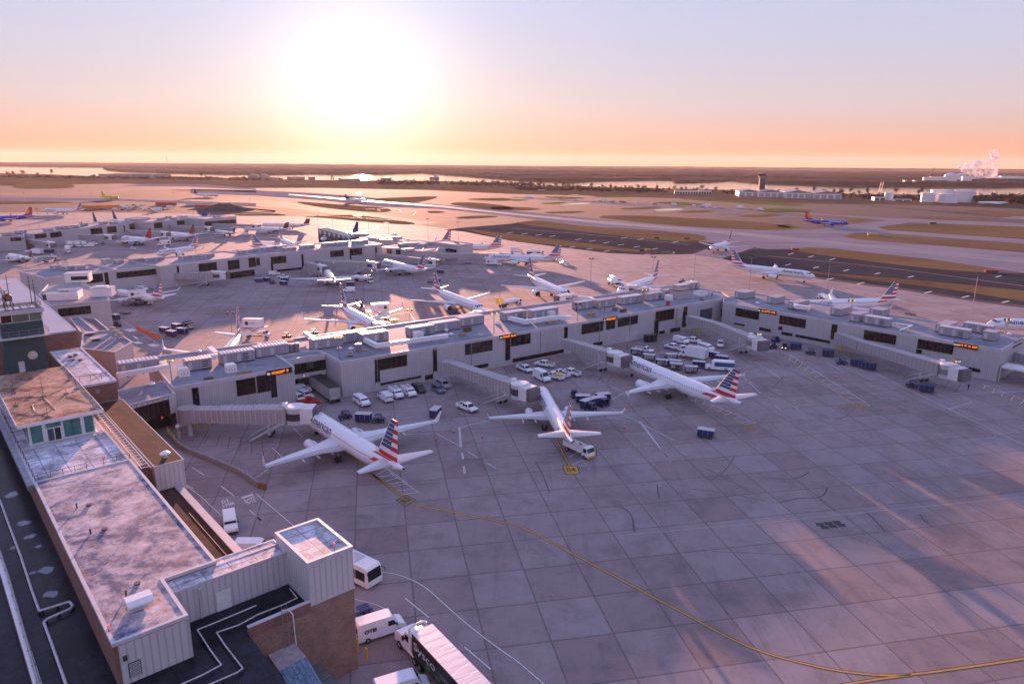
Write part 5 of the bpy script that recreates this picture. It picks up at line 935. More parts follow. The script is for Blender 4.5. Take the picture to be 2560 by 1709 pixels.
# L length, R radius, zc centre height, wx wing root leading edge, sp half span, fh fin top, eng engine y/x/radius, tail type
SPEC = {'737': dict(L=39.0, R=1.9, zc=3.3, wx=13.2, sp=17.1, fh=12.5, ey=4.9, er=.95, el=3.7, wl=1, st=7.15, tail=0, nw=32, wch=7.6, sweep=8.6, wz=2.2, dz=1.9),
        '321': dict(L=44.5, R=1.98, zc=3.75, wx=17.0, sp=17.0, fh=11.9, ey=5.75, er=1.12, el=4.4, wl=0, st=6.2, tail=0, nw=38, wch=7.4, sweep=8.9, wz=2.7, dz=1.6),
        '321s': dict(L=44.5, R=1.98, zc=3.75, wx=17.0, sp=17.0, fh=11.9, ey=5.75, er=1.12, el=4.4, wl=1, st=6.2, tail=0, nw=38, wch=7.4, sweep=8.9, wz=2.7, dz=1.6),
        '319': dict(L=33.8, R=1.98, zc=3.75, wx=11.6, sp=17.0, fh=11.9, ey=5.75, er=1.12, el=4.4, wl=0, st=6.2, tail=0, nw=26, wch=7.2, sweep=8.6, wz=2.7, dz=1.6),
        '757': dict(L=47.0, R=1.9, zc=4.6, wx=17.0, sp=19.0, fh=13.6, ey=6.5, er=1.25, el=5.0, wl=0, st=7.6, tail=0, nw=40, wch=8.2, sweep=9.4, wz=3.6, dz=1.6),
        'e90': dict(L=34.0, R=1.55, zc=3.2, wx=12.2, sp=14.0, fh=10.3, ey=4.3, er=.85, el=3.4, wl=1, st=6.0, tail=0, nw=26, wch=5.8, sweep=7.0, wz=2.3, dz=1.6),
        'e19': dict(L=35.6, R=1.55, zc=3.3, wx=12.6, sp=13.6, fh=10.6, ey=4.3, er=.85, el=3.4, wl=1, st=6.0, tail=0, nw=28, wch=6.0, sweep=6.6, wz=2.2, dz=1.6),
        'crj': dict(L=32.4, R=1.35, zc=2.5, wx=14.2, sp=12.0, fh=7.4, ey=2.35, er=.72, el=3.6, wl=1, st=4.3, tail=1, nw=24, wch=5.0, sweep=6.2, wz=1.6, dz=.9),
        'md8': dict(L=43.5, R=1.67, zc=2.9, wx=20.0, sp=16.4, fh=9.1, ey=2.75, er=.85, el=5.6, wl=0, st=6.1, tail=1, nw=36, wch=6.8, sweep=7.6, wz=1.9, dz=1.0)}
NOSE = [(0, .03, -.30), (.25, .24, -.27), (.7, .42, -.22), (1.3, .60, -.15), (2.1, .77, -.09), (3.1, .90, -.04), (4.4, .98, -.01), (6, 1, 0)]
def fus(S, x):
    "radius and centre height at distance x behind the nose"
    R, L, zc = S['R'], S['L'], S['zc']; xn = x*1.9/R*(1.0)
    if xn < 6:
        for a, b in zip(NOSE, NOSE[1:]):
            if a[0] <= xn <= b[0]: t = (xn-a[0])/(b[0]-a[0]); return R*(a[1]+(b[1]-a[1])*t), zc+R*(a[2]+(b[2]-a[2])*t)
    t0 = L*.66
    if x <= t0: return R, zc
    t = min(1, (x-t0)/(L-t0)); r = R*(1-.88*t**1.55); return r, zc+(R-r)*.72
def fpt(S, x, th, off=0.0):
    r, z = fus(S, x); r += off; return (-x, r*sin(th), z+r*cos(th))
def airfoil(x, y, z, c, th, vert=False):
    o = [(0, 0), (.06, .5), (.25, 1), (.55, .8), (1, .04), (.55, -.55), (.25, -.7), (.06, -.4)]
    if vert: return [(-x-a*c, y+b*th*c*.6, z) for a, b in [(0, 0), (.08, .5), (.3, .8), (.65, .6), (1, .03), (.65, -.6), (.3, -.8), (.08, -.5)]]
    return [(-x-a*c, y, z+b*th*c) for a, b in o]
LIV = {'aa': (silver, gryp, silver), 'sw': (swblue, gryp, swblue), 'yel': (yel, gryp, yel), 'un': (pwh, gryp, pwh), 'de': (pwh, gryp, pwh), 'vi': (pwh, pwh, crimson), 'us': (pwh, gryp, pwh)}
def curved_text(S, par, txt, x0, size, side, m, th0=.95, name='lettering', bold=.02):
    vs, fs = text_polys(txt, size, bold); bm = bmesh.new(); bv = [bm.verts.new(v) for v in vs]
    for f in fs:
        try: bm.faces.new([bv[i] for i in f])
        except Exception: pass
    for k in range(1, 7):
        y = size*(k/7*1.0-.15); bmesh.ops.bisect_plane(bm, geom=bm.verts[:]+bm.edges[:]+bm.faces[:], plane_co=(0, y, 0), plane_no=(0, 1, 0))
    bm.verts.ensure_lookup_table(); w = max(v.co.x for v in bm.verts); mb = MB()
    for i, v in enumerate(bm.verts): v.index = i
    pts = []
    for v in bm.verts:
        lx = v.co.x if side > 0 else w-v.co.x
        pts.append(fpt(S, x0+lx, side*(th0+.0-(v.co.y-size*.35)/S['R']), .03))
    mb.add(pts, [tuple(v.index for v in f.verts) for f in bm.faces]); bm.free(); return mb.build(name, [m], par)
def patch(S, x0, x1, a0, a1, side, m, par, name, nx=4, na=4, off=.02, slant=0.0):
    mb = MB(); g = [[fpt(S, x0+(x1-x0)*i/nx+slant*j/na, side*(a0+(a1-a0)*j/na), off) for j in range(na+1)] for i in range(nx+1)]; v = [p for r in g for p in r]; n = na+1
    mb.add(v, [(i*n+j, (i+1)*n+j, (i+1)*n+j+1, i*n+j+1) for i in range(nx) for j in range(na)], 0, True); return mb.build(name, [m], par)
def make_plane(kind, liv, detail=2, text=None):
    S = SPEC[kind]; L, R, zc = S['L'], S['R'], S['zc']; fm, wm, em = LIV[liv]; t = thing('airliner'); n = 28 if detail > 1 else 18
    xs = [0, .12, .25, .45, .7, 1.0, 1.35, 1.75, 2.2, 2.7, 3.3, 4.0, 5.0, 6.2]+[6.2+(L*.66-6.2)*k/5 for k in range(1, 6)]+[L*.66+(L*.34)*k/10 for k in range(1, 11)]
    mb = MB(); mb.ring([[fpt(S, x, 2*pi*k/n) for k in range(n)] for x in xs]); o = mb.build('fuselage', [fm], t)
    wy, wc, sw, wz, dz, wx, sp = R*.6, S['wch'], S['sweep'], S['wz'], S['dz'], S['wx'], S['sp']
    mb = MB(); mb.ring([[(-x, y*R*.95, zc-R*.62-h*(1-abs(y))) for y in (-.9, -.6, 0, .6, .9)]+[(-x, R*.9*s_, zc-R*.2) for s_ in (1, -1)] for x, h in ((wx-1.6, .1), (wx, .5*R*.7), (wx+wc*.5, .6*R*.75), (wx+wc, .5*R*.7), (wx+wc+2.4, .05))]); mb.build('wing_root_fairing', [belly if liv != 'sw' else swblue], t)
    for sd in (1, -1):
        yk = sp*.36; ck = wc*.58; ct_ = 1.55 if sp > 15 else 1.3; xk = wx+sw*.40
        secs = [(wx, wy, wz, wc, .13), (wx+sw*.02+.6, R*1.0, wz+.12, wc*.93, .12), (xk, yk, wz+dz*.36, ck, .105), (wx+sw*.70, sp*.70, wz+dz*.68, (ck+ct_)/2*.92, .10), (wx+sw, sp, wz+dz, ct_, .09)]
        mb = MB(); r_ = [airfoil(x, y*sd, z, c, h) for x, y, z, c, h in secs]
        if sd < 0: r_ = [list(reversed(q)) for q in r_]
        mb.ring(r_, 0, True); w_ = mb.build('wing', [wm], t)
        mb = MB()
        for a, c in zip(secs[1:], secs[2:]):      # slat and flap lines, spoilers
            p = [Vector((-a[0]-a[3]*.74, a[1]*sd, a[2]+a[4]*a[3]*.5+.03)), Vector((-c[0]-c[3]*.74, c[1]*sd, c[2]+c[4]*c[3]*.5+.03))]; mb.bar(p[0], p[1], .05, .02)
        mb.build('flap_line', [darkm], w_)
        for k, yf in enumerate((.24, .42, .60) if sp > 14 else (.3, .5)):
            y = sp*yf; x = wx+sw*yf*1.03; c = wc*(1-yf*1.15)+1.0; z = wz+dz*yf-.18; mb = MB(); mb.ring([[(-x-c*.55-q*2.6, y*sd+sin(a)*.16*h_, z-.18+cos(a)*.24*h_) for a in [2*pi*i/6 for i in range(6)]] for q, h_ in ((0, .1), (.3, 1), (.7, .9), (1, .1))]); mb.build('flap_fairing', [wm], w_)
        if S['wl']:
            x, y, z, c, h = secs[-1]; hh = 2.4 if sp > 15 else 1.5; wsec = [(x, y, z, c), (x+.35, y+.35, z+.22, c*.85), (x+1.0, y+.55, z+hh*.5, c*.62), (x+1.75, y+.8, z+hh, c*.36)]; mb = MB()
            r2 = [[(-x_-a*c_, y_*sd+b*.10*c_, z_+(b*.09*c_ if i < 1 else 0)) for a, b in ((0, 0), (.25, 1), (.6, .7), (1, 0), (.6, -.6), (.25, -.7))] for i, (x_, y_, z_, c_) in enumerate(wsec)]
            if sd < 0: r2 = [list(reversed(q)) for q in r2]
            mb.ring(r2, 0, False); mb.build('winglet', [abl if (liv == 'de') else (wm if liv != 'sw' else orn)], w_)
        elif kind.startswith('3'):
            x, y, z, c, h = secs[-1]; mb = MB(); mb.add([(-x-.5, y*sd, z), (-x-c-.2, y*sd, z+.9), (-x-c-.2, y*sd, z-.6), (-x-.5, (y+.08)*sd, z), (-x-c-.2, (y+.08)*sd, z+.9), (-x-c-.2, (y+.08)*sd, z-.6)], [(0, 1, 2), (5, 4, 3), (0, 3, 4, 1), (1, 4, 5, 2), (2, 5, 3, 0)]); mb.build('wingtip_fence', [wm], w_)
        # tail surfaces
        if S['tail'] == 0: hx, hz, hc = L-6.6, zc+R*.55, 4.1
        else: hx, hz, hc = L-2.6, S['fh']-.15, 2.9
        st = S['st']; ss = 3.7 if S['tail'] == 0 else 2.2; a = airfoil(hx, .15*sd, hz, hc, .10); b_ = airfoil(hx+ss, st*sd, hz+(.75 if S['tail'] == 0 else .1), 1.35, .09)
        if sd < 0: a = a[::-1]; b_ = b_[::-1]
        MB().ring([a, b_], 0, True).build('stabilizer', [wm if liv not in ('yel',) else yel], t)
        # engines
        if S['tail'] == 0: ex, ey, ez, er, el = wx-3.2+S['ey']*.30*sw/8.6, S['ey'], wz-S['er']*.55-.12, S['er'], S['el']
        else: ex, ey, ez, er, el = L-S['el']-7.2, S['ey'], zc+.55, S['er'], S['el']
        m_ = 20 if detail > 1 else 12; prof = [(0, .80), (.03, .93), (.18, 1.0), (.5, 1.0), (.85, .84), (1.0, .70)]
        e = MB().ring([[(-ex-q*el, ey*sd+cos(2*pi*k/m_)*er*r_, ez+sin(2*pi*k/m_)*er*r_) for k in range(m_)] for q, r_ in prof], 0, True, False).build('engine', [em], t)
        MB().ring([[(-ex-q*el, ey*sd+cos(2*pi*k/m_)*er*r_, ez+sin(2*pi*k/m_)*er*r_) for k in range(m_)] for q, r_ in ((.12, .79), (.04, .78), (0, .81), (.03, .935))], 0, True, False).build('intake_lip', [metal], e)
        MB().cyl((-ex-el*.12, ey*sd, ez), (-ex-el*.14, ey*sd, ez), er*.79, er*.79, m_).build('fan', [darkm], e)
        MB().cyl((-ex-el*.98, ey*sd, ez), (-ex-el*1.22, ey*sd, ez), er*.52, er*.2, m_).build('exhaust_cone', [darkm], e)
        mb = MB()
        if S['tail'] == 0: mb.ring([[(-ex-el*q+0, ey*sd+dy, z_) for dy, z_ in ((-.14, ez+er*.5), (-.14, zt), (.14, zt), (.14, ez+er*.5))] for q, zt in ((.25, ez+er*1.0), (.75, wz+dz*.3+.1), (1.5, wz+dz*.3))], 0, False)
        else: mb.box(-ex-el*.75, -ex-el*.3, min(0, ey*sd), max(0, ey*sd), ez-.12, ez+.12)
        mb.build('pylon', [em], e)
    # fin
    F0 = L-8.6 if S['tail'] == 0 else L-6.6; z0 = zc+R*.86; z1 = S['fh']; c0, c1 = (6.7, 2.2) if S['tail'] == 0 else (5.2, 3.0); xt = L-1.6-c1+.4 if S['tail'] == 0 else L-3.2
    if kind in ('crj',): c0, c1, xt, F0 = 3.9, 2.5, L-2.6, L-5.6
    NR = 18; mb = MB(); mats_ = [silver, abl, ard, silver]
    def fm_(row, col):
        v = (NR-1-row)     # 0 at the top
        if liv == 'aa':
            if v < 14:
                k, j = divmod(v, 2)
                if col == 0: return 1
                return 2 if k % 2 == 0 else 0
            return 0 if v < 16 else 2
        return 0
    fx = lambda f: (F0+(xt-F0)*f, c0+(c1-c0)*f, z0+(z1-z0)*f)
    if liv == 'aa': fmats = mats_; 
    elif liv == 'sw': fmats = [ard, orn, swblue]
    else: fmats = [{'yel': yel, 'un': dkblue, 'de': dred, 'vi': crimson, 'us': dkblue}[liv]]
    for r in range(NR):
        a, b_ = fx(r/NR), fx((r+1)/NR); splits = [0, .06, .50 if r > 6 else .34+.16*r/6, 1.0]
        if liv == 'aa' and NR-1-r < 14: splits[2] = .62-.0*r
        for sd in (1, -1):
            for ci in range(3):
                u0, u1 = splits[ci], splits[ci+1]
                def pt(q, u): x, c, z = q; th = c*.045*(1-abs(2*u-.7))**1 if False else c*.05*(1-u)*min(1, u*8+.05); return (-x-c*u, th*sd, z)
                if liv == 'aa': m_i = 0 if ci == 0 else fm_(r, ci-1)
                elif liv == 'sw': m_i = min(2, max(0, 0 if (u0 > .3 or r > 13) else 1)) if r > 2 else 2
                else: m_i = 0
                q = [pt(a, u0), pt(a, u1), pt(b_, u1), pt(b_, u0)]
                if sd > 0: q.reverse()
                mb.add(q, [(0, 1, 2, 3)], m_i)
        if liv == 'aa' and NR-1-r < 14 and (NR-1-r) % 2 == 1:   # thin pale lines between the blue bars
            for sd in (1, -1): q = [(-a[0]-a[1]*.06, sd*(a[1]*.025+.03), a[2]+.0), (-a[0]-a[1]*.62, sd*(a[1]*.019+.03), a[2]), (-a[0]-a[1]*.62, sd*(a[1]*.019+.03), a[2]+.12), (-a[0]-a[1]*.06, sd*(a[1]*.025+.03), a[2]+.12)]; mb.add(q if sd < 0 else q[::-1], [(0, 1, 2, 3)], 3)
    a = fx(1.0); mb.add([(-a[0], 0, a[2]), (-a[0]-a[1]*.4, a[1]*.03, a[2]), (-a[0]-a[1], 0, a[2]), (-a[0]-a[1]*.4, -a[1]*.03, a[2])], [(3, 2, 1, 0)], 0)
    fin = mb.build('fin', fmats, t)
    if S['tail'] == 0: MB().ring([[(-F0+2.6, 0, z0-.15), (-F0+2.6, .02, z0-.15), (-F0+2.6, -.02, z0-.15)], [(-F0-.2, 0, z0+.75), (-F0-.2, .16, z0-.2), (-F0-.2, -.16, z0-.2)]], 0, False).build('dorsal_fillet', [fm if liv != 'aa' else silver], t)
    # fuselage graphics
    if liv == 'aa':
        for sd in (1, -1): patch(S, L*.66+5.8, L*.66+10.2, 1.00, 1.42, sd, ard, t, 'livery_stripe', 5, 3, .02, -1.6)
        for sd in (1, -1): patch(S, F0+.3, F0+5.5, .22, .52, sd, ard, t, 'livery_stripe', 5, 3, .02, -.8)
        for sd in (1, -1): patch(S, 3.0, 4.2, .78, .98, sd, mat('livery_light_blue', (.03, .25, .42), .4, var=0), t, 'livery_emblem', 2, 2, .025, -.6)
    if liv == 'de': patch(S, L*.66, L-1.5, 1.9, 4.38, 1, dkblue, t, 'dark_belly', 6, 6, .015)
    if liv == 'sw':
        for sd in (1, -1): patch(S, L-9.5, L-7.4, .1, 2.6, sd, orn, t, 'livery_stripe', 2, 6, .02, 4); patch(S, L-7.4, L-5.0, .1, 2.2, sd, ard, t, 'livery_stripe', 2, 6, .025, 4)
    if text:
        for sd in ((1, -1) if detail > 1 else (1, -1)): curved_text(S, t, *text[:1], text[1], text[2], sd, text[3], text[4] if len(text) > 4 else .95)
    # cockpit and cabin windows
    k_ = R/1.9
    for sd in (1, -1):
        for x0, x1, a0, a1 in ((1.45, 2.25, .06, .62), (1.75, 2.55, .68, 1.00), (2.45, 3.1, .84, 1.08)): patch(S, x0*k_, x1*k_, a0, a1, sd, wdark, t, 'cockpit_window', 2, 3, .02, .25)
        if detail > 1:
            me = None; x0, x1 = 5.6*k_, L-9.2
            for i in range(S['nw']):
                x = x0+(x1-x0)*i/(S['nw']-1); r_, z_ = fus(S, x)
                if me is None:
                    w = .30; o = MB().add([(-w/2, 0, -.22), (w/2, 0, -.22), (w/2, 0, .22), (-w/2, 0, .22)], [(0, 1, 2, 3)]).build('window', [wdark], t); me = o
                else: o = me.copy(); COL.objects.link(o)
                th = 1.22; o.location = fpt(S, x, sd*th, .022); o.rotation_euler = (-sd*(pi/2-th), 0, 0)
        elif liv not in ('sw', 'yel'): patch(S, 5.6*k_, L-9.2, 1.18, 1.26, sd, mat('window_line', (.10, .11, .14), .3, var=0), t, 'window_row', 8, 1, .02)
        for x in ((4.6*k_, L-8.0) if detail > 1 else (4.6*k_,)): patch(S, x, x+.85, .95, 1.75, sd, belly, t, 'door', 1, 4, .012)
    # landing gear
    for sd in (1, -1):
        gx, gy = wx+wc*.92, 2.8 if R > 1.6 else 2.0
        g = MB(); g.bar((-gx, gy*sd, .5), (-gx+.2, gy*sd*.95, zc-R*.6), .22); g = g.build('main_gear_strut', [metal], t)
        for q in (-.3, .3): MB().cyl((-gx, gy*sd+q-.18, .56), (-gx, gy*sd+q+.18, .56), .56, n=14).build('wheel', [black], g)
    g = MB(); g.bar((-4.7*k_, 0, .4), (-4.5*k_, 0, zc-R*.8), .16); g = g.build('nose_gear_strut', [metal], t)
    for q in (-.22, .22): MB().cyl((-4.7*k_, q-.11, .38), (-4.7*k_, q+.11, .38), .38, n=12).build('wheel', [black], g)
    r_, z_ = fus(S, L); MB().cyl((-L+.35, 0, z_), (-L-.15, 0, z_), r_*1.02, r_*.8, 12).build('tail_exhaust', [darkm], t)
    if detail > 1:
        for x in (7.5, L*.45, L*.6): MB().box(-x-.4, -x, -.03, .03, zc+R-.05, zc+R+.28).build('aerial', [pwh], t)
    return t
AATX = ('American', 5.6, 2.5, txtb, .98)
def airliner(kind, liv, nose, tail, label, anchor='mid', detail=1, text=None, z=(3.4, 5.0), yaw=None, group='parked airliners at the gates'):
    S = SPEC[kind]; pn, pt = P(*nose, z[0]).xy, P(*tail, z[1]).xy; d = (pn-pt); a = atan2(d.y, d.x) if yaw is None else radians(yaw); u = Vector((cos(a), sin(a))); L = S['L']
    if anchor == 'nose': o = pn
    elif anchor == 'tail': o = pt+u*L
    else: o = (pn+pt)/2+u*L/2
    t = proto((kind, liv, detail, text[0] if text else None), lambda: make_plane(kind, liv, detail, text))
    t.location = (o.x, o.y, 0); t.rotation_euler[2] = a; t['label'] = label; t['category'] = 'airliner'; t['group'] = group
    return t
G2 = 'airliners taxiing'
airliner('737', 'aa', ('M2', 500, 960), ('M2', 1285, 1390), 'silver airliner nearest the camera, nose at the left gate, red and blue striped tail', yaw=129.7, detail=2, text=AATX).location = (-43.0, 139.2, 0)
airliner('e19', 'aa', ('M3', 262, 690), ('M3', 545, 1165), 'silver airliner at the centre gate with the white service truck behind its tail', 'mid', 2, AATX, yaw=97.5)
airliner('321', 'aa', ('M3', 1075, 410), ('M3', 2118, 825), 'long silver airliner at the right-hand gate beside the rows of baggage carts', yaw=115.8, detail=2, text=AATX).location = (29.6, 182.3, 0)
airliner('e90', 'aa', ('N1', 1070, 1280), ('N1', 1500, 1320), 'small striped-tail airliner half hidden behind a raised catering truck, at the left gates', 'mid', 1)
airliner('737', 'aa', ('N2', 630, 1060), ('N2', 725, 1180), 'airliner pointing away at the middle concourse beside a fuel tanker, wings spread wide', 'tail', 1)
airliner('321', 'aa', ('N2', 1125, 1010), ('N2', 1600, 1090), 'striped-tail airliner with blue lettering at the middle concourse, two carts behind it', 'mid', 1, AATX)
airliner('737', 'aa', ('M2', 1140, 150), ('N2', 905, 1480), 'airliner facing the far side of the nearest terminal, beside a lifted white catering truck', 'nose', 1, yaw=-58)
airliner('321', 'aa', ('N2', 2085, 1455), ('N2', 1830, 1300), 'long white airliner nose-in behind the nearest terminal, next to the yellow-lit lamp', 'nose', 1, yaw=-60)
airliner('757', 'aa', ('N3', 510, 1345), ('N3', 305, 1205), 'airliner with big round engine, nose-in behind the roof sheds, striped blue tail', 'nose', 1, yaw=-72)
airliner('321', 'aa', ('N3', 985, 1285), ('N3', 1345, 1130), 'airliner with sun flaring on its nose, beside two fuel trucks', 'mid', 1)
airliner('321s', 'aa', ('N4', 560, 1410), ('N4', 1210, 1350), 'striped-tail airliner with raised winglets behind the right wing roof', 'tail', 1, AATX, yaw=-171)
airliner('321', 'aa', ('N4', 418, 1140), ('N3', 1995, 1025), 'airliner with blue lettering taxiing to the right along the dark taxiway edge', 'mid', 1, AATX, group=G2)
airliner('319', 'aa', ('N3', 1845, 880), ('N3', 2000, 825), 'airliner rolling straight towards the camera on the pale taxiway junction', 'mid', 1, group=G2)
airliner('321', 'aa', ('N2', 2280, 975), ('N3', 475, 960), 'airliner with blue lettering and lit nose gear at the end gate, pickup by its tail', 'tail', 1, AATX, yaw=174)
airliner('321', 'aa', ('N2', 1660, 870), ('N2', 2275, 862), 'silver airliner parked behind the end pavilion of the middle concourse', 'tail', 1)
airliner('737', 'aa', ('N2', 1500, 860), ('N2', 1810, 830), 'airliner whose striped tail pokes up behind the end pavilion', 'tail', 1, yaw=172)
airliner('321', 'aa', ('M4', 2000, 110), ('M4', 2900, 120), 'airliner with large blue lettering cut off by the right edge', 'nose', 1, ('American', 3.0, 2.8, txtb, .98), yaw=171)
airliner('737', 'sw', ('N4', 722, 650), ('N4', 338, 620), 'bright blue airliner with red tail rolling on the far taxiway', 'mid', 1, ('Southwest', 6.5, 2.3, pwh, .85), group=G2)
airliner('e90', 'us', ('N2', 968, 435), ('N2', 872, 425), 'small dark airliner silhouette in the sun glitter on the runway', 'mid', 1, yaw=10, group=G2)
airliner('319', 'yel', ('N1', 1125, 420), ('N1', 893, 405), 'bright yellow airliner taxiing far off on the left', 'mid', 1, ('SPIRIT', 12, 2.4, blk_p, .9), yaw=-20, group=G2)
airliner('321', 'us', ('N1', 1997, 395), ('N1', 1785, 382), 'white airliner with dark tail far off left of the sun glitter', 'mid', 1, group=G2)
airliner('321', 'aa', ('N1', 383, 540), ('N1', 778, 530), 'striped-tail airliner standing side-on beyond the farthest concourse', 'mid', 1, AATX, group=G2)
airliner('737', 'sw', ('N1', 10, 606), ('N1', 318, 578), 'blue airliner with orange and red tail at the far left edge', 'tail', 1)
airliner('737', 'sw', ('N1', -300, 640), ('N1', 10, 610), 'blue airliner with only its red tail tip showing at the left edge', 'tail', 1)
airliner('737', 'un', ('N1', 1100, 660), ('N1', 850, 636), 'white airliner with tall deep blue tail behind the farthest concourse, left one of two', 'tail', 1, yaw=-35)
airliner('737', 'un', ('N1', 1300, 640), ('N1', 1030, 612), 'white airliner with tall deep blue tail behind the farthest concourse, right one of two', 'tail', 1, yaw=-35)
airliner('crj', 'un', ('N1', 900, 680), ('N1', 740, 668), 'small jet with only its short blue tail showing behind the farthest concourse', 'tail', 1, yaw=-35)
airliner('737', 'un', ('N1', 1700, 620), ('N1', 1915, 590), 'airliner hidden behind the overhanging grey roof except its dark blue tail', 'tail', 1, yaw=160)
airliner('319', 'vi', ('N1', 1050, 790), ('N1', 1475, 805), 'white airliner with crimson tail and red engine at the farthest concourse', 'mid', 1, ('Virgin', 7, 1.6, crimson, .9))
airliner('319', 'de', ('N1', 1535, 755), ('N1', 1810, 762), 'white airliner with dark red tail right of the crimson-tailed one', 'mid', 1)
airliner('crj', 'de', ('N1', 1945, 710), ('N1', 2195, 725), 'white jet with dark red tail at the overhanging end of the farthest concourse', 'mid', 1)
airliner('md8', 'de', ('N1', 2275, 695), ('N2', 265, 690), 'long white rear-engined jet with dark red T-tail, the nearer of two side by side', 'mid', 1)
airliner('md8', 'de', ('N2', 0, 660), ('N2', 552, 652), 'long white rear-engined jet with orange-red T-tail, the farther of two side by side', 'mid', 1)
airliner('737', 'aa', ('N2', 345, 855), ('N2', 262, 790), 'airliner facing the camera behind the middle concourse roof, thin blue tail up', 'nose', 1, yaw=-60)
airliner('319', 'aa', ('N2', 240, 870), ('N1', 2290, 860), 'airliner with striped tail and sunlit nose behind the middle concourse roof', 'tail', 1, yaw=0)
airliner('737', 'un', ('N2', 740, 775), ('N2', 820, 745), 'airliner with slim dark tail in the glare beyond the glazed ramp', 'mid', 1)
airliner('e90', 'aa', ('N1', 1480, 920), ('N1', 1800, 850), 'small airliner with lit landing lights rolling toward the middle concourse', 'mid', 1, ('American', 4.8, 2.0, txtb, .98), group=G2)
airliner('crj', 'de', ('N1', 70, 930), ('N1', 300, 945), 'small white jet with dark red tail parked at the far left', 'mid', 1)
airliner('737', 'aa', ('M1', 2050, 310), ('M1', 2215, 165), 'airliner nose-in behind the left end of the nearest terminal, beside a lifted truck', 'tail', 1, yaw=-80)
# lit landing lights
for rg, x, y, z, lb in (('N1', 1500, 925, 3.0, 'left landing light of the small rolling airliner'), ('N3', 983, 1245, 2.6, 'landing light glint by the nose of the airliner beside the fuel trucks')):
    pass
# ------------------------------------------------------------------ boarding bridges
ribt = ribbed('bridge_corrugated_grey', (.40, .37, .385), .55, .45, .2)
def bridge(label, pts, z=5.9, secs=3, w=2.9, h=2.7, sign=None, rot0=True, zend=None):
    "pts: image picks of the tunnel roof line; rotunda, telescoping tunnels, cab, drive column, stair"
    q = [P(*p, z) for p in pts]; o = Vector((q[0].x, q[0].y, 0)); t = thing('boarding_bridge', o, 0, label, 'boarding bridge', 'boarding bridges'); q = [Vector((p.x-o.x, p.y-o.y, 0)) for p in q]
    def tun(a, b, wd, ht, zz, nm):
        d = (b-a); L = d.length; m = MB(); m.box(0, L, -wd/2, wd/2, zz-ht, zz, 0)
        for k in range(int(L/1.15)): x = (k+.5)*L/int(L/1.15); m.box(x-.08, x+.08, -wd/2+.05, wd/2-.05, zz, zz+.1, 1); m.box(x-.06, x+.06, -wd/2-.04, wd/2+.04, zz-ht+.1, zz-.15, 1)
        ob = m.build(nm, [ribt, wht2], t, loc=a, rz=atan2(d.y, d.x)); return ob
    if rot0: MB().cyl((0, 0, z-h-.2), (0, 0, z+.15), 1.9, 1.9, 16).build('rotunda', [ribt], t); MB().cyl((0, 0, 0), (0, 0, z-h-.2), .45, .45, 10).build('column', [wht2], t)
    tot = [q[i+1]-q[i] for i in range(len(q)-1)]
    for i in range(len(q)-2): tun(q[i], q[i+1], w, h, z, 'tunnel')
    a, b = q[-2], q[-1]; d = (b-a).normalized()
    for k in range(secs): s0 = a+(b-a)*(k/secs); s1 = a+(b-a)*((k+1)/secs)+d*(.3 if k < secs-1 else 0); tun(s0, s1, w+.28*k, h+.24*k, z+.12*k, 'tunnel')
    ang = atan2(d.y, d.x); zt = z+.12*secs
    cb = MB().cyl((0, 0, z-h-.3), (0, 0, zt+.1), 2.1, 2.1, 18).build('cab_rotunda', [wht2], t, loc=b+d*1.6); MB().cyl((0, 0, z-h+.6), (0, 0, z-.6), 2.13, 2.13, 18).build('curved_shutter', [dgrey if sign is None else steel], cb); MB().cyl((0, 0, zt+.1), (0, 0, zt+.3), 2.2, 1.6, 18).build('cab_roof', [trimw], cb)
    m = MB(); m.box(1.2, 3.8, -1.7, 1.7, z-h-.1, zt, 0); m.build('cab', [trimw], t, loc=b+d*1.6, rz=ang); m = MB()
    for k in range(4): m.box(3.8+k*.3, 4.0+k*.3, -1.6, 1.6, z-h, zt-.1)
    m.build('weather_hood', [mat('hood_canvas', (.16, .14, .15), .9, var=.2)], t, loc=b+d*1.6, rz=ang)
    c = a+(b-a)*.82; m = MB()
    for s_ in (-1.5, 1.5): m.box(-.18, .18, s_-.15, s_+.15, .8, z-h+1.6)
    m.box(-.3, .3, -1.7, 1.7, .7, 1.0); g = m.build('drive_column', [wht2], t, loc=c, rz=ang)
    for s_ in (-.9, .9): MB().cyl((0, s_-.2, .5), (0, s_+.2, .5), .5, n=12).build('wheel', [black], g)
    m = MB(); n = Vector((-sin(ang), cos(ang), 0)); s_ = -1 if (n.y > 0) else 1; n *= s_
    top = b-d*1.0+n*1.8+Vector((0, 0, z-h)); bot = top+n*1.2-d*6.0; bot.z = .1
    for off_ in (-.45, .45): m.bar(top+n*off_, bot+n*off_, .08, .25); m.bar(top+n*off_+Vector((0, 0, 1)), bot+n*off_+Vector((0, 0, 1)), .05)
    for k in range(10): p_ = top.lerp(bot, k/9); m.bar(p_-n*.45, p_+n*.45, .22, .04)
    m.box(top.x-.6, top.x+.6, top.y-.6, top.y+.6, top.z-.08, top.z); m.build('service_stair', [wht2], t)
    m = MB(); m.box(-.5, .5, -.5, .5, zt+.1, zt+.75); m.build('cab_air_unit', [white], t, loc=b-d*.5, rz=ang)
    if sign: m = MB(); m.box(-.7, .7, -.7, .7, zt+.9, zt+1.9, 0); so_ = m.build('gate_sign', [mat('sign_dark', (.02, .02, .03), .4, var=0)], t, loc=b+d*3.2); m = MB(); text_on(m, sign, .85, (-.65, -.715, zt+1.1), (1, 0, 0), (0, 0, 1), 0, .02, False, 1.3); m.build('sign_text', [ledw], so_)
    return t
bridge('boarding bridge reaching the nearest airliner, from the left gate', [('M1', 1720, 880), ('M2', 290, 880)], secs=3)
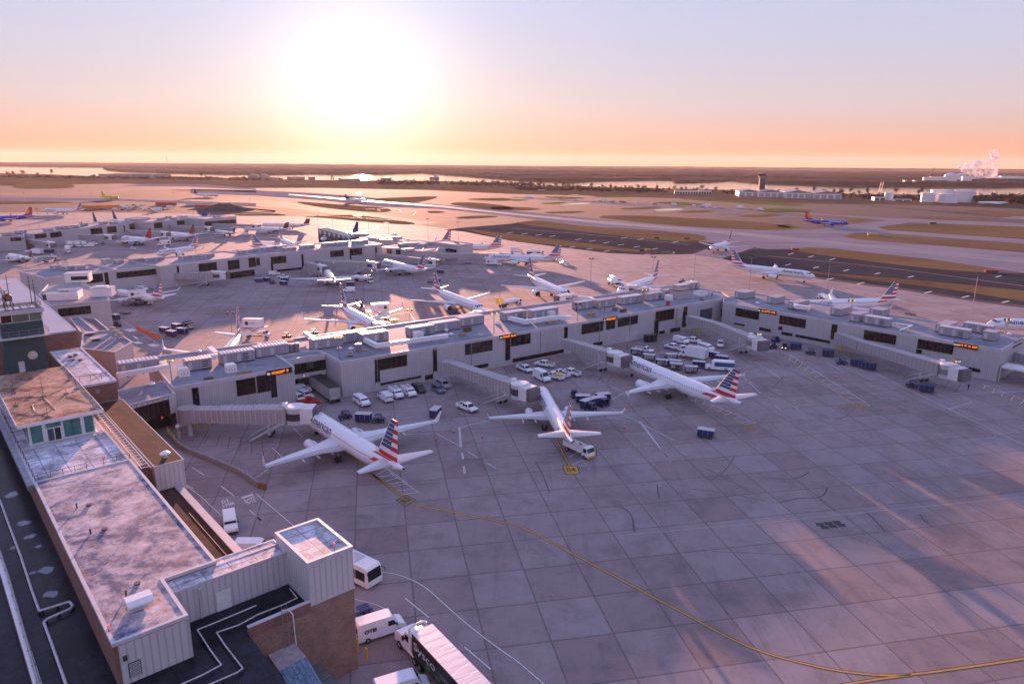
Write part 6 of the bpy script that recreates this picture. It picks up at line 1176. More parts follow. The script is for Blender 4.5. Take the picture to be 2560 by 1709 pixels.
bridge('boarding bridge with two white-roofed tunnels to the centre airliner', [('M2', 1715, 445), ('M2', 1800, 455), ('M3', 30, 650)], secs=2, rot0=False)
bridge('boarding bridge to the long airliner at the right-hand gate', [('M3', 480, 245), ('M3', 560, 262), ('M3', 905, 365)], secs=2, rot0=False)
bridge('empty boarding bridge at the inner corner of the two wings', [('M3', 1625, 30), ('M3', 1880, 95), ('M3', 2200, 225)], secs=2, rot0=False, sign='B8')
bridge('long empty boarding bridge ending in a drum with a B10 sign', [('M4', 650, 185), ('M4', 860, 262), ('M4', 1610, 478)], secs=3, rot0=False, sign='B10')
bridge('boarding bridge cut off by the right edge', [('M4', 2230, 345), ('M4', 2700, 470)], secs=2, rot0=False)
for lb, pts in (('boarding bridge with a yellow-footed stair at the middle concourse, left', [('N1', 1600, 1110), ('N1', 1960, 1105)]), ('boarding bridge behind the tail of the wide-winged airliner', [('N2', 480, 1010), ('N2', 590, 1040)]), ('long boarding bridge along the middle concourse wall', [('N2', 575, 992), ('N2', 1030, 1012)]), ('long boarding bridge over the striped-tail airliner at the middle concourse', [('N2', 1130, 930), ('N2', 1600, 985)]),
                ('boarding bridge running right to the airliner with lit nose gear', [('N2', 1650, 930), ('N2', 2250, 930)]), ('boarding bridge at the far left white concourse, sloping down', [('N1', 240, 795), ('N1', 450, 830)]), ('boarding bridge of the crimson-tailed airliner', [('N1', 745, 760), ('N1', 970, 765)]), ('boarding bridge between the crimson-tailed and dark red-tailed airliners', [('N1', 1180, 715), ('N1', 1490, 735)]),
                ('boarding bridge under the right part of the farthest concourse', [('N1', 1570, 672), ('N1', 1890, 690)]), ('boarding bridge with a red panel under the overhanging roof', [('N1', 1965, 655), ('N1', 2320, 668)]),
                ('boarding bridge behind the nearest terminal with a ribbed grey hood', [('M2', 1370, 170), ('M2', 1200, 120)]), ('boarding bridge behind the terminal beside the yellow-lit lamp', [('R3', 830, 90), ('R3', 740, 110)]), ('boarding bridge to the airliner with the big round engine', [('V', 2130, 800), ('V', 1930, 810)]), ('boarding bridge to the airliner with the flaring nose', [('N3', 1300, 1255), ('N3', 1150, 1235)])):
    bridge(lb, pts, z=5.8, secs=2)
# ------------------------------------------------------------------ vehicles and ramp equipment
vwh = mat('vehicle_white', (.80, .80, .82), .35, var=.05, scale=1, coat=.2); vbl = mat('cart_blue', (.012, .022, .085), .45, var=.2, scale=1); vb2 = mat('tug_blue', (.012, .034, .115), .4, var=.15, scale=1); vdk = mat('vehicle_black', (.018, .018, .022), .3, var=.1, coat=.3); vgb = mat('vehicle_grey_blue', (.10, .14, .20), .3, var=.1, coat=.3)
vsl = mat('vehicle_silver', (.42, .43, .46), .3, .3, var=.05); vrd = mat('vehicle_red', (.42, .03, .02), .4, var=.15); wind = mat('vehicle_glass', (.012, .014, .018), .08, var=0); curt = mat('cart_curtain', (.02, .03, .12), .8, var=.3, scale=3); rim_ = mat('wheel_rim', (.40, .40, .42), .35, .6, var=0)
hlm = mat('headlight_glass', (.55, .55, .58), .15, var=0); tlm = mat('taillight_red', (.35, .01, .01), .25, var=0)
def wheels(t, xs, w, r=.36, tw=.24):
    for x in xs:
        for s in (-1, 1): o = MB().cyl((x, s*(w/2-tw), r), (x, s*(w/2), r), r, r, 14).build('wheel', [black], t); MB().cyl((x, s*(w/2), r), (x, s*(w/2+.015), r), r*.55, r*.5, 10).build('rim', [rim_], o)
def profile_body(t, prof, w, m, taper=.10, zb=1.0, name='body', ztop=None):
    zt = ztop or max(p[1] for p in prof); yy = lambda z: w/2*(1-taper*max(0, z-zb)/max(.01, zt-zb)); n = len(prof); mb = MB()
    L_ = [(x, yy(z), z) for x, z in prof]; R_ = [(x, -yy(z), z) for x, z in prof]; mb.add(L_+R_, [(i, (i+1) % n, n+(i+1) % n, n+i) for i in range(n)]); mb.add(L_, [tuple(range(n-1, -1, -1))]); mb.add(R_, [tuple(range(n))]); o = mb.build(name, [m], t)
    try:
        bv = o.modifiers.new('bevel', 'BEVEL'); bv.width = .06; bv.segments = 2; bv.limit_method = 'ANGLE'; bv.angle_limit = radians(25)
    except Exception: pass
    return yy
def sidewin(t, x0, x1, z0, z1, yy, n=1, rake=.0, name='window'):
    for s in (1, -1):
        for k in range(n):
            a = x0+(x1-x0)*k/n+.05; b = x0+(x1-x0)*(k+1)/n-.05; mb = MB(); q = [(a, s*(yy(z0)+.012), z0), (b, s*(yy(z0)+.012), z0), (b-(rake if k == n-1 else 0), s*(yy(z1)+.012), z1), (a, s*(yy(z1)+.012), z1)]
            mb.add(q if s < 0 else q[::-1], [(0, 1, 2, 3)]); mb.build(name, [wind], t)
def front(t, xa, za, xb, zb_, yy, name='windshield', ins=.08):
    mb = MB(); e = .02; y0, y1 = yy(za)-ins, yy(zb_)-ins; d = Vector((xb-xa, zb_-za)).normalized(); nx, nz = (d.y, -d.x); s = 1 if name == 'windshield' else -1
    q = [(xa+nx*e*s, -y0, za+nz*e*s), (xa+nx*e*s, y0, za+nz*e*s), (xb+nx*e*s, y1, zb_+nz*e*s), (xb+nx*e*s, -y1, zb_+nz*e*s)]; mb.add(q, [(0, 1, 2, 3)]); mb.build(name, [wind], t)
def lights(t, xf, xr, w, zf, zr):
    for s in (1, -1): MB().box(xf-.02, xf+.03, s*(w/2-.32) if s > 0 else -(w/2-.08), s*(w/2-.08) if s > 0 else -(w/2-.32), zf, zf+.18).build('headlight', [hlm], t); MB().box(xr-.03, xr+.02, min(s*(w/2-.22), s*(w/2-.05)), max(s*(w/2-.22), s*(w/2-.05)), zr, zr+.35).build('taillight', [tlm], t)
def van(H=2.5, L=5.6, m=None, passenger=False, rack=None, text=None, bandblue=False):
    m = m or vwh; t = thing('van'); h = L/2; yy = profile_body(t, [(-h, .4), (-h, H-.25), (-h+.15, H), (h-2.0, H), (h-1.55, H-.12), (h-.95, 1.45), (h-.15, 1.15), (h, .9), (h, .4)], 1.98, m, .12, 1.0)
    front(t, h-.98, 1.50, h-1.52, H-.2, yy); sidewin(t, h-2.3, h-1.15, 1.42, H-.45 if H < 2.3 else 2.05, yy, 1, .35)
    if passenger: sidewin(t, -h+.25, h-2.35, 1.42, min(H-.35, 2.05), yy, 3)
    MB().box(-h-.02, -h, -.75, -.06, 1.4, H-.5).build('rear_window', [wind], t); MB().box(-h-.02, -h, .06, .75, 1.4, H-.5).build('rear_window', [wind], t)
    wheels(t, (-h+1.15, h-.95), 2.0); lights(t, h, -h, 1.95, .85, 1.0); MB().box(h-.05, h+.08, -.95, .95, .35, .6).build('bumper', [dgrey], t); MB().box(-h-.08, -h+.05, -.95, .95, .38, .55).build('bumper', [dgrey], t)
    for s in (1, -1): MB().box(h-1.3, h-1.15, min(s*.98, s*1.2), max(s*.98, s*1.2), 1.35, 1.62).build('mirror', [vdk], t)
    if rack:
        mb = MB(); [mb.bar((x, -.8, H+.12), (x, .8, H+.12), .05) for x in (-h+.6, -.4, .9)]; [mb.bar((-h+.3, y, H+.2), (1.2, y, H+.2), .06) for y in (-.35, .05)]; [mb.bar((-h+.5+k*.4, -.35, H+.2), (-h+.5+k*.4, .05, H+.2), .03) for k in range(8)]; mb.build('roof_rack', [rack], t)
    if text:
        for s in (1, -1):
            mb = MB(); ux = (1, 0, 0) if s < 0 else (-1, 0, 0); text_on(mb, text, .62, (-h+.75 if s < 0 else .95-.2, s*1.005, 1.35), ux, (0, 0, 1), 0, .03, False, 1.5); mb.build('lettering', [mat('navy_lettering', (.01, .015, .06), .4, var=0)], t)
    return t
def pickup(m=None, crew=True, load=None):
    m = m or vwh; t = thing('pickup_truck'); yy = profile_body(t, [(-2.8, .5), (-2.8, 1.12), (1.35, 1.12), (2.65, 1.02), (2.8, .8), (2.8, .5)], 1.95, m, .04, .8)
    x0 = -.75 if crew else .0; y2 = profile_body(t, [(x0, 1.1), (x0+.12, 1.78), (x0+.3, 1.85), (.75, 1.85), (1.0, 1.75), (1.5, 1.1)], 1.8, m, .16, 1.1, 'cabin'); front(t, 1.46, 1.14, 1.02, 1.72, y2); sidewin(t, x0+.15, 1.15, 1.18, 1.68, y2, 2 if crew else 1, .28); MB().box(x0-.01, x0+.03, -.6, .6, 1.2, 1.65).build('rear_window', [wind], t)
    MB().box(-2.68, x0-.12, -.8, .8, 1.1, 1.135).build('bed', [vdk], t); mb = MB(); mb.box(-2.8, x0-.02, .82, .95, 1.1, 1.3); mb.box(-2.8, x0-.02, -.95, -.82, 1.1, 1.3); mb.box(-2.8, -2.68, -.82, .82, 1.1, 1.3); mb.build('bed_wall', [m], t)
    if load: MB().box(-2.5, x0-.3, -.6, .6, 1.14, 1.6).build('load', [load], t)
    wheels(t, (-1.75, 1.75), 1.98, .40, .26); lights(t, 2.8, -2.8, 1.95, .72, .85); MB().box(2.76, 2.88, -.95, .95, .48, .68).build('bumper', [dgrey], t)
    for s in (1, -1): MB().box(1.0, 1.15, min(s*.92, s*1.12), max(s*.92, s*1.12), 1.18, 1.38).build('mirror', [vdk], t)
    return t
def suv(m):
    t = thing('car'); yy = profile_body(t, [(-2.35, .45), (-2.38, 1.0), (-2.2, 1.72), (.6, 1.75), (1.25, 1.1), (2.25, .98), (2.4, .75), (2.38, .45)], 1.88, m, .22, .95); front(t, 1.22, 1.15, .65, 1.68, yy); sidewin(t, -2.0, .95, 1.1, 1.6, yy, 3, .35); front(t, -2.34, 1.12, -2.2, 1.62, yy, 'rear_window')
    wheels(t, (-1.45, 1.45), 1.9, .36); lights(t, 2.36, -2.38, 1.8, .7, .85); return t
def boxtruck(L=7.8, H=3.5, lift=0.0, m=None, logo=False, cabm=None, roof_w=None):
    t = thing('box_truck'); h = L/2; m = m or vwh; yy = profile_body(t, [(h-1.9, .5), (h-1.9, 2.3), (h-1.55, 2.35), (h-1.2, 2.2), (h-.8, 1.5), (h-.05, 1.35), (h, 1.1), (h, .5)], 2.1, cabm or vwh, .10, 1.2, 'cab'); front(t, h-.83, 1.55, h-1.17, 2.15, yy); sidewin(t, h-1.75, h-1.0, 1.5, 2.1, yy, 1, .2)
    z0 = .95+lift; o = MB().box(-h, h-2.05, -1.22, 1.22, z0, z0+H-.95).build('cargo_box', [m], t); MB().box(-h, h-2.05, -1.25, 1.25, z0+H-.95, z0+H-.88).build('roof', [wht2], o); MB().box(-h-.02, -h, -1.0, 1.0, z0+.1, z0+H-1.2).build('rear_door', [wht2], o)
    MB().box(-h, h-1.9, -.5, .5, .55, .9).build('chassis', [dgrey], t)
    if lift:
        mb = MB(); [mb.bar((-h+.6, y, .95), (h-2.8, y, z0), .14) for y in (-.7, .7)]; [mb.bar((h-2.8, y, .95), (-h+.6, y, z0), .14) for y in (-.7, .7)]; mb.build('scissor_lift', [dgrey], t); MB().box(h-2.05, h-.5, -1.2, 1.2, z0, z0+.12).build('platform', [steel], o)
    if logo:
        for s in (1, -1): mb = MB(); mb.cyl((-h+1.4, s*1.225, z0+1.3), (-h+1.4, s*1.24, z0+1.3), .62, .62, 18); mb.build('round_emblem', [mat('emblem_grey', (.04, .04, .05), .5, var=0)], o); mb = MB(); [mb.box(-h+2.4, -h+4.2-.3*k, min(s*1.225, s*1.235), max(s*1.225, s*1.235), z0+1.45-k*.35, z0+1.6-k*.35) for k in range(2)]; mb.build('lettering_bars', [mat('faded_lettering', (.30, .30, .33), .5, var=0)], o)
    wheels(t, (-h+1.3, h-.95), 2.15, .45, .3); lights(t, h, -h, 2.1, .9, .8); return t
def cart(kind='closed'):
    t = thing('baggage_cart'); MB().box(-1.65, 1.65, -.85, .85, .42, .56).build('deck', [dgrey], t); MB().box(-1.7, 1.7, -.9, .9, 1.86, 1.96).build('roof', [wht2 if kind != 'blue' else vb2], t)
    if kind == 'open':
        for x in (-1.6, -.55, .55, 1.6): mb = MB(); [mb.bar((x, y, .56), (x, y, 1.86), .07) for y in (-.8, .8)]; mb.build('posts', [vbl], t)
        MB().box(-1.62, -1.58, -.8, .8, .56, 1.86).build('end_panel', [vbl], t); MB().box(1.58, 1.62, -.8, .8, .56, 1.86).build('end_panel', [vbl], t); MB().box(-1.3, -.2, -.6, .6, .56, 1.2).build('baggage', [wht2], t)
    else:
        MB().box(-1.62, 1.62, -.80, .80, .56, 1.86).build('panel', [curt if kind != 'blue' else vb2], t); mb = MB(); [mb.box(x-.03, x+.03, s*.80-.02 if s > 0 else -.84, s*.80+.04 if s > 0 else -.78, .56, 1.86) for x in (-1.6, -.53, .53, 1.6) for s in (1, -1)]; mb.build('frame_bars', [steel], t)
    wheels(t, (-1.15, 1.15), 1.6, .24, .16); MB().bar((1.65, 0, .4), (2.4, 0, .3), .07).build('tow_bar', [dgrey], t); return t
def tug(m=None, lit=False, canopy=True):
    m = m or vbl; t = thing('baggage_tug'); profile_body(t, [(-1.35, .3), (-1.35, .85), (-.3, .9), (-.2, .7), (.35, .7), (.5, 1.05), (1.25, .95), (1.35, .75), (1.35, .3)], 1.4, m, .05, .6)
    if canopy: MB().box(-.75, .65, -.68, .68, 1.75, 1.84).build('canopy', [m], t); mb = MB(); [mb.bar((x, y, .8), (x, y, 1.75), .06) for x in (-.7, .55) for y in (-.62, .62)]; mb.build('canopy_posts', [m], t); MB().box(.52, .56, -.6, .6, 1.1, 1.7).build('windshield', [wind], t)
    MB().box(-.25, .1, -.3, .3, .72, 1.2).build('seat', [vdk], t); wheels(t, (-.85, .9), 1.45, .34, .22)
    for s in (1, -1): MB().box(1.34, 1.38, s*.5-.1, s*.5+.1, .62, .78).build('headlight', [headl if lit else hlm], t)
    return t
def tanker():
    t = thing('fuel_truck'); yy = profile_body(t, [(3.6, .5), (3.6, 2.4), (4.2, 2.5), (5.2, 2.4), (5.5, 1.3), (5.5, .5)], 2.3, vwh, .06, 1.2, 'cab'); front(t, 5.47, 1.4, 5.24, 2.3, yy); sidewin(t, 4.2, 5.2, 1.4, 2.2, yy); mb = MB(); mb.ring([[(x, 1.15*cos(a)*k, 2.0+.95*sin(a)*k) for a in [2*pi*i/18 for i in range(18)]] for x, k in ((-5.5, .85), (-5.3, 1), (3.2, 1), (3.4, .85))]); mb.build('tank', [vwh], t)
    MB().box(-5.3, 3.4, -.5, .5, .6, 1.1).build('chassis', [dgrey], t); MB().box(-2, 1, -1.2, -.9, .6, 1.6).build('pump_cabinet', [wht2], t); wheels(t, (-4.6, -3.4, 4.4), 2.4, .5, .34); return t
def loader(m=None):
    t = thing('belt_loader'); m = m or vb2; profile_body(t, [(-2.6, .35), (-2.6, .8), (2.4, .85), (2.6, .6), (2.6, .35)], 1.7, m, .03, .5); mb = MB(); mb.bar((-3.2, .3, .9), (3.6, .3, 2.6), .8, .18); mb.build('belt', [black], t); mb = MB(); [mb.bar((-3.2, .3+s*.45, .98), (3.6, .3+s*.45, 2.68), .06, .2) for s in (1, -1)]; mb.build('belt_rails', [m], t); MB().box(.8, 1.6, -.8, -.3, .85, 1.5).build('seat', [vdk], t); wheels(t, (-1.7, 1.7), 1.7, .34, .22); return t
def dolly():
    t = thing('container_dolly'); MB().box(-1.9, 1.9, -1.1, 1.1, .42, .52).build('deck', [dgrey], t); mb = MB(); [mb.box(x-.05, x+.05, -1.05, 1.05, .52, .6) for x in (-1.6, -1, -.4, .2, .8, 1.4)]; mb.build('rollers', [steel], t); wheels(t, (-1.2, 1.2), 1.7, .22, .14); return t
def busv(L=12.5, sm=False):
    t = thing('apron_bus' if not sm else 'shuttle_bus'); h = L/2; H = 3.05 if not sm else 2.8
    yy = profile_body(t, [(-h, .35), (-h, H-.2), (-h+.2, H), (h-.5, H), (h-.15, H-.3), (h, 1.2), (h-.02, .35)] if not sm else [(-h, .4), (-h, H-.1), (-h+.15, H), (h-2.2, H), (h-1.7, H-.5), (h-1.2, 1.5), (h-.1, 1.2), (h, .5)], 2.6 if not sm else 2.2, vwh, .05, 1.0)
    if not sm: front(t, h-.02, 1.25, h-.16, H-.35, yy, ins=.12); sidewin(t, -h+.4, h-.5, 1.15, H-.65, yy, 6)
    else:
        front(t, h-1.23, 1.55, h-1.65, H-.6, yy); sidewin(t, -h+.3, h-2.3, 1.45, H-.6, yy, 5)
        for s in (1, -1): MB().box(-h+.02, h-2.4, min(s*1.09, s*1.115), max(s*1.09, s*1.115), 1.3, 2.45).build('blue_band', [mat('bus_blue', (.02, .10, .24), .4, var=.1)], t)
    wheels(t, (-h+2.2, h-2.4 if not sm else h-1.1), 2.55 if not sm else 2.2, .46, .28); lights(t, h, -h, 2.3, .6, .9)
    if not sm:
        for s in (1, -1): MB().tube([(h-.2, s*1.2, 2.5), (h+.35, s*1.45, 2.4), (h+.35, s*1.45, 1.9)], .05).build('mirror_arm', [vdk], t)
        MB().box(-.5+2, 1.5+2, -.9, .9, H, H+.12).build('roof_unit', [wht2], t)
    return t
def deice():
    t = thing('lavatory_truck'); yy = profile_body(t, [(1.9, .5), (1.9, 2.2), (2.2, 2.3), (3.1, 2.25), (3.45, 1.3), (3.5, .5)], 2.1, vwh, .06, 1.2, 'cab'); front(t, 3.44, 1.38, 3.14, 2.15, yy); sidewin(t, 2.2, 3.15, 1.35, 2.1, yy); MB().box(-3.4, 1.7, -1.05, 1.05, .95, 1.9).build('tank_body', [vwh], t); MB().box(-3.5, 1.8, -1.1, 1.1, 1.9, 1.98).build('top_deck', [wht2], t)
    mb = MB(); mb.cyl((-1.6, 0, 1.98), (-1.6, 0, 2.15), .3); mb.cyl((.2, .2, 1.98), (.2, .2, 2.12), .25); mb.build('hatches', [dgrey], t); MB().box(3.42, 3.62, -1.05, 1.05, .35, .75).build('bumper', [yellow], t); MB().box(-3.9, -3.5, -.8, .8, 1.2, 1.3).build('lift_step', [steel], t); mb = MB(); [mb.bar((-3.9, y, 1.3), (-3.9, y, 2.3), .05) for y in (-.8, .8)]; mb.bar((-3.9, -.8, 2.3), (-3.9, .8, 2.3), .05); mb.build('guard_rail', [redp], t)
    MB().box(-3.4, 3.3, -.5, .5, .55, .95).build('chassis', [dgrey], t); wheels(t, (-2.3, 2.6), 2.1, .42, .3); lights(t, 3.5, -3.5, 2.0, .9, .9); return t
def semi():
    t = thing('semi_truck'); tr = MB().box(-14.6, 1.0, -1.3, 1.3, 1.25, 4.05).build('trailer', [mat('trailer_green_black', (.012, .022, .012), .35, var=.4, scale=.5)], t)
    n = 31; mb = MB(); mb.box(-14.65, 1.05, -1.33, 1.33, 4.05, 4.12)
    rp = NT('trailer_roof_sheet', .5, .4); v = rp.coord('Object'); rp.col((.62, .62, .64)); rp.b.inputs['Metallic'].default_value = .0; rp.bump(rp.noise(rp.mapping(v, scale=(1.4, .25, 1)), .9, 3, .5, .8), .22, .15); mb.build('trailer_roof', [rp.m], tr)
    for s in (1, -1):
        MB().box(-14.62, 1.02, min(s*1.3, s*1.33), max(s*1.3, s*1.33), 3.9, 4.06).build('top_rail', [mat('red_brown_rail', (.22, .09, .06), .5, var=.2)], tr)
        ux = (1, 0, 0) if s < 0 else (-1, 0, 0); x0 = -5.6 if s < 0 else .6
        mb = MB(); text_on(mb, 'Sysco', 1.35, (x0, s*1.315, 2.35), ux, (0, 0, 1), 0, .02, False, 4.6); mb.build('lettering', [white], tr)
        mb = MB(); [mb.box(-7.4, -5.0, min(s*1.312, s*1.32), max(s*1.312, s*1.32), 2.75-k*.22, 2.80-k*.22) for k in range(3)]; mb.build('small_lettering', [wht2], tr)
        for cx, rx, rz, m_ in ((-9.2, 1.25, 1.15, mat('fruit_pink', (.50, .12, .11), .6, var=.2)), (-11.0, .9, .8, mat('fruit_pink', (.5, .12, .11), .6)), (-4.5, .5, .35, mat('leaf_green', (.10, .20, .05), .6, var=.3)), (-6.3, .6, .4, mat('leaf_green', (.1, .2, .05))), (-2.4, .55, .4, mat('leaf_green', (.1, .2, .05)))):
            mb = MB(); p_ = [(cx+cos(a)*rx, s*1.318, 2.35 - (.5 if rx < 1 else 0)+sin(a)*rz) for a in [2*pi*k/18 for k in range(18)]]; mb.add(p_ if s < 0 else p_[::-1], [tuple(range(18))]); o = mb.build('printed_fruit', [m_], tr)
            if rx > .8: mb = MB(); p_ = [(cx+cos(a)*rx*.72, s*1.324, 2.35 - (.5 if rx < 1 else 0)+sin(a)*rz*.72) for a in [2*pi*k/18 for k in range(18)]]; mb.add(p_ if s < 0 else p_[::-1], [tuple(range(18))]); mb.build('fruit_seeds', [mat('fruit_deep_red', (.28, .01, .015), .4, var=.5, scale=6)], o)
    yy = profile_body(t, [(1.6, .7), (1.6, 2.9), (1.9, 3.0), (3.0, 2.9), (3.6, 2.1), (5.2, 1.85), (5.5, 1.4), (5.5, .6)], 2.35, vwh, .12, 1.4, 'cab'); front(t, 3.57, 2.15, 3.05, 2.82, yy); sidewin(t, 2.2, 3.3, 1.95, 2.65, yy, 1, .25)
    mb = MB(); mb.tube([(1.9, -1.1, 2.9), (2.0, -1.05, 3.9), (2.1, -.6, 4.05), (2.1, .6, 4.05), (2.0, 1.05, 3.9), (1.9, 1.1, 2.9)], .14, 8); mb.build('wind_fairing', [vwh], t); MB().box(-.5, 5.2, -.5, .5, .7, 1.1).build('chassis', [dgrey], t); mb = MB(); [mb.cyl((.9, s*1.0, .8), (2.4, s*1.0, .8), .32) for s in (1, -1)]; mb.build('fuel_tank', [metal], t)
    wheels(t, (-13.4, -12.2, -.4, .7, 4.3), 2.5, .5, .35); lights(t, 5.5, -14.6, 2.2, 1.2, 1.3); mb = MB(); mb.box(-14.6, 1.0, -1.2, 1.2, 1.1, 1.25); mb.build('trailer_frame', [dgrey], tr)
    for s in (1, -1): MB().box(3.0, 3.15, min(s*1.25, s*1.5), max(s*1.25, s*1.5), 1.9, 2.5).build('mirror', [vdk], t)
    return t
def trailer_box():
    t = thing('cargo_trailer'); MB().box(-7, 7, -1.3, 1.3, 1.1, 3.9).build('box', [mat('stained_white_panel', (.36, .33, .34), .7, var=.35, scale=1.2)], t); MB().box(-7.05, 7.05, -1.35, 1.35, 3.9, 4.0).build('roof', [mat('dark_brown_roof', (.03, .022, .024), .6, var=.3)], t); MB().box(-6.8, 6.8, -.6, .6, .7, 1.1).build('frame', [dgrey], t); wheels(t, (5.2, 6.3), 2.4, .5, .35); return t
KINDS = {'van': lambda: van(2.1, 5.3), 'hivan': lambda: van(2.65, 5.9), 'pvan': lambda: van(2.1, 5.4, passenger=True), 'rackvan': lambda: van(2.1, 5.3, rack=steel), 'redrackvan': lambda: van(2.1, 5.3, rack=redp), 'otis': lambda: van(2.6, 5.9, text='OTIS'), 'pickup': lambda: pickup(), 'spickup': lambda: pickup(crew=False), 'ypickup': lambda: pickup(crew=False, load=yellow), 'suv': lambda: suv(vdk), 'car': lambda: suv(vgb), 'silver': lambda: suv(vsl), 'wcar': lambda: suv(vwh),
         'truck': lambda: boxtruck(8.2, 3.7), 'cater': lambda: boxtruck(8.2, 3.5, 0, logo=True), 'lift': lambda: boxtruck(8.2, 3.5, 2.6, logo=True), 'cart': lambda: cart(), 'opencart': lambda: cart('open'), 'bluecart': lambda: cart('blue'), 'tug': lambda: tug(), 'bluetug': lambda: tug(vb2), 'littug': lambda: tug(vbl, True), 'whitetug': lambda: tug(vwh), 'tanker': tanker, 'loader': lambda: loader(), 'loaderd': lambda: loader(vbl), 'dolly': dolly, 'bus': lambda: busv(), 'shuttle': lambda: busv(7.6, True), 'deice': deice, 'semi': semi, 'trailer': trailer_box}
CATN = {'van': 'van', 'hivan': 'van', 'pvan': 'van', 'rackvan': 'van', 'redrackvan': 'van', 'otis': 'van', 'pickup': 'pickup', 'spickup': 'pickup', 'ypickup': 'pickup', 'suv': 'car', 'car': 'car', 'silver': 'car', 'wcar': 'car', 'truck': 'truck', 'cater': 'catering truck', 'lift': 'catering truck', 'cart': 'baggage cart', 'opencart': 'baggage cart', 'bluecart': 'baggage cart', 'tug': 'tug', 'bluetug': 'tug', 'littug': 'tug', 'whitetug': 'tug', 'tanker': 'fuel truck', 'loader': 'belt loader', 'loaderd': 'belt loader', 'dolly': 'dolly', 'bus': 'bus', 'shuttle': 'bus', 'deice': 'service truck', 'semi': 'truck', 'trailer': 'trailer'}
GRN = {'van': 'vans and cars parked on the ramp', 'pickup': 'pickups parked on the ramp', 'car': 'vans and cars parked on the ramp', 'truck': 'trucks on the ramp', 'catering truck': 'catering trucks on the ramp', 'baggage cart': 'baggage carts on the ramp', 'tug': 'baggage tugs on the ramp', 'fuel truck': 'fuel trucks on the ramp', 'belt loader': 'belt loaders on the ramp', 'dolly': 'dollies on the ramp'}
def V(kind, rg, xr, yr, xf, yf, label, z=0):
    "rear and front of the vehicle where it meets the ground"
    a, b = P(rg, xr, yr, z), P(rg, xf, yf, z); d = b-a; t = proto(('veh', kind), KINDS[kind]); c = (a+b)/2
    t.location = (c.x, c.y, z); t.rotation_euler[2] = atan2(d.y, d.x); t['label'] = label; t['category'] = CATN[kind]; g_ = GRN.get(CATN[kind])
    if g_: t['group'] = g_
    return t
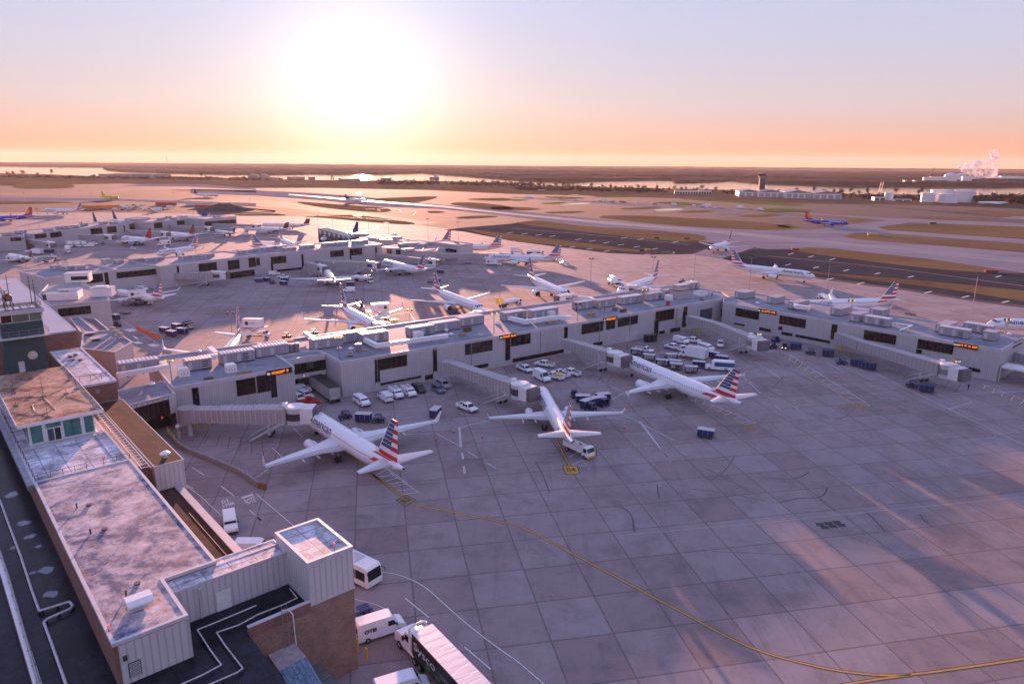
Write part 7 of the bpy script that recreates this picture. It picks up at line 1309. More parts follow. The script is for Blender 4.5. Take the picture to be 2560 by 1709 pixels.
for a in [
 ('pvan', 'M2', 935, 825, 1005, 868, 'white passenger van with side windows, leftmost in the row by the terminal wall'),
 ('van', 'M2', 1225, 835, 1150, 780, 'white cargo van parked nose to the terminal wall, its back doors showing'),
 ('rackvan', 'M2', 1250, 750, 1320, 800, 'white van with steel ladder rack, beside the van parked nose to the wall'),
 ('redrackvan', 'M2', 1360, 735, 1440, 785, 'white van with a red roof rack, next to the black car'),
 ('suv', 'M2', 1455, 705, 1535, 748, 'black car between the white vans and the grey-blue car'),
 ('car', 'M2', 1650, 715, 1700, 745, 'grey-blue car parked by the terminal wall'), ('silver', 'M2', 1690, 672, 1750, 702, 'silver car parked behind the grey-blue car'),
 ('pickup', 'M2', 1885, 880, 1990, 918, 'white pickup standing alone on the open ramp between two airliners'),
 ('trailer', 'M2', 520, 690, 745, 850, 'long cargo trailer with dark roof backed out from under the bridge building'),
 ('wcar', 'M2', 365, 800, 420, 825, 'white car in the shade beside the red equipment under the bridge building'), ('wcar', 'M2', 430, 775, 480, 795, 'white car in the shade right behind another white car'), ('van', 'M2', 370, 745, 440, 735, 'white van deep in the underpass shade'),
 ('tug', 'M2', 855, 970, 780, 985, 'dark blue tug left of the cart above the nearest airliner'), ('cart', 'M2', 935, 1000, 1040, 1005, 'blue curtained baggage cart between two tugs above the nearest airliner'), ('tug', 'M2', 1085, 1010, 1170, 1010, 'dark blue tug right of the cart above the nearest airliner'), ('cart', 'M2', 1625, 975, 1670, 935, 'baggage cart with white top beside the raised right wingtip of the nearest airliner'),
 ('pickup', 'M3', 70, 520, 165, 560, 'white pickup facing the camera left of the tall white van'), ('pickup', 'M3', 360, 508, 240, 490, 'white pickup with its open bed towards us, nearest to the wall strip window'), ('hivan', 'M3', 225, 600, 320, 645, 'tall white cargo van among the pickups by the centre gate'), ('ypickup', 'M3', 430, 622, 350, 600, 'white pickup carrying a yellow load next to the tall van'), ('spickup', 'M3', 490, 600, 400, 575, 'white pickup second from the right in the centre row'), ('pickup', 'M3', 605, 590, 480, 560, 'white pickup rightmost in the centre row'),
 ('tug', 'M3', 585, 800, 560, 760, 'dark tug at the upper left of the cart cluster by the centre airliner'), ('cart', 'M3', 595, 830, 700, 830, 'baggage cart with pale top left in the cluster by the centre airliner'), ('cart', 'M3', 785, 820, 885, 810, 'baggage cart with pale top at the upper right of the cluster by the centre airliner'), ('cart', 'M3', 650, 885, 720, 860, 'baggage cart in the middle of the cluster above the raised winglet'), ('tug', 'M3', 700, 900, 755, 905, 'low tug in front of the cart cluster by the centre airliner'), ('tug', 'M3', 820, 870, 870, 855, 'dark tug beside the worker in the cart cluster'), ('cart', 'M3', 770, 850, 815, 845, 'small baggage cart behind the dark tug by the worker'),
 ('cart', 'M3', 1710, 1140, 1840, 1160, 'lone blue baggage cart on the open ramp below the right airliner'), ('deice', 'M3', 510, 1250, 715, 1345, 'white service truck with yellow bumper behind the tail of the centre airliner'),
 ('spickup', 'M3', 1150, 355, 1275, 378, 'white pickup with its bed open nearest to the right boarding bridge'), ('pickup', 'M3', 1540, 355, 1420, 325, 'white crew-cab pickup with closed windows behind the cargo truck'), ('van', 'M3', 1500, 270, 1600, 298, 'white tall van parked closest to the wall at the right gates'), ('pickup', 'M3', 1610, 270, 1695, 285, 'white pickup tucked behind the tall van near the wall'), ('truck', 'M3', 1790, 458, 1535, 405, 'white box truck parked among the baggage carts'), ('pvan', 'M3', 1725, 335, 1835, 368, 'white passenger van right behind the box truck'), ('whitetug', 'M3', 1545, 365, 1590, 350, 'small white utility cart between the crew-cab pickup and the box truck'), ('wcar', 'M3', 1908, 300, 1910, 328, 'small white vehicle facing the camera beside the empty bridge'), ('shuttle', 'M3', 2015, 540, 1790, 525, 'white and blue shuttle bus beside the box truck'),
 ('opencart', 'M3', 1105, 390, 1185, 400, 'baggage cart partly hidden by the nose of the right airliner'), ('opencart', 'M3', 1210, 440, 1300, 450, 'open baggage cart second behind the right airliner'), ('tug', 'M3', 1350, 445, 1405, 450, 'small dark tug between rows of open baggage carts'), ('opencart', 'M3', 1415, 440, 1510, 440, 'open baggage cart left of the box truck cab'), ('opencart', 'M3', 1335, 490, 1420, 500, 'open baggage cart just behind the fuselage of the right airliner'), ('opencart', 'M3', 1440, 495, 1545, 505, 'open baggage cart in the middle row behind the right airliner'), ('opencart', 'M3', 1450, 525, 1555, 535, 'open baggage cart in the front row behind the right airliner'), ('opencart', 'M3', 1590, 555, 1695, 560, 'open baggage cart showing a white load above the far wing'), ('cart', 'M3', 1660, 505, 1765, 515, 'closed blue baggage cart left of the shuttle bus'), ('cart', 'M3', 1815, 415, 1890, 430, 'closed baggage cart behind the box truck tail'), ('cart', 'M3', 1880, 450, 1970, 465, 'closed baggage cart with white top above the shuttle bus'),
 ('bluetug', 'M4', 30, 280, 110, 270, 'blue tug by the wall left of the tug with lit lamps'), ('tug', 'M4', 10, 340, 70, 330, 'dark blue tug at the foot of the empty bridge cab'), ('littug', 'M4', 175, 325, 135, 355, 'dark tug with both headlamps lit'), ('bluecart', 'M4', 200, 340, 300, 345, 'bright blue baggage cart right of the tug with lit lamps'), ('bluetug', 'M4', 355, 385, 425, 390, 'blue tug alone right of the bright blue cart'), ('bluecart', 'M4', 495, 400, 600, 410, 'bright blue cart with open side near the yellow posts'), ('bluetug', 'M4', 730, 480, 620, 478, 'blue tug with headlamp pulling two blue carts'), ('bluecart', 'M4', 765, 490, 860, 505, 'first blue cart of the pair behind the blue tug'), ('bluecart', 'M4', 865, 515, 980, 540, 'last blue cart of the pair behind the blue tug'), ('bluetug', 'M4', 1370, 700, 1275, 680, 'blue tug below the B10 bridge drum'), ('bluecart', 'M4', 1390, 725, 1515, 745, 'blue baggage cart below the B10 bridge drum'),
 ('van', 'L1', 1703, 370, 1715, 450, 'white van driving down the ramp road beside the brown-roofed wing'), ('bus', 'L2', 520, 800, 870, 850, 'white apron bus coming out from behind the square tower'), ('bluetug', 'L2', 760, 1110, 850, 1080, 'blue tug with blue canopy beside the square tower'), ('otis', 'L2', 775, 1245, 1065, 1150, 'white van with dark blue lettering on its side by the brick tower'),
 ('van', 'L2', -60, 600, 30, 600, 'white vehicle half hidden by the white link building'),
 ('tug', 'M1', 1085, 45, 1035, 55, 'tug parked tight to the cream block corner, far one'), ('tug', 'M1', 1110, 140, 1045, 125, 'dark tug with orange front next to the cream block corner'), ('cart', 'M1', 1040, 60, 1090, 75, 'baggage cart with white top beside the cream block corner'), ('dolly', 'M1', 1115, 15, 1180, 20, 'empty dark dolly beside the cream block'),
 ('cart', 'M1', 1480, 185, 1545, 195, 'white-topped baggage cart at the left of the small cluster by the red barrier'), ('cart', 'M1', 1535, 215, 1620, 230, 'white-topped baggage cart nearest us in the small cluster by the red barrier'), ('cart', 'M1', 1590, 150, 1650, 165, 'white-topped baggage cart at the back of the small cluster by the red barrier'), ('cart', 'M1', 1640, 195, 1710, 200, 'white-topped baggage cart at the right of the small cluster by the red barrier'), ('tug', 'M1', 1620, 150, 1700, 160, 'dark tug inside the small cluster by the red barrier'), ('loaderd', 'M1', 1660, 120, 1800, 190, 'dark belt loader right of the small cart cluster, near one'), ('loaderd', 'M1', 1640, 110, 1770, 165, 'dark belt loader right of the small cart cluster, far one'),
 ('lift', 'N1', 1210, 1415, 1385, 1400, 'catering truck with lifted white box beside the small striped-tail airliner'), ('van', 'N1', 1080, 1255, 1140, 1262, 'white van in the shade left end under the middle concourse'), ('van', 'N1', 1160, 1255, 1220, 1265, 'white van in the shade second under the middle concourse'), ('pvan', 'N1', 1275, 1270, 1330, 1275, 'white van nearest to the tall box truck under the middle concourse'), ('truck', 'N1', 1345, 1215, 1450, 1245, 'white box truck under the window strip of the middle concourse'),
 ('cater', 'N1', 60, 1010, 225, 1012, 'white catering truck with round emblem at the far left'), ('truck', 'N1', 390, 945, 280, 940, 'white truck with open dark back by the small far-left jet'), ('truck', 'N1', 600, 900, 650, 945, 'white truck facing us, alone on the far left ramp'), ('pickup', 'N1', 500, 972, 450, 970, 'white pickup left of the lone truck on the far left ramp'), ('cart', 'N1', 400, 925, 440, 922, 'pale cart left in the row by the far left bridge'), ('cart', 'N1', 445, 925, 490, 920, 'pale cart right in the row by the far left bridge'), ('littug', 'N1', 440, 1015, 395, 1020, 'vehicle with two bright headlamps behind the middle concourse roof'), ('tug', 'N1', 540, 1003, 505, 1003, 'dark tug in front of the dark open trailer far left'), ('dolly', 'N1', 550, 995, 610, 995, 'dark open trailer far left behind the middle concourse'),
 ('truck', 'N1', 620, 865, 660, 880, 'white truck first in the line below the farthest concourse'), ('truck', 'N1', 680, 865, 740, 878, 'white truck second in the line below the farthest concourse'), ('truck', 'N1', 745, 865, 790, 875, 'white truck third in the line below the farthest concourse'), ('van', 'N1', 795, 870, 845, 870, 'white van fourth in the line below the farthest concourse'), ('van', 'N1', 835, 855, 880, 855, 'white van last in the line below the farthest concourse'), ('whitetug', 'N1', 1205, 895, 1235, 895, 'small white tug alone near the crimson-tailed airliner'), ('cater', 'N1', 1570, 855, 1440, 865, 'white catering truck between the dark red-tailed and rolling airliners'), ('loader', 'N1', 1215, 865, 1310, 850, 'belt loader under the tail of the crimson-tailed airliner'), ('whitetug', 'N1', 1935, 805, 1980, 800, 'white tug below the dark red-tailed jet'), ('van', 'N1', 2235, 765, 2285, 765, 'white van near the dark red-tailed jet at the overhang'),
 ('pickup', 'N2', 205, 1155, 295, 1160, 'white pickup under the left part of the middle concourse'), ('van', 'N2', 140, 1130, 200, 1128, 'white van behind the pickup at the middle concourse'), ('cart', 'N2', 0, 1195, 50, 1195, 'dark cart far left in the cluster below the middle concourse'), ('cart', 'N2', 80, 1185, 125, 1190, 'dark cart second in the cluster below the middle concourse'), ('tug', 'N2', 135, 1208, 170, 1210, 'dark tug in the cluster below the middle concourse'), ('cart', 'N2', 235, 1218, 272, 1222, 'dark cart standing nearest in the cluster below the middle concourse'), ('cart', 'N2', 240, 1190, 285, 1190, 'dark cart just under the pickup at the middle concourse'),
 ('tanker', 'N2', 870, 1175, 1110, 1210, 'white fuel tanker by the right wing of the wide-winged airliner'), ('cart', 'N2', 835, 1230, 900, 1230, 'dark cart below the fuel tanker'), ('van', 'N2', 905, 1283, 800, 1285, 'white van alone on the ramp below the fuel tanker'), ('tug', 'N2', 1575, 1205, 1620, 1205, 'dark tug pulling a lone cart right of the striped-tail airliner'), ('cart', 'N2', 1635, 1195, 1690, 1195, 'dark cart behind the lone tug right of the striped-tail airliner'), ('cart', 'N2', 1670, 1112, 1715, 1115, 'dark cart above the lone tug and its cart'), ('dolly', 'N2', 1915, 1030, 1975, 1025, 'empty low cart left of the catering truck at the far gates'), ('cater', 'N2', 2110, 1040, 2250, 1042, 'catering truck with round emblem in front of the airliner with lit nose gear'),
 ('lift', 'N2', 1185, 1540, 1045, 1550, 'lifted white catering truck glowing in the sun beside an airliner'), ('loader', 'N2', 990, 1440, 930, 1410, 'belt loader with bright roof behind the striped fin of the facing airliner'), ('lift', 'M2', -80, 230, 110, 235, 'lifted white truck behind the left end of the nearest terminal'), ('tug', 'M2', 262, 238, 305, 238, 'small dark tug seen over the roof edge, left one'), ('tug', 'M2', 505, 205, 555, 205, 'small dark tug seen over the roof edge, right one'),
 ('truck', 'N3', -10, 925, 95, 925, 'white truck behind the airliner with lit nose gear'), ('tanker', 'N3', 160, 938, 265, 938, 'low white tanker behind the airliner with lit nose gear'), ('pickup', 'N3', 525, 1030, 440, 1030, 'white pickup with a roof bar under the tail of the airliner with lit nose gear'), ('tanker', 'N3', 880, 1200, 985, 1255, 'long fuel truck lying beside the flaring airliner, near one'), ('tanker', 'N3', 900, 1170, 1000, 1225, 'long fuel truck lying beside the flaring airliner, far one'), ('loader', 'N3', 100, 1030, 170, 1000, 'belt loader with glinting belt beneath the airliner with lit nose gear'), ('tug', 'N3', 370, 1000, 425, 1000, 'dark tug left of the pickup under the striped tail'),
 ('tug', 'N3', 1535, 1200, 1585, 1198, 'dark cab-like box seen over the roof at the inner corner, left'), ('tug', 'N3', 1610, 1200, 1665, 1200, 'dark cab-like box seen over the roof at the inner corner, right'), ('dolly', 'N2', 1210, 1560, 1300, 1540, 'sunlit low cart near the lifted catering truck'), ('loader', 'V', 90, 1070, 320, 1100, 'belt loader under the wing of the airliner beside the yellow lamp'), ('tanker', 'V', 950, 980, 1110, 950, 'dark tanker beyond the wing by the yellow-boxed light pole'),
 ('tanker', 'N4', 600, 1400, 450, 1340, 'long pale tanker glowing in the sun behind the right wing roof'), ('dolly', 'N4', 1245, 1478, 1370, 1508, 'dark low cart behind the right wing roof'), ('pickup', 'N2', 1245, 765, 1300, 770, 'white van-like vehicle on the roof deck of the far pavilion')]:
    V(*a)
o = [x for x in COL.objects if x.get('label', '').startswith('white apron bus')][0]; a = P('L2', 600, 705); c = P('L2', 885, 850); d = (c-a).normalized(); c -= d*6.25; o.location = (c.x, c.y, 0); o.rotation_euler[2] = atan2(d.y, d.x)
# the truck along the bottom edge and the van roof beside it
o = V('semi', 'L2', 1400, 1300, 1040, 1290, 'long semi truck, dark trailer with white lettering and fruit print, at the bottom edge'); a = P('L2', 1055, 1310); c = P('X', 1000, 170, 4.05).xy-P('X', 2230, 1418, 4.05).xy; o.rotation_euler[2] = atan2(c.y, c.x); u = Vector((cos(o.rotation_euler[2]), sin(o.rotation_euler[2]), 0)); pz = P('X', 590, 345, 4.05); nrm = Vector((-u.y, u.x, 0)); ctr = (P('X', 590, 345, 4.05)+P('X', 1000, 170, 4.05))/2; o.location = (ctr.x-u.x*1.0, ctr.y-u.y*1.0, 0)
o = V('hivan', 'L2', 980, 1560, 1240, 1480, 'white van roof at the bottom edge beside the semi truck'); q = P('X', 380, 1250, 2.6); o.location = (q.x, q.y, 0)
# parking lot beyond the farthest concourse
k = 0
for rg, x, y, kd, nm in [('N1', x, y, ('car', 'wcar', 'silver', 'suv', 'van')[(i*7) % 5], 0) for i, (x, y) in enumerate([(935, 530), (975, 528), (1060, 528), (1090, 532), (1130, 536), (1160, 528), (1095, 512), (1150, 510), (1210, 508), (1240, 522), (1260, 510), (1290, 526), (1310, 490), (1340, 534), (1370, 532), (1225, 536), (1195, 534), (1160, 494), (1100, 500), (1230, 494)])]:
    o = V(kd, rg, x-22, y, x+22, y, 'small parked vehicle in the lot beyond the farthest concourse'); o['group'] = 'vehicles in the far parking lot'
for (x, y, kd, lb) in ((1425, 530, 'tanker', 'white tanker at the right end of the far parking lot'), (1415, 550, 'truck', 'white truck at the near right corner of the far parking lot'), (1530, 520, 'truck', 'white truck behind the tanker at the far parking lot')): V(kd, 'N1', x, y, x+70, y, lb)
for rg, x, y, L, m_, lb in (('N1', 860, 520, 34, orn, 'long orange row of equipment by the far parking lot, left one'), ('N1', 990, 512, 26, orn, 'long orange row of equipment by the far parking lot, right one'), ('N1', 1525, 490, 26, vrd, 'long dark red container behind the far parking lot'), ('N1', 1885, 512, 24, vrd, 'dark red container right of the far parking lot'), ('N1', 1820, 490, 30, wht2, 'long white shed right of the far parking lot'), ('N1', 2040, 488, 22, wht2, 'white shed on the dark earth mound')):
    t = thing('container', P(rg, x, y), radians(-4), lb, 'container', 'containers by the far parking lot'); MB().box(-L/2, L/2, -1.5, 1.5, .2, 3.4).build('body', [m_], t); MB().box(-L/2-.1, L/2+.1, -1.6, 1.6, 3.4, 3.6).build('roof', [m_], t)
# people
skin = mat('skin', (.30, .17, .11), .6, var=0)
def person(label, rg, x, y, top, legs, z=0, face=0, arm=0):
    t = thing('person', P(rg, x, y, z), face, label, 'person'); me = bpy.data.meshes.new('body')
    J = [((0, 0, .95), .13), ((0, 0, 1.2), .15), ((0, 0, 1.42), .15), ((0, 0, 1.53), .06), ((.01, 0, 1.66), .105), ((0, .10, .90), .10), ((.04, .12, .5), .07), ((0, .13, .09), .05), ((.16, .14, .04), .04), ((0, -.10, .90), .10), ((-.04, -.12, .5), .07), ((-.10, -.13, .09), .05), ((.06, -.14, .04), .04),
         ((0, .20, 1.40), .07), ((.02, .27, 1.12), .05), ((.10+arm*.1, .28, .88+arm*.2), .04), ((0, -.20, 1.40), .07), ((.0, -.27, 1.12), .05), ((.08, -.28, .88), .04)]
    E_ = [(0, 1), (1, 2), (2, 3), (3, 4), (0, 5), (5, 6), (6, 7), (7, 8), (0, 9), (9, 10), (10, 11), (11, 12), (2, 13), (13, 14), (14, 15), (2, 16), (16, 17), (17, 18)]
    me.from_pydata([j[0] for j in J], E_, []); ob = bpy.data.objects.new('body', me); COL.objects.link(ob); ob.parent = t; me.materials.append(legs); sk = ob.modifiers.new('skin', 'SKIN'); me.skin_vertices or me.attributes
    if not me.skin_vertices: me.attributes.new('skin', 'FLOAT', 'POINT')
    try:
        for i, j in enumerate(J): me.skin_vertices[0].data[i].radius = (j[1], j[1]); me.skin_vertices[0].data[i].use_root = (i == 0)
    except Exception: pass
    ob.modifiers.new('sub', 'SUBSURF').levels = 1
    mb = MB(); mb.ring([[(cos(a)*rx, sin(a)*ry, z_) for a in [2*pi*i/12 for i in range(12)]] for z_, rx, ry in ((.92, .17, .21), (1.2, .19, .23), (1.42, .18, .24), (1.50, .09, .12))]); mb.build('vest', [top], t); mb = MB(); mb.ring([[(.01+cos(a)*r, sin(a)*r, z_) for a in [2*pi*i/10 for i in range(10)]] for z_, r in ((1.55, .07), (1.62, .10), (1.70, .11), (1.78, .05))]); mb.build('head', [skin], t); MB().ring([[(.01+cos(a)*r, sin(a)*r, z_) for a in [2*pi*i/10 for i in range(10)]] for z_, r in ((1.70, .118), (1.76, .10), (1.81, .03))]).build('cap', [vdk], t)
navy = mat('navy_cloth', (.02, .025, .05), .9, var=.1); vesty = mat('hi_vis_yellow', (.55, .60, .08), .7, var=.1); vesto = mat('hi_vis_orange', (.80, .16, .05), .7, var=.1)
for a in (('person in dark clothes with a yellow vest standing at the front of the service truck', 'M3', 772, 1310, vesty, navy), ('person in dark clothes beside the tug in the cart cluster', 'M3', 882, 855, navy, navy), ('person in an orange vest near the wall beside the right boarding bridge', 'M3', 1057, 345, vesto, navy), ('person in a pale yellow vest standing behind the white pickup', 'M3', 1330, 332, vesty, navy), ('person walking alone across the sunny ramp with a long shadow', 'N2', 742, 1490, navy, navy),
          ('person in an orange vest kneeling at work on the terminal roof', 'R4', 362, 465, vesto, mat('dark_red_cloth', (.10, .01, .02), .9), 8.6), ('person in dark clothes on the roof near the inner corner', 'R4', 1935, 250, navy, navy, 8.6), ('person in dark clothes leaning by the pole on the terminal roof', 'R3', 2122, 115, navy, navy, 8.6), ('person crouching by the markings beneath the B10 bridge', 'M4', 1835, 718, navy, navy)):
    person(*a)
# cones, posts, barriers, poles
def cone():
    t = thing('traffic_cone'); MB().box(-.22, .22, -.22, .22, 0, .05).build('base', [black], t); MB().cyl((0, 0, .05), (0, 0, .75), .17, .04, 12).build('cone_body', [mat('cone_orange', (.70, .10, .04), .5, var=0)], t); MB().cyl((0, 0, .42), (0, 0, .55), .105, .083, 12, caps=False).build('white_band', [white], t); return t
CL = ['orange cone left of the thick white lines, above the nearest airliner tail', 'orange cone nearest the raised right wingtip of the nearest airliner', 'orange cone right of the thick white lines', 'orange cone above the right winglet of the centre airliner', 'orange cone below the right wing of the centre airliner', 'orange cone right of the tail fin of the long airliner', 'orange cone by the empty stand, left one of two', 'orange cone by the empty stand, right one of two', 'orange cone near the nose of the nearest airliner']
for i, (rg, x, y) in enumerate((('M2', 1650, 1172), ('M2', 1812, 1105), ('M2', 2075, 1150), ('M3', 1048, 880), ('M3', 1030, 1068), ('M3', 2165, 632), ('M4', 345, 445), ('M4', 375, 443), ('M2', 850, 1030))):
    o = proto('cone', cone); o.location = P(rg, x, y); o['label'] = CL[i]; o['category'] = 'cone'; o['group'] = 'orange cones on the ramp'
def post():
    t = thing('bollard'); MB().cyl((0, 0, 0), (0, 0, 1.5), .14, .14, 10).build('post_body', [yellow], t); MB().cyl((0, 0, 1.5), (0, 0, 1.56), .14, .05, 10).build('post_cap', [yellow], t); MB().box(-.25, .25, -.25, .25, 0, .03).build('foot', [stc], t); return t
stc = mat('stained_concrete', (.20, .16, .16))
BL = [('L2', 755, 1318, 'yellow post behind the rear of the white van with lettering'), ('L2', 820, 1385, 'yellow post on the kerb corner below the white van with lettering')]+[('M1', x, y, 'yellow post beside the ramp tunnel mouth, %s of five from the left' % ORD[i]) for i, (x, y) in enumerate(((1545, 1120), (1562, 1145), (1580, 1170), (1605, 1190), (1655, 1155)))]+[('M1', 1808, 1085, 'yellow post below the rotunda of the left bridge, left one'), ('M1', 1878, 1075, 'yellow post below the rotunda of the left bridge, middle one'), ('M1', 1928, 1066, 'yellow post below the rotunda of the left bridge, right one')]+[('M4', x, y, 'yellow post by the long wall window, %s of four' % ORD[i]) for i, (x, y) in enumerate(((600, 350), (640, 360), (665, 358), (685, 356)))]+[('M3', x, y, 'yellow post beneath the empty bridge, %s of four' % ORD[i]) for i, (x, y) in enumerate(((1630, 200), (1665, 205), (1690, 200), (1710, 212)))]
for rg, x, y, lb in BL: o = proto('post', post); o.location = P(rg, x, y); o['label'] = lb; o['category'] = 'bollard'; o['group'] = 'yellow posts'
def barr():
    t = thing('water_barrier'); mb = MB(); mb.ring([[(x, -.3, 0), (x, -.25, .35), (x, -.12, 1.0), (x, .12, 1.0), (x, .25, .35), (x, .3, 0)] for x in (-1.0, 1.0)], 0, False); mb.build('barrier_body', [orange], t); MB().box(-.9, .9, -.05, .05, 1.0, 1.04).build('filler_strip', [redp], t); return t
a, c = P('M1', 1270, 165), P('M1', 1440, 240)
for i in range(6): o = proto('barr', barr); p = a.lerp(c, i/5); o.location = p; o.rotation_euler[2] = atan2((c-a).y, (c-a).x); o.scale = (((c-a).length/5)/2.05, 1, 1.15); o['label'] = 'red-orange plastic barrier by the ramp road, %s of six in the row' % ORD[i]; o['category'] = 'barrier'; o['group'] = 'row of red-orange plastic barriers'
for i, (x, y) in enumerate(((430, 830), (520, 850), (560, 845), (480, 800))):
    t = thing('equipment_cage', P('M2', x, y+20), AB, 'red steel equipment cage beside the cargo trailer, %s of four' % ORD[i], 'equipment', 'red equipment cages'); MB().box(-1, 1, -.8, .8, .2, .4).build('deck', [redp], t); mb = MB(); [mb.bar((x_, y_, .3), (x_, y_, 1.7), .06) for x_ in (-.95, .95) for y_ in (-.75, .75)]; [mb.bar((-.95, y_, z_), (.95, y_, z_), .05) for y_ in (-.75, .75) for z_ in (1.0, 1.7)]; mb.build('cage_bars', [redp], t); MB().box(-.7, .7, -.5, .5, .4, 1.2).build('load', [vrd], t)
for i, (rg, x, y) in enumerate((('M3', 1245, 272), ('M3', 1290, 268))):
    t = thing('dumpster', P(rg, x, y), AB, ['dark dumpster by the wall, left one of the pair', 'dark dumpster by the wall, right one of the pair'][i], 'dumpster', 'dark dumpsters by the terminal wall'); MB().box(-1, 1, -.9, .9, .1, 2.2).build('bin', [vdk], t); MB().box(-1.05, 1.05, -.95, .95, 2.2, 2.3).build('lid', [dgrey], t)
hp = mat('pole_galvanised', (.26, .25, .27), .5, .3, var=.1)
def pole(h, lit, n=2):
    def fn():
        t = thing('floodlight_pole'); MB().cyl((0, 0, 0), (0, 0, h), .12, .07, 8).build('mast', [hp], t); MB().box(-.95, .95, -.06, .06, h-.15, h).build('crossarm', [hp], t)
        for s in ((-1, 1) if n == 2 else (-1,)): o = MB().box(s*.7-.30, s*.7+.30, -.35, .3, h-.1, h+.5).build('lamp_head', [dgrey], t); MB().box(s*.7-.24, s*.7+.24, -.38, -.35, h, h+.42).build('lamp_glass', [lampm if lit else glass], o)
        return t
    return proto(('pole', h, lit, n), fn)
PL = [('R1', 770, 745, 8.2, 5.6, 1, 'light pole with a yellow lamp at the corner above the left gate'), ('R2', 870, 570, 8.7, 5.2, 1, 'light pole with a yellow lamp by the corner of the large wall box'), ('R3', 910, 440, 8.7, 5.6, 1, 'light pole with two glowing lamps left of the gate B4 board'), ('R3', 2135, 250, 8.7, 5.0, 0, 'light pole on the roof edge left of the gate B6 board'), ('R4', 930, 330, 8.7, 4.2, 1, 'roof pole with one yellow lamp between two air handlers'), ('R5', 1890, 505, 8.4, 6.5, 1, 'roof pole with a yellow lamp on the right wing'), ('R6', 2065, 570, 8.4, 4.2, 1, 'roof pole with a yellow lamp over the blue lettering at right')]
for rg, x, y, z, h, lit, lb in PL: o = pole(h, lit); o.location = P(rg, x, y, z); o['label'] = lb; o['category'] = 'light pole'; o['group'] = 'light poles on the terminal edge'; o.rotation_euler[2] = .3
GP = [('V', 880, 930, 15, 'light pole carrying yellow boxes among the sunlit airliners'), ('V', 2210, 700, 13, 'light pole left of the flaring airliner'), ('N3', 1285, 1225, 13, 'light pole under the tail of the flaring airliner'), ('N3', 1665, 1205, 15, 'light pole above the inner corner of the wings'), ('N3', 2172, 1290, 15, 'light pole in front of the taxiing long airliner'), ('N4', 535, 1310, 13, 'light pole behind the raised winglet'), ('N4', 1865, 1505, 15, 'light pole alone on the ramp at far right'), ('N2', 240, 862, 11, 'light pole left over the middle concourse roof'), ('N2', 575, 765, 15, 'light pole by the left end of the glazed ramp'), ('N2', 710, 780, 13, 'thin light pole behind the glazed ramp'), ('N2', 1035, 745, 14, 'light pole in the glare right of the glazed ramp'), ('N2', 1218, 785, 16, 'light pole by the parked van on the pavilion'), ('N2', 1580, 825, 16, 'light pole left of the end pavilion'), ('N2', 1856, 862, 16, 'light pole above the end pavilion'), ('M2', 1415, 175, 7, 'short pole beside the ribbed hood behind the terminal'), ('M1', 2140, 310, 10, 'thin pole before the airliner at the left end'), ('N1', 240, 1065, 15, 'thin pole in front of the far left ramp'), ('N1', 1800, 945, 14, 'thin pole by the rolling small airliner')]
for rg, x, y, h, lb in GP: o = pole(h, 0); o.location = P(rg, x, y); o['label'] = lb; o['category'] = 'light pole'; o['group'] = 'tall ramp light poles'; o.rotation_euler[2] = .2
t = thing('yellow_light_boxes', P('V', 880, 935, 8.5), 0, 'pair of yellow boxes fixed half way up the light pole', 'boxes'); MB().box(-1.3, -.2, -.3, .3, 0, 2.0).build('box', [yellow], t); MB().box(.2, 1.3, -.3, .3, 0, 2.0).build('box', [yellow], t)
for i, (x, y, h, lit) in enumerate(((235, 530, 18, 0), (565, 520, 18, 1), (855, 500, 16, 1), (1608, 545, 20, 1), (280, 730, 15, 1), (362, 690, 15, 0), (685, 665, 9, 1), (1312, 590, 8, 1), (1358, 605, 8, 1), (1777, 575, 7, 1), (2160, 590, 13, 1), (2300, 530, 12, 0), (1985, 480, 10, 0))):
    o = pole(h, lit); o.location = P('N1', x, y); o['label'] = '%s light pole beyond the farthest concourse, %s of thirteen from the left' % ('lit' if lit else 'unlit', ORD[sorted([235, 565, 855, 1608, 280, 362, 685, 1312, 1358, 1777, 2160, 2300, 1985]).index(x)]); o['category'] = 'light pole'; o['group'] = 'light poles beyond the farthest concourse'
t = thing('signpost', P('M1', 1640, 1160), AB, 'small white sign on a grey post at the ramp tunnel', 'sign'); MB().cyl((0, 0, 0), (0, 0, 3), .1, n=8).build('post_body', [wht2], t); MB().box(-.35, .35, -.15, -.1, 2.4, 3.1).build('sign_board', [white], t)
t = thing('traffic_signal', W3.at(W3.sz('M1', 1482, 1010)[0], 3.3, .3), W3.a, 'red signal lamp hanging under the low blue-roofed block', 'signal'); MB().box(-.25, .25, -.2, .2, 0, 1.1).build('casing', [vdk], t); MB().cyl((0, -.24, .8), (0, -.2, .8), .16, n=10).build('lens', [redl], t)
for W_, rg, x, y, lb in ((W0, 'R3', 2255, 560, 'orange wall lamp above the right boarding bridge, left one'), (W0, 'M3', 873, 235, 'orange wall lamp above the right boarding bridge, right one'), (W2, 'M2', 435, 580, 'yellow wall lamp on the recessed bridge building')):
    s_, z_ = W_.sz(rg, x, y); t = thing('wall_lamp', W_.at(s_, z_, .1), W_.a, lb, 'wall lamp', 'wall lamps on the terminal'); MB().box(-.2, .2, -.2, .0, -.15, .15).build('casing', [dgrey], t); MB().box(-.15, .15, -.24, -.2, -.12, .12).build('lens', [lampm], t)
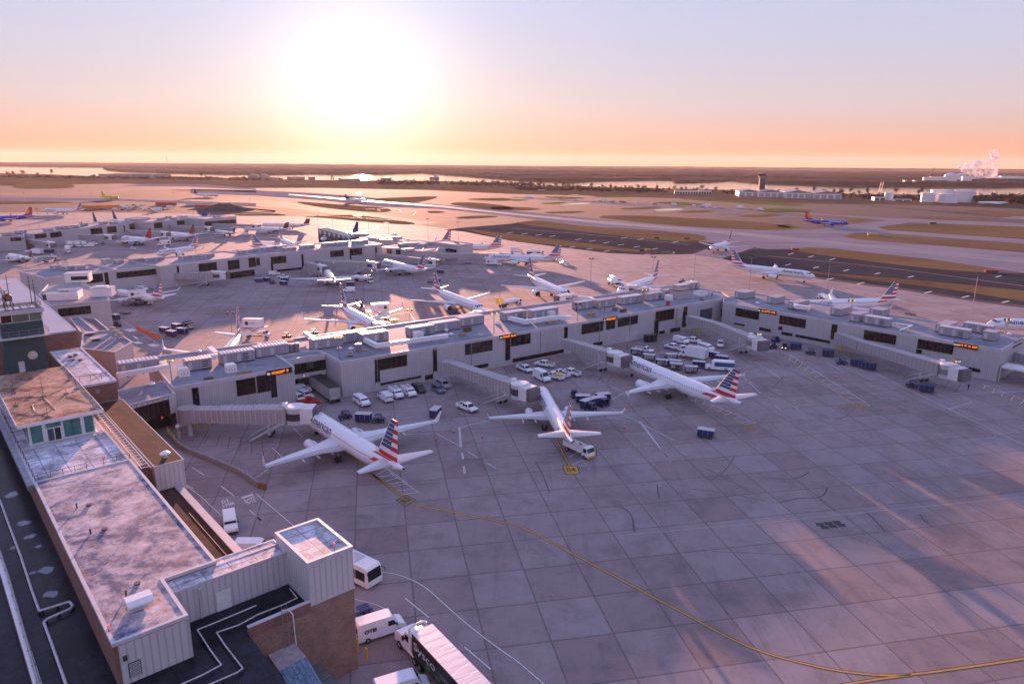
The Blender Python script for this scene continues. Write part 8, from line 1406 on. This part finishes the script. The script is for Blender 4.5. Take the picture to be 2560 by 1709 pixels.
# ------------------------------------------------------------------ far side: tanks, hangars, towers, trees, steam, haze
tree_m = mat('winter_twigs', (.075, .048, .040), .95, spec=.0, var=.35, scale=.3); bark = mat('bark', (.06, .045, .04), .95, var=.2); wood_m = mat('far_wood_mass', (.065, .048, .046), .95, spec=.0, var=.4, scale=.01); everg = mat('evergreen_clump', (.035, .04, .03), .95, var=.4, scale=.05)
def clump(mb, c, r, n, s, rn, m=0):
    for _ in range(n):
        a, b, q = rn.uniform(0, 2*pi), rn.uniform(-1, 1), rn.random()**.45; k = sqrt(1-b*b); p = Vector((c[0]+r[0]*q*k*cos(a), c[1]+r[1]*q*k*sin(a), c[2]+r[2]*q*b)); d = Vector((rn.uniform(-1, 1), rn.uniform(-1, 1), rn.uniform(-.6, 1))).normalized(); e = Vector((rn.uniform(-1, 1), rn.uniform(-1, 1), rn.uniform(-1, 1))); e = (e-d*e.dot(d)).normalized()
        mb.add([p-d*s, p+e*s*.45, p+d*s, p-e*s*.45], [(0, 1, 2, 3)], m)
def mktree(seed, h, wd):
    def fn():
        rn = random.Random(seed); t = thing('bare_tree'); mb = MB(); mb.cyl((0, 0, 0), (0, 0, h*.5), .35, .2, 6)
        for _ in range(9): a = rn.uniform(0, 2*pi); z = h*rn.uniform(.25, .5); mb.bar((0, 0, z), (cos(a)*wd*rn.uniform(.5, .8), sin(a)*wd*rn.uniform(.5, .8), z+h*rn.uniform(.25, .4)), .16)
        mb.build('trunk', [bark], t); mb = MB()
        for _ in range(9): a = rn.uniform(0, 2*pi); q = wd*rn.uniform(.0, .6); clump(mb, (cos(a)*q, sin(a)*q, h*rn.uniform(.5, .82)), (wd*.42, wd*.42, h*.2), 26, .75, rn)
        mb.build('crown', [tree_m], t); return t
    return proto(('tree', seed), fn)
rn = random.Random(11)
TR = []
for x in range(20, 760, 34): TR.append(('N3', x, 338+x*.02))
for x in range(780, 1240, 42): TR.append(('N3', x, 352))
for x in (1330, 1380, 1440, 1490, 1545, 1600, 1650, 1700, 1750, 1860): TR.append(('N3', x, 368))
for x in range(1180, 2349, 70): TR.append(('N2', x, 312))
for x in (100, 250, 330, 420, 520, 600, 660, 690, 760, 830, 900, 1180, 1380, 1400): TR.append(('N4', x, 400))
for x in range(1900, 2349, 45): TR.append(('N4', x, 462))
for x in (70, 130, 220, 350, 480, 1850, 2000): TR.append(('N1', x, 232))
for i, (rg, x, y) in enumerate(TR):
    k = i % 5; o = mktree(k, (13, 15, 11, 17, 12)[k], (5, 6, 5.5, 5, 7)[k]); o.location = P(rg, x+rn.uniform(-10, 10), y+rn.uniform(-6, 5)); s = rn.uniform(.7, 1.15)*(1.5 if rg == 'N1' else 1); o.scale = (s, s, s); o.rotation_euler[2] = rn.uniform(0, 6)
    o['label'] = 'bare winter tree in the belt of trees between the airfield and the river'; o['category'] = 'tree'; o['group'] = 'bare trees along the river bank'
def woods(name, pts, dep, h, n, s, m=None, label='dark leafless wood seen as one mass in the distance'):
    "ragged band of undergrowth and tree tops along a line of picks"
    p = pic(pts); mb = MB(); rn2 = random.Random(len(name)+n); tot = sum((b-a).length for a, b in zip(p, p[1:]))
    for a, b in zip(p, p[1:]):
        L = (b-a).length; k = max(1, int(n*L/tot)); d = (b-a).normalized(); nn = Vector((-d.y, d.x, 0)); nn *= (1 if nn.y > 0 else -1)
        for i in range(k):
            c = a.lerp(b, (i+rn2.random())/k)+nn*rn2.uniform(0, dep); hh = h*rn2.uniform(.55, 1.1)*(.75+.35*sin(i*.37)); w = L/k*rn2.uniform(.8, 1.6)+s
            clump(mb, (c.x, c.y, hh*.5), (w, min(dep, w), hh*.5), 16, s*rn2.uniform(.7, 1.3), rn2)
    o = mb.build(name, [m or wood_m]); o['kind'] = 'stuff'; o['label'] = label; o['category'] = 'wood'
woods('river_bank_wood', ['N1', -900, 236, 0, 238, 900, 247, 2349, 262], 220, 7, 260, 4, label='low dark scrub along the near river bank on the left')
woods('river_bank_wood', ['N2', 1130, 300, 1700, 300, 2349, 318], 160, 11, 220, 2.6, label='dark band of bare wood behind the sun glitter')
woods('river_bank_wood', ['N3', 0, 345, 300, 350, 1230, 372], 110, 7, 240, 2.2, label='dark scrub bank below the bare trees in the middle')
woods('river_bank_wood', ['N3', 1280, 372, 1500, 372, 1850, 378, 2349, 395], 120, 6, 150, 2.2, label='dark scrub behind the long low depot')
woods('river_bank_wood', ['N4', 0, 398, 700, 415, 1000, 440, 1400, 445], 140, 8, 220, 2.2, label='dark scrub behind the hangars and the tank farm')
woods('river_bank_wood', ['N4', 1880, 468, 2349, 480, 3200, 500], 190, 13, 220, 2.6, label='dark wood at the right behind the white tanks')
def ridge(i, pts, h, dep, step):
    "far tree line: a low band with a finely broken top"
    p = pic(pts); rn2 = random.Random(i); q = []
    for a, b in zip(p, p[1:]): k = max(1, int((b-a).length/step)); q += [a.lerp(b, f/k) for f in range(k)]
    mb = MB(); hs = []; w = 1.0
    for f in range(len(q)): w += rn2.uniform(-.09, .09); w = min(1.25, max(.7, w)); hs.append(h*w*rn2.uniform(.86, 1.06))
    for a, b, h0, h1 in zip(q, q[1:], hs, hs[1:]):
        a2, b2 = a*(1+dep/a.length), b*(1+dep/b.length); V_ = [(a.x, a.y, 0), (b.x, b.y, 0), (b.x, b.y, h1), (a.x, a.y, h0), (a2.x, a2.y, h0*.9), (b2.x, b2.y, h1*.9), (a2.x, a2.y, 0), (b2.x, b2.y, 0)]; mb.add(V_, [(0, 1, 2, 3), (3, 2, 5, 4), (4, 5, 7, 6)])
    o = mb.build('far_bank_wood', [wood_m]); o['kind'] = 'stuff'; o['label'] = 'hazy wooded band on the far side of the river, %s from the shore' % ORD[i]; o['category'] = 'wood'
SH = ['N1', 945, 150, 990, 165, 1100, 177, 1500, 192, 2349, 207, 'N2', 500, 202, 1100, 206, 1500, 190, 1700, 204, 'N3', 0, 254, 540, 274, 760, 261, 1460, 255, 1500, 279, 1900, 271, 2000, 261, 2250, 284, 'N4', 0, 289, 800, 309, 1430, 311, 2000, 317, 2349, 311, 3600, 329]
ridge(0, SH, 9, 500, 16)
ridge(1, ['N1', -1500, 127, 0, 130, 930, 141, 2349, 172, 'N2', 0, 178, 1500, 176, 'N3', 0, 225, 2349, 252, 'N4', 1400, 280, 3400, 305], 11, 700, 30)
ridge(2, ['N1', -1500, 117, 0, 122, 2349, 150, 'N2', 1500, 160, 'N3', 0, 195, 2349, 225, 'N4', 2349, 255, 3400, 275], 13, 900, 50)
ridge(3, ['N1', -1500, 108, 0, 114, 2349, 133, 'N2', 2349, 153, 'N3', 2349, 190, 'N4', 2349, 220, 3400, 235], 16, 1200, 80)
ridge(4, ['N1', -1500, 102, 0, 107, 2349, 121, 'N2', 2349, 137, 'N3', 2349, 160, 'N4', 2349, 180, 3400, 190], 20, 1500, 140)
fg = frost('far_bank_ground', (.055, .042, .042), (.085, .065, .06), .5, .002, .9); bank = [p.xy for p in pic(['N1', -1600, 128, 0, 133, 930, 145, 990, 163, 1100, 175, 1500, 190, 2349, 205, 'N2', 500, 201, 1100, 205, 1500, 188, 1700, 203, 'N3', 0, 253, 540, 273, 760, 260, 1460, 254, 1500, 278, 1900, 270, 2000, 260, 2250, 283, 'N4', 0, 288, 800, 308, 1430, 310, 2000, 316, 2349, 310, 3600, 328])]
fg.node_tree.nodes['Principled BSDF'].inputs['Specular IOR Level'].default_value = 0
bo = MB().poly([tuple(p) for p in bank]+[(16000, 17000), (-18000, 17000)], -.02).build('far_bank', [fg]); ST(bo)
hzt = mat('haze_tinted_grey', (.30, .23, .21), .7, var=.08, scale=.05)  # haze is put into this darker brownish colour for far tanks and warehouses
tankw = mat('tank_white', (.72, .70, .70), .5, var=.08, scale=.05)
def tank(lb, rg, x0, x1, yb, yt, dome=0, grp='white storage tanks'):
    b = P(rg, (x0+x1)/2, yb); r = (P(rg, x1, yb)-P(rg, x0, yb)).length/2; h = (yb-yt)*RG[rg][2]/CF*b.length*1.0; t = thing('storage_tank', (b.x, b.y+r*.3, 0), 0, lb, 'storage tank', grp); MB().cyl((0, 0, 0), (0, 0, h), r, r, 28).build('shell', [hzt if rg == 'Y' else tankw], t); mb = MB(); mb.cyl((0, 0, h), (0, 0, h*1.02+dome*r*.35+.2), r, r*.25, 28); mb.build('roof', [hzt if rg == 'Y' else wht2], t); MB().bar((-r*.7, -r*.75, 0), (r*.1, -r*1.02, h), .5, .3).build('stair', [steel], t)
for i, a in enumerate((('broad white tank, right of the white tank group', 'N4', 1730, 1885, 460, 373), ('tall white tank at the back of the white tank group', 'N4', 1515, 1680, 455, 368), ('low white tank, left end of the white tank group', 'N4', 1418, 1530, 460, 392), ('low white tank at the front of the white tank group', 'N4', 1592, 1735, 467, 400), ('single white tank by the low sheds', 'N4', 1075, 1145, 444, 383))): tank(*a)
for a in (('long pale tank at the left of the river terminal', 'N4', 1436, 1520, 293, 243), ('pale tank second at the river terminal', 'N4', 1510, 1630, 290, 240), ('tall pale domed tank at the river terminal', 'N4', 1632, 1722, 292, 226, 1), ('pale domed tank right of the tall one at the river terminal', 'N4', 1726, 1800, 282, 226, 1), ('pale tank under the steam at the river terminal', 'N4', 1790, 1860, 290, 238), ('pale tank right of the steam at the river terminal', 'N4', 1860, 1950, 280, 240), ('long pale tank farther right at the river terminal', 'N4', 2060, 2180, 272, 238), ('pale tank at the far right of the river terminal', 'N4', 2170, 2330, 275, 235)): tank(*a, grp='pale tanks at the river terminal') if len(a) == 6 else tank(*a[:6], a[6], 'pale tanks at the river terminal')
for a in (('hazy domed tank left of the glitter, left one', 'Y', 345, 500, 285, 235, 1), ('hazy domed tank left of the glitter, right one', 'Y', 505, 655, 285, 235, 1), ('hazy low tank beside the two domed tanks', 'Y', 655, 798, 290, 258), ('hazy tank pair before the bright river, left one', 'Y', 918, 1050, 285, 248), ('hazy tank pair before the bright river, right one', 'Y', 1052, 1182, 285, 248), ('small hazy tank before the bright river', 'Y', 1235, 1335, 285, 250)): tank(*a, grp='hazy tanks before the bright river') if len(a) == 6 else tank(*a[:6], a[6], 'hazy tanks before the bright river')
def hall(lb, rg, x0, x1, yb, yt, dep=40, gable=False, doors=0, nm='hangar', cat='hangar', wm=None, grp=None):
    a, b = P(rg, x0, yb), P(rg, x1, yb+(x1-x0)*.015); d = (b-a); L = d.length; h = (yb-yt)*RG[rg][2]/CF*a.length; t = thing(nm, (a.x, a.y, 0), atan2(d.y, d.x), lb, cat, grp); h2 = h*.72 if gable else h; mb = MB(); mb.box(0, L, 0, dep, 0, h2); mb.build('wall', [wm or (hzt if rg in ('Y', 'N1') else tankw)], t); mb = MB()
    if gable: mb.ring([[(-.5, y, h2-.2), (L/2, y, h), (L+.5, y, h2-.2), (L+.5, y, h2-.5), (-.5, y, h2-.5)] for y in (-.6, dep)], 0, False)
    else: mb.box(-.4, L+.4, -.4, dep+.4, h2, h2+.4)
    mb.build('roof', [mat('blue_grey_roof', (.17, .18, .22), .6, var=.1)], t)
    for k in range(doors): x = L*(k+.12)/doors; MB().box(x, x+L*.76/doors, -.12, 0, .2, h2*.72).build('door', [mat('pale_door', (.36, .34, .36), .5, var=.1) if gable else dgrey], t)
for a in (('first white hangar counted from the control tower by the river', 'N4', -90, 140, 415, 350), ('second white hangar counted from the control tower by the river', 'N4', 165, 390, 425, 356), ('third white hangar counted from the control tower by the river', 'N4', 415, 670, 430, 366), ): hall(*a, 70, True, 4, grp='white hangars by the river')
hall('white hangar just left of the river control tower', 'N3', 2080, 2265, 408, 348, 60, True, 3, grp='white hangars by the river')
hall('long low depot with a row of dark gateways', 'N3', 1490, 1710, 388, 358, 30, False, 9, 'depot', 'depot'); hall('right part of the low depot with dark gateways', 'N3', 1712, 1830, 392, 358, 30, False, 5, 'depot', 'depot')
hall('low pale shed left of the single white tank', 'N4', 975, 1075, 445, 420, 15, False, 2, 'shed', 'shed'); hall('low pale sheds right of the single white tank', 'N4', 1160, 1315, 452, 436, 12, False, 2, 'shed', 'shed'); hall('small white house by the bare trees', 'N3', 1190, 1235, 330, 310, 14, False, 1, 'house', 'house')
for i, (x0, x1, yb, yt) in enumerate(((905, 985, 238, 208), (1045, 1220, 240, 206), (1230, 1400, 240, 210))): hall('hazy grey warehouse by the left river bank, %s of three' % ORD[i], 'N1', x0, x1, yb, yt, 80, False, 0, 'warehouse', 'warehouse', grp='hazy warehouses on the left river bank')
hall('hazy flat warehouse before the glitter', 'Y', 1680, 1880, 310, 270, 50, False, 0, 'warehouse', 'warehouse'); hall('long hazy shed right of the flat warehouse', 'Y', 2300, 2349, 318, 265, 50, False, 0, 'warehouse', 'warehouse')
# river control tower
b = P('N3', 2278, 405); t = thing('river_control_tower', (b.x, b.y, 0), 0, 'tall slim concrete control tower with dark cab near the river', 'control tower'); k = b.length*K/CF; cm_ = mat('tower_concrete', (.22, .19, .18), .8, var=.1)
MB().box(-25*k, 25*k, -8, 8, 0, 60*k).build('base', [cm_], t); MB().ring([[(cos(a)*w, sin(a)*w, z) for a in [2*pi*i/8+.39 for i in range(8)]] for z, w in ((40*k, 24*k), (150*k, 22*k), (158*k, 30*k), (166*k, 30*k))], 0, False).build('shaft', [cm_], t); MB().ring([[(cos(a)*w, sin(a)*w, z) for a in [2*pi*i/8+.39 for i in range(8)]] for z, w in ((166*k, 26*k), (185*k, 31*k))], 0, False).build('cab', [glass], t); MB().cyl((0, 0, 185*k), (0, 0, 195*k), 32*k, 26*k, 8).build('cab_roof', [cm_], t); MB().box(-5, 5, -24*k-.4, -24*k, 50*k, 148*k).build('dark_slot', [dgrey], t); MB().cyl((0, 0, 195*k), (0, 0, 212*k), .4, n=6).build('mast', [dgrey], t)
# stacks, cranes and ships
for i, (x, y0, y1) in enumerate(((1410, 205, 158), (1428, 205, 165), (1512, 208, 158), (1532, 208, 162), (1550, 208, 165), (1535, 110, 55))):
    b = P('N1', x, y0); h = (y0-y1)*K/CF*b.length; t = thing('chimney', (b.x, b.y, 0), 0, ['dark chimney of the left pair on the river', 'shorter dark chimney of the left pair on the river', 'tallest dark chimney of the right trio on the river', 'middle dark chimney of the right trio on the river', 'last dark chimney of the right trio on the river', 'far pale mast rising above the horizon at left'][i], 'chimney', 'chimneys on the river'); r = b.length*K/CF*3.5; MB().cyl((0, 0, 0), (0, 0, h), r, r*.7, 8).build('stack', [dgrey], t); MB().cyl((0, 0, h), (0, 0, h*1.03), r*.9, r*.9, 8).build('rim', [dgrey], t)
b = P('N2', 1640, 245); k = b.length*K/CF; t = thing('ship', (b.x, b.y, 0), 0, 'hazy ship moored behind the dark wood right of the glitter', 'ship'); MB().ring([[(x, -8, 0), (x, 8, 0), (x, 9, 14*k), (x, -9, 14*k)] for x in (-45*k, 40*k)], 0, False).build('hull', [mat('ship_hull', (.20, .16, .16), .6)], t); MB().box(-5*k, 25*k, -8, 8, 14*k, 34*k).build('deckhouse', [tankw], t); MB().cyl((5*k, 0, 34*k), (5*k, 0, 52*k), 1.2, n=6).build('mast', [dgrey], t)
for i, (x0, x1, y) in enumerate(((1215, 1290, 300), (1295, 1400, 302))): b = P('N4', (x0+x1)/2, y); L = b.length*K/CF*(x1-x0)/2; t = thing('barge', (b.x, b.y, 0), 0, ['low dark barge on the river left of the pale tanks', 'second dark barge on the river left of the pale tanks'][i], 'barge'); MB().box(-L, L, -9, 9, 0, 5).build('hull', [dgrey], t); MB().box(-L*.3, L*.1, -6, 6, 5, 13).build('deckhouse', [tankw], t)
t = thing('gantry', P('N4', 1030, 362), 0, 'thin dark pair of crane masts over the trees before the river', 'crane'); mb = MB(); k = Vector(t.location).length*K/CF; [mb.bar((x*k, 0, 0), ((x+10)*k, 0, 75*k), .9) for x in (-10, 8)]; mb.build('masts', [dgrey], t); MB().bar((-8*k, 0, 40*k), (14*k, 0, 40*k), .8).build('crossbar', [dgrey], t)
t = thing('crane', P('N4', 1440, 290), 0, 'slanted dark crane jib at the river terminal', 'crane'); k = Vector(t.location).length*K/CF; MB().bar((0, 0, 0), (55*k, 0, 120*k), 2).build('jib', [dgrey], t); MB().bar((-4*k, 0, 0), (4*k, 0, 40*k), 3).build('tower_leg', [dgrey], t)
t = thing('pylon', P('Y', 1592, 305), 0, 'hazy lattice mast in front of the bright river', 'mast'); k = Vector(t.location).length*K2/CF; mb = MB(); [mb.bar((x*k, y*k, 0), (x*.3*k, y*.3*k, 95*k), 1.2) for x in (-18, 18) for y in (-18, 18)]; [mb.box(-15*k, 15*k, -15*k, 15*k, z*k, (z+5)*k) for z in (20, 50, 75)]; mb.build('lattice', [rust], t); MB().box(-20*k, 20*k, -20*k, 20*k, 0, 4*k).build('foot', [dgrey], t)
# dark mound and worksite clutter along the pale strip in mid field
t = thing('earth_mound', P('N1', 2060, 535), 0, 'dark earth mound with a conveyor right of the far parking lot', 'mound'); mb = MB(); mb.ring([[(cos(a)*r*(1+.15*sin(3*a)), sin(a)*r*.6, z) for a in [2*pi*i/16 for i in range(16)]] for r, z in ((32, 0), (20, 4), (5, 8))]); mb.build('earth', [mat('dark_earth', (.05, .035, .03), .95, var=.3)], t); MB().bar((10, -6, 4), (62, -12, .6), 1.4).build('conveyor', [dgrey], t)
rn = random.Random(5)
for i in range(34):
    f = rn.random(); x, y = (120+f*2200, 415+f*118+rn.uniform(-4, 8)); kd = ('truck', 'pickup', 'loader', 'van', 'dolly')[i % 5]; o = V(kd, 'N3', x-12, y, x+12, y+1, 'tiny vehicle at the mid-field worksite strip'); o['group'] = 'vehicles at the mid-field worksite'
for rg, x, y, sx, sy, m_, lb in (('N3', 1010, 462, 10, 3, vrd, 'dark red box at the mid-field worksite'), ('N3', 1700, 362, 4, 4, wht2, 'tiny white box near the depot'), ('N3', 270, 355, 14, 4, wht2, 'pair of pale blocks in the grass beyond the runway'), ('N4', 250, 900, 5, 2, vrd, 'small red sign board at the grass corner'), ('N4', 2050, 1105, 7, 2, vrd, 'small red sign board by the runway grass tip'), ('N4', 960, 765, 8, 3, yellow, 'small yellow sign board at the grass tip'), ('N4', 1510, 662, 7, 3, vdk, 'dark airfield sign in the grass at right'), ('N3', 1245, 905, 3.5, 2, yellow, 'small yellow sign by the dark taxiway'), ('N3', 1190, 910, 3.5, 2, vdk, 'small dark sign by the dark taxiway'), ('N3', 1325, 795, 4, 2, vdk, 'small dark sign in the yellow grass island, left one'), ('N3', 1600, 800, 5, 2, vrd, 'small dark red sign in the yellow grass island, right one')):
    t = thing('airfield_sign', P(rg, x, y), 0, lb, 'sign', 'airfield signs and boxes'); MB().box(-sx/2, sx/2, -.4, .4, .3, .3+sy/2).build('panel', [m_], t); MB().box(-sx/2.5, sx/2.5, -.2, .2, 0, .3).build('foot', [dgrey], t)
o = V('whitetug', 'N2', 840, 432, 865, 432, 'small vehicle trailing the dark airliner in the sun glitter')
t = thing('parked_small_plane', P('N4', 2060, 490), 0, 'small white and red aeroplane parked before the wood at far right', 'aeroplane'); MB().ring([[(x, cos(a)*r, 4+sin(a)*r) for a in [2*pi*i/8 for i in range(8)]] for x, r in ((-22, .2), (-18, 1.6), (14, 1.6), (22, .4))]).build('fuselage', [pwh], t); MB().box(-4, 4, -16, 16, 3, 3.4).build('wing', [pwh], t); MB().box(15, 22, -.2, .2, 4, 9).build('fin', [vrd], t)
# steam plume
sN = NT('steam', 1.0, 0.0); v = sN.coord('Object'); sN.col((.95, .95, .96))
al = sN.ramp(sN.noise(v, .030, 6, .75), [(.40, 0.0), (.62, 1.0)]); tl = sN.n('ShaderNodeBsdfTranslucent'); tl.inputs[0].default_value = (.95, .93, .95, 1); sm = sN.m; mx_ = sN.n('ShaderNodeMixShader'); mx_.inputs[0].default_value = .08; tr_ = sN.n('ShaderNodeBsdfTransparent'); mx2 = sN.n('ShaderNodeMixShader'); sN.l(al, mx2.inputs[0]); ou = [n for n in sN.t.nodes if n.type == 'OUTPUT_MATERIAL'][0]
for a_, b_ in ((sN.b.outputs[0], mx_.inputs[1]), (tl.outputs[0], mx_.inputs[2]), (tr_.outputs[0], mx2.inputs[1]), (mx_.outputs[0], mx2.inputs[2]), (mx2.outputs[0], ou.inputs['Surface'])): sN.t.links.new(a_, b_)
b = P('N4', 1930, 272); k = b.length*K/CF; bmv = MB(); rn = random.Random(2)
for x, z, r in ((-40, 62, 30), (0, 68, 38), (60, 66, 34), (110, 80, 30), (100, 120, 36), (60, 105, 44), (10, 100, 46), (-50, 95, 40), (-110, 110, 34), (-150, 130, 26), (-175, 150, 17), (-90, 130, 34), (-20, 140, 40), (40, 150, 38), (90, 170, 28), (110, 195, 24), (85, 215, 26), (60, 235, 20), (95, 240, 18)):
    bmv.ring([[((x+r*cos(a)*sin(p_))*k, (r*.8*sin(a)*sin(p_))*k, (z-20-r*cos(p_))*k) for a in [2*pi*i/14 for i in range(14)]] for p_ in [.05+(pi-.1)*j/9 for j in range(10)]])
o = bmv.build('steam_plume', [sm], loc=(b.x, b.y, 0)); o['kind'] = 'stuff'; o['label'] = 'white steam cloud rising over the river terminal at right'; o['category'] = 'steam'
dt_ = bpy.data.textures.new('steam_noise', 'CLOUDS'); dt_.noise_scale = 26*k; dt_.noise_depth = 4
rmv = o.modifiers.new('join', 'REMESH'); rmv.mode = 'VOXEL'; rmv.voxel_size = 4.5*k; rmv.use_smooth_shade = True
dm_ = o.modifiers.new('billow', 'DISPLACE'); dm_.texture = dt_; dm_.strength = 30*k; dm_.mid_level = .5
# haze
hm = bpy.data.materials.new('haze_air'); hm.use_nodes = True; n_ = hm.node_tree; [n_.nodes.remove(x) for x in list(n_.nodes)]; ou = n_.nodes.new('ShaderNodeOutputMaterial'); pv_ = n_.nodes.new('ShaderNodeVolumePrincipled'); pv_.inputs['Density'].default_value = 2.0e-5; pv_.inputs['Color'].default_value = (.95, .90, .92, 1); pv_.inputs['Anisotropy'].default_value = .3; n_.links.new(pv_.outputs[0], ou.inputs['Volume'])
hz = MB().box(-24000, 24000, -800, 19500, -1.2, 240).build('haze', [hm]); hz['kind'] = 'stuff'; hz['label'] = 'thin warm haze over the whole airfield'; hz['category'] = 'haze'
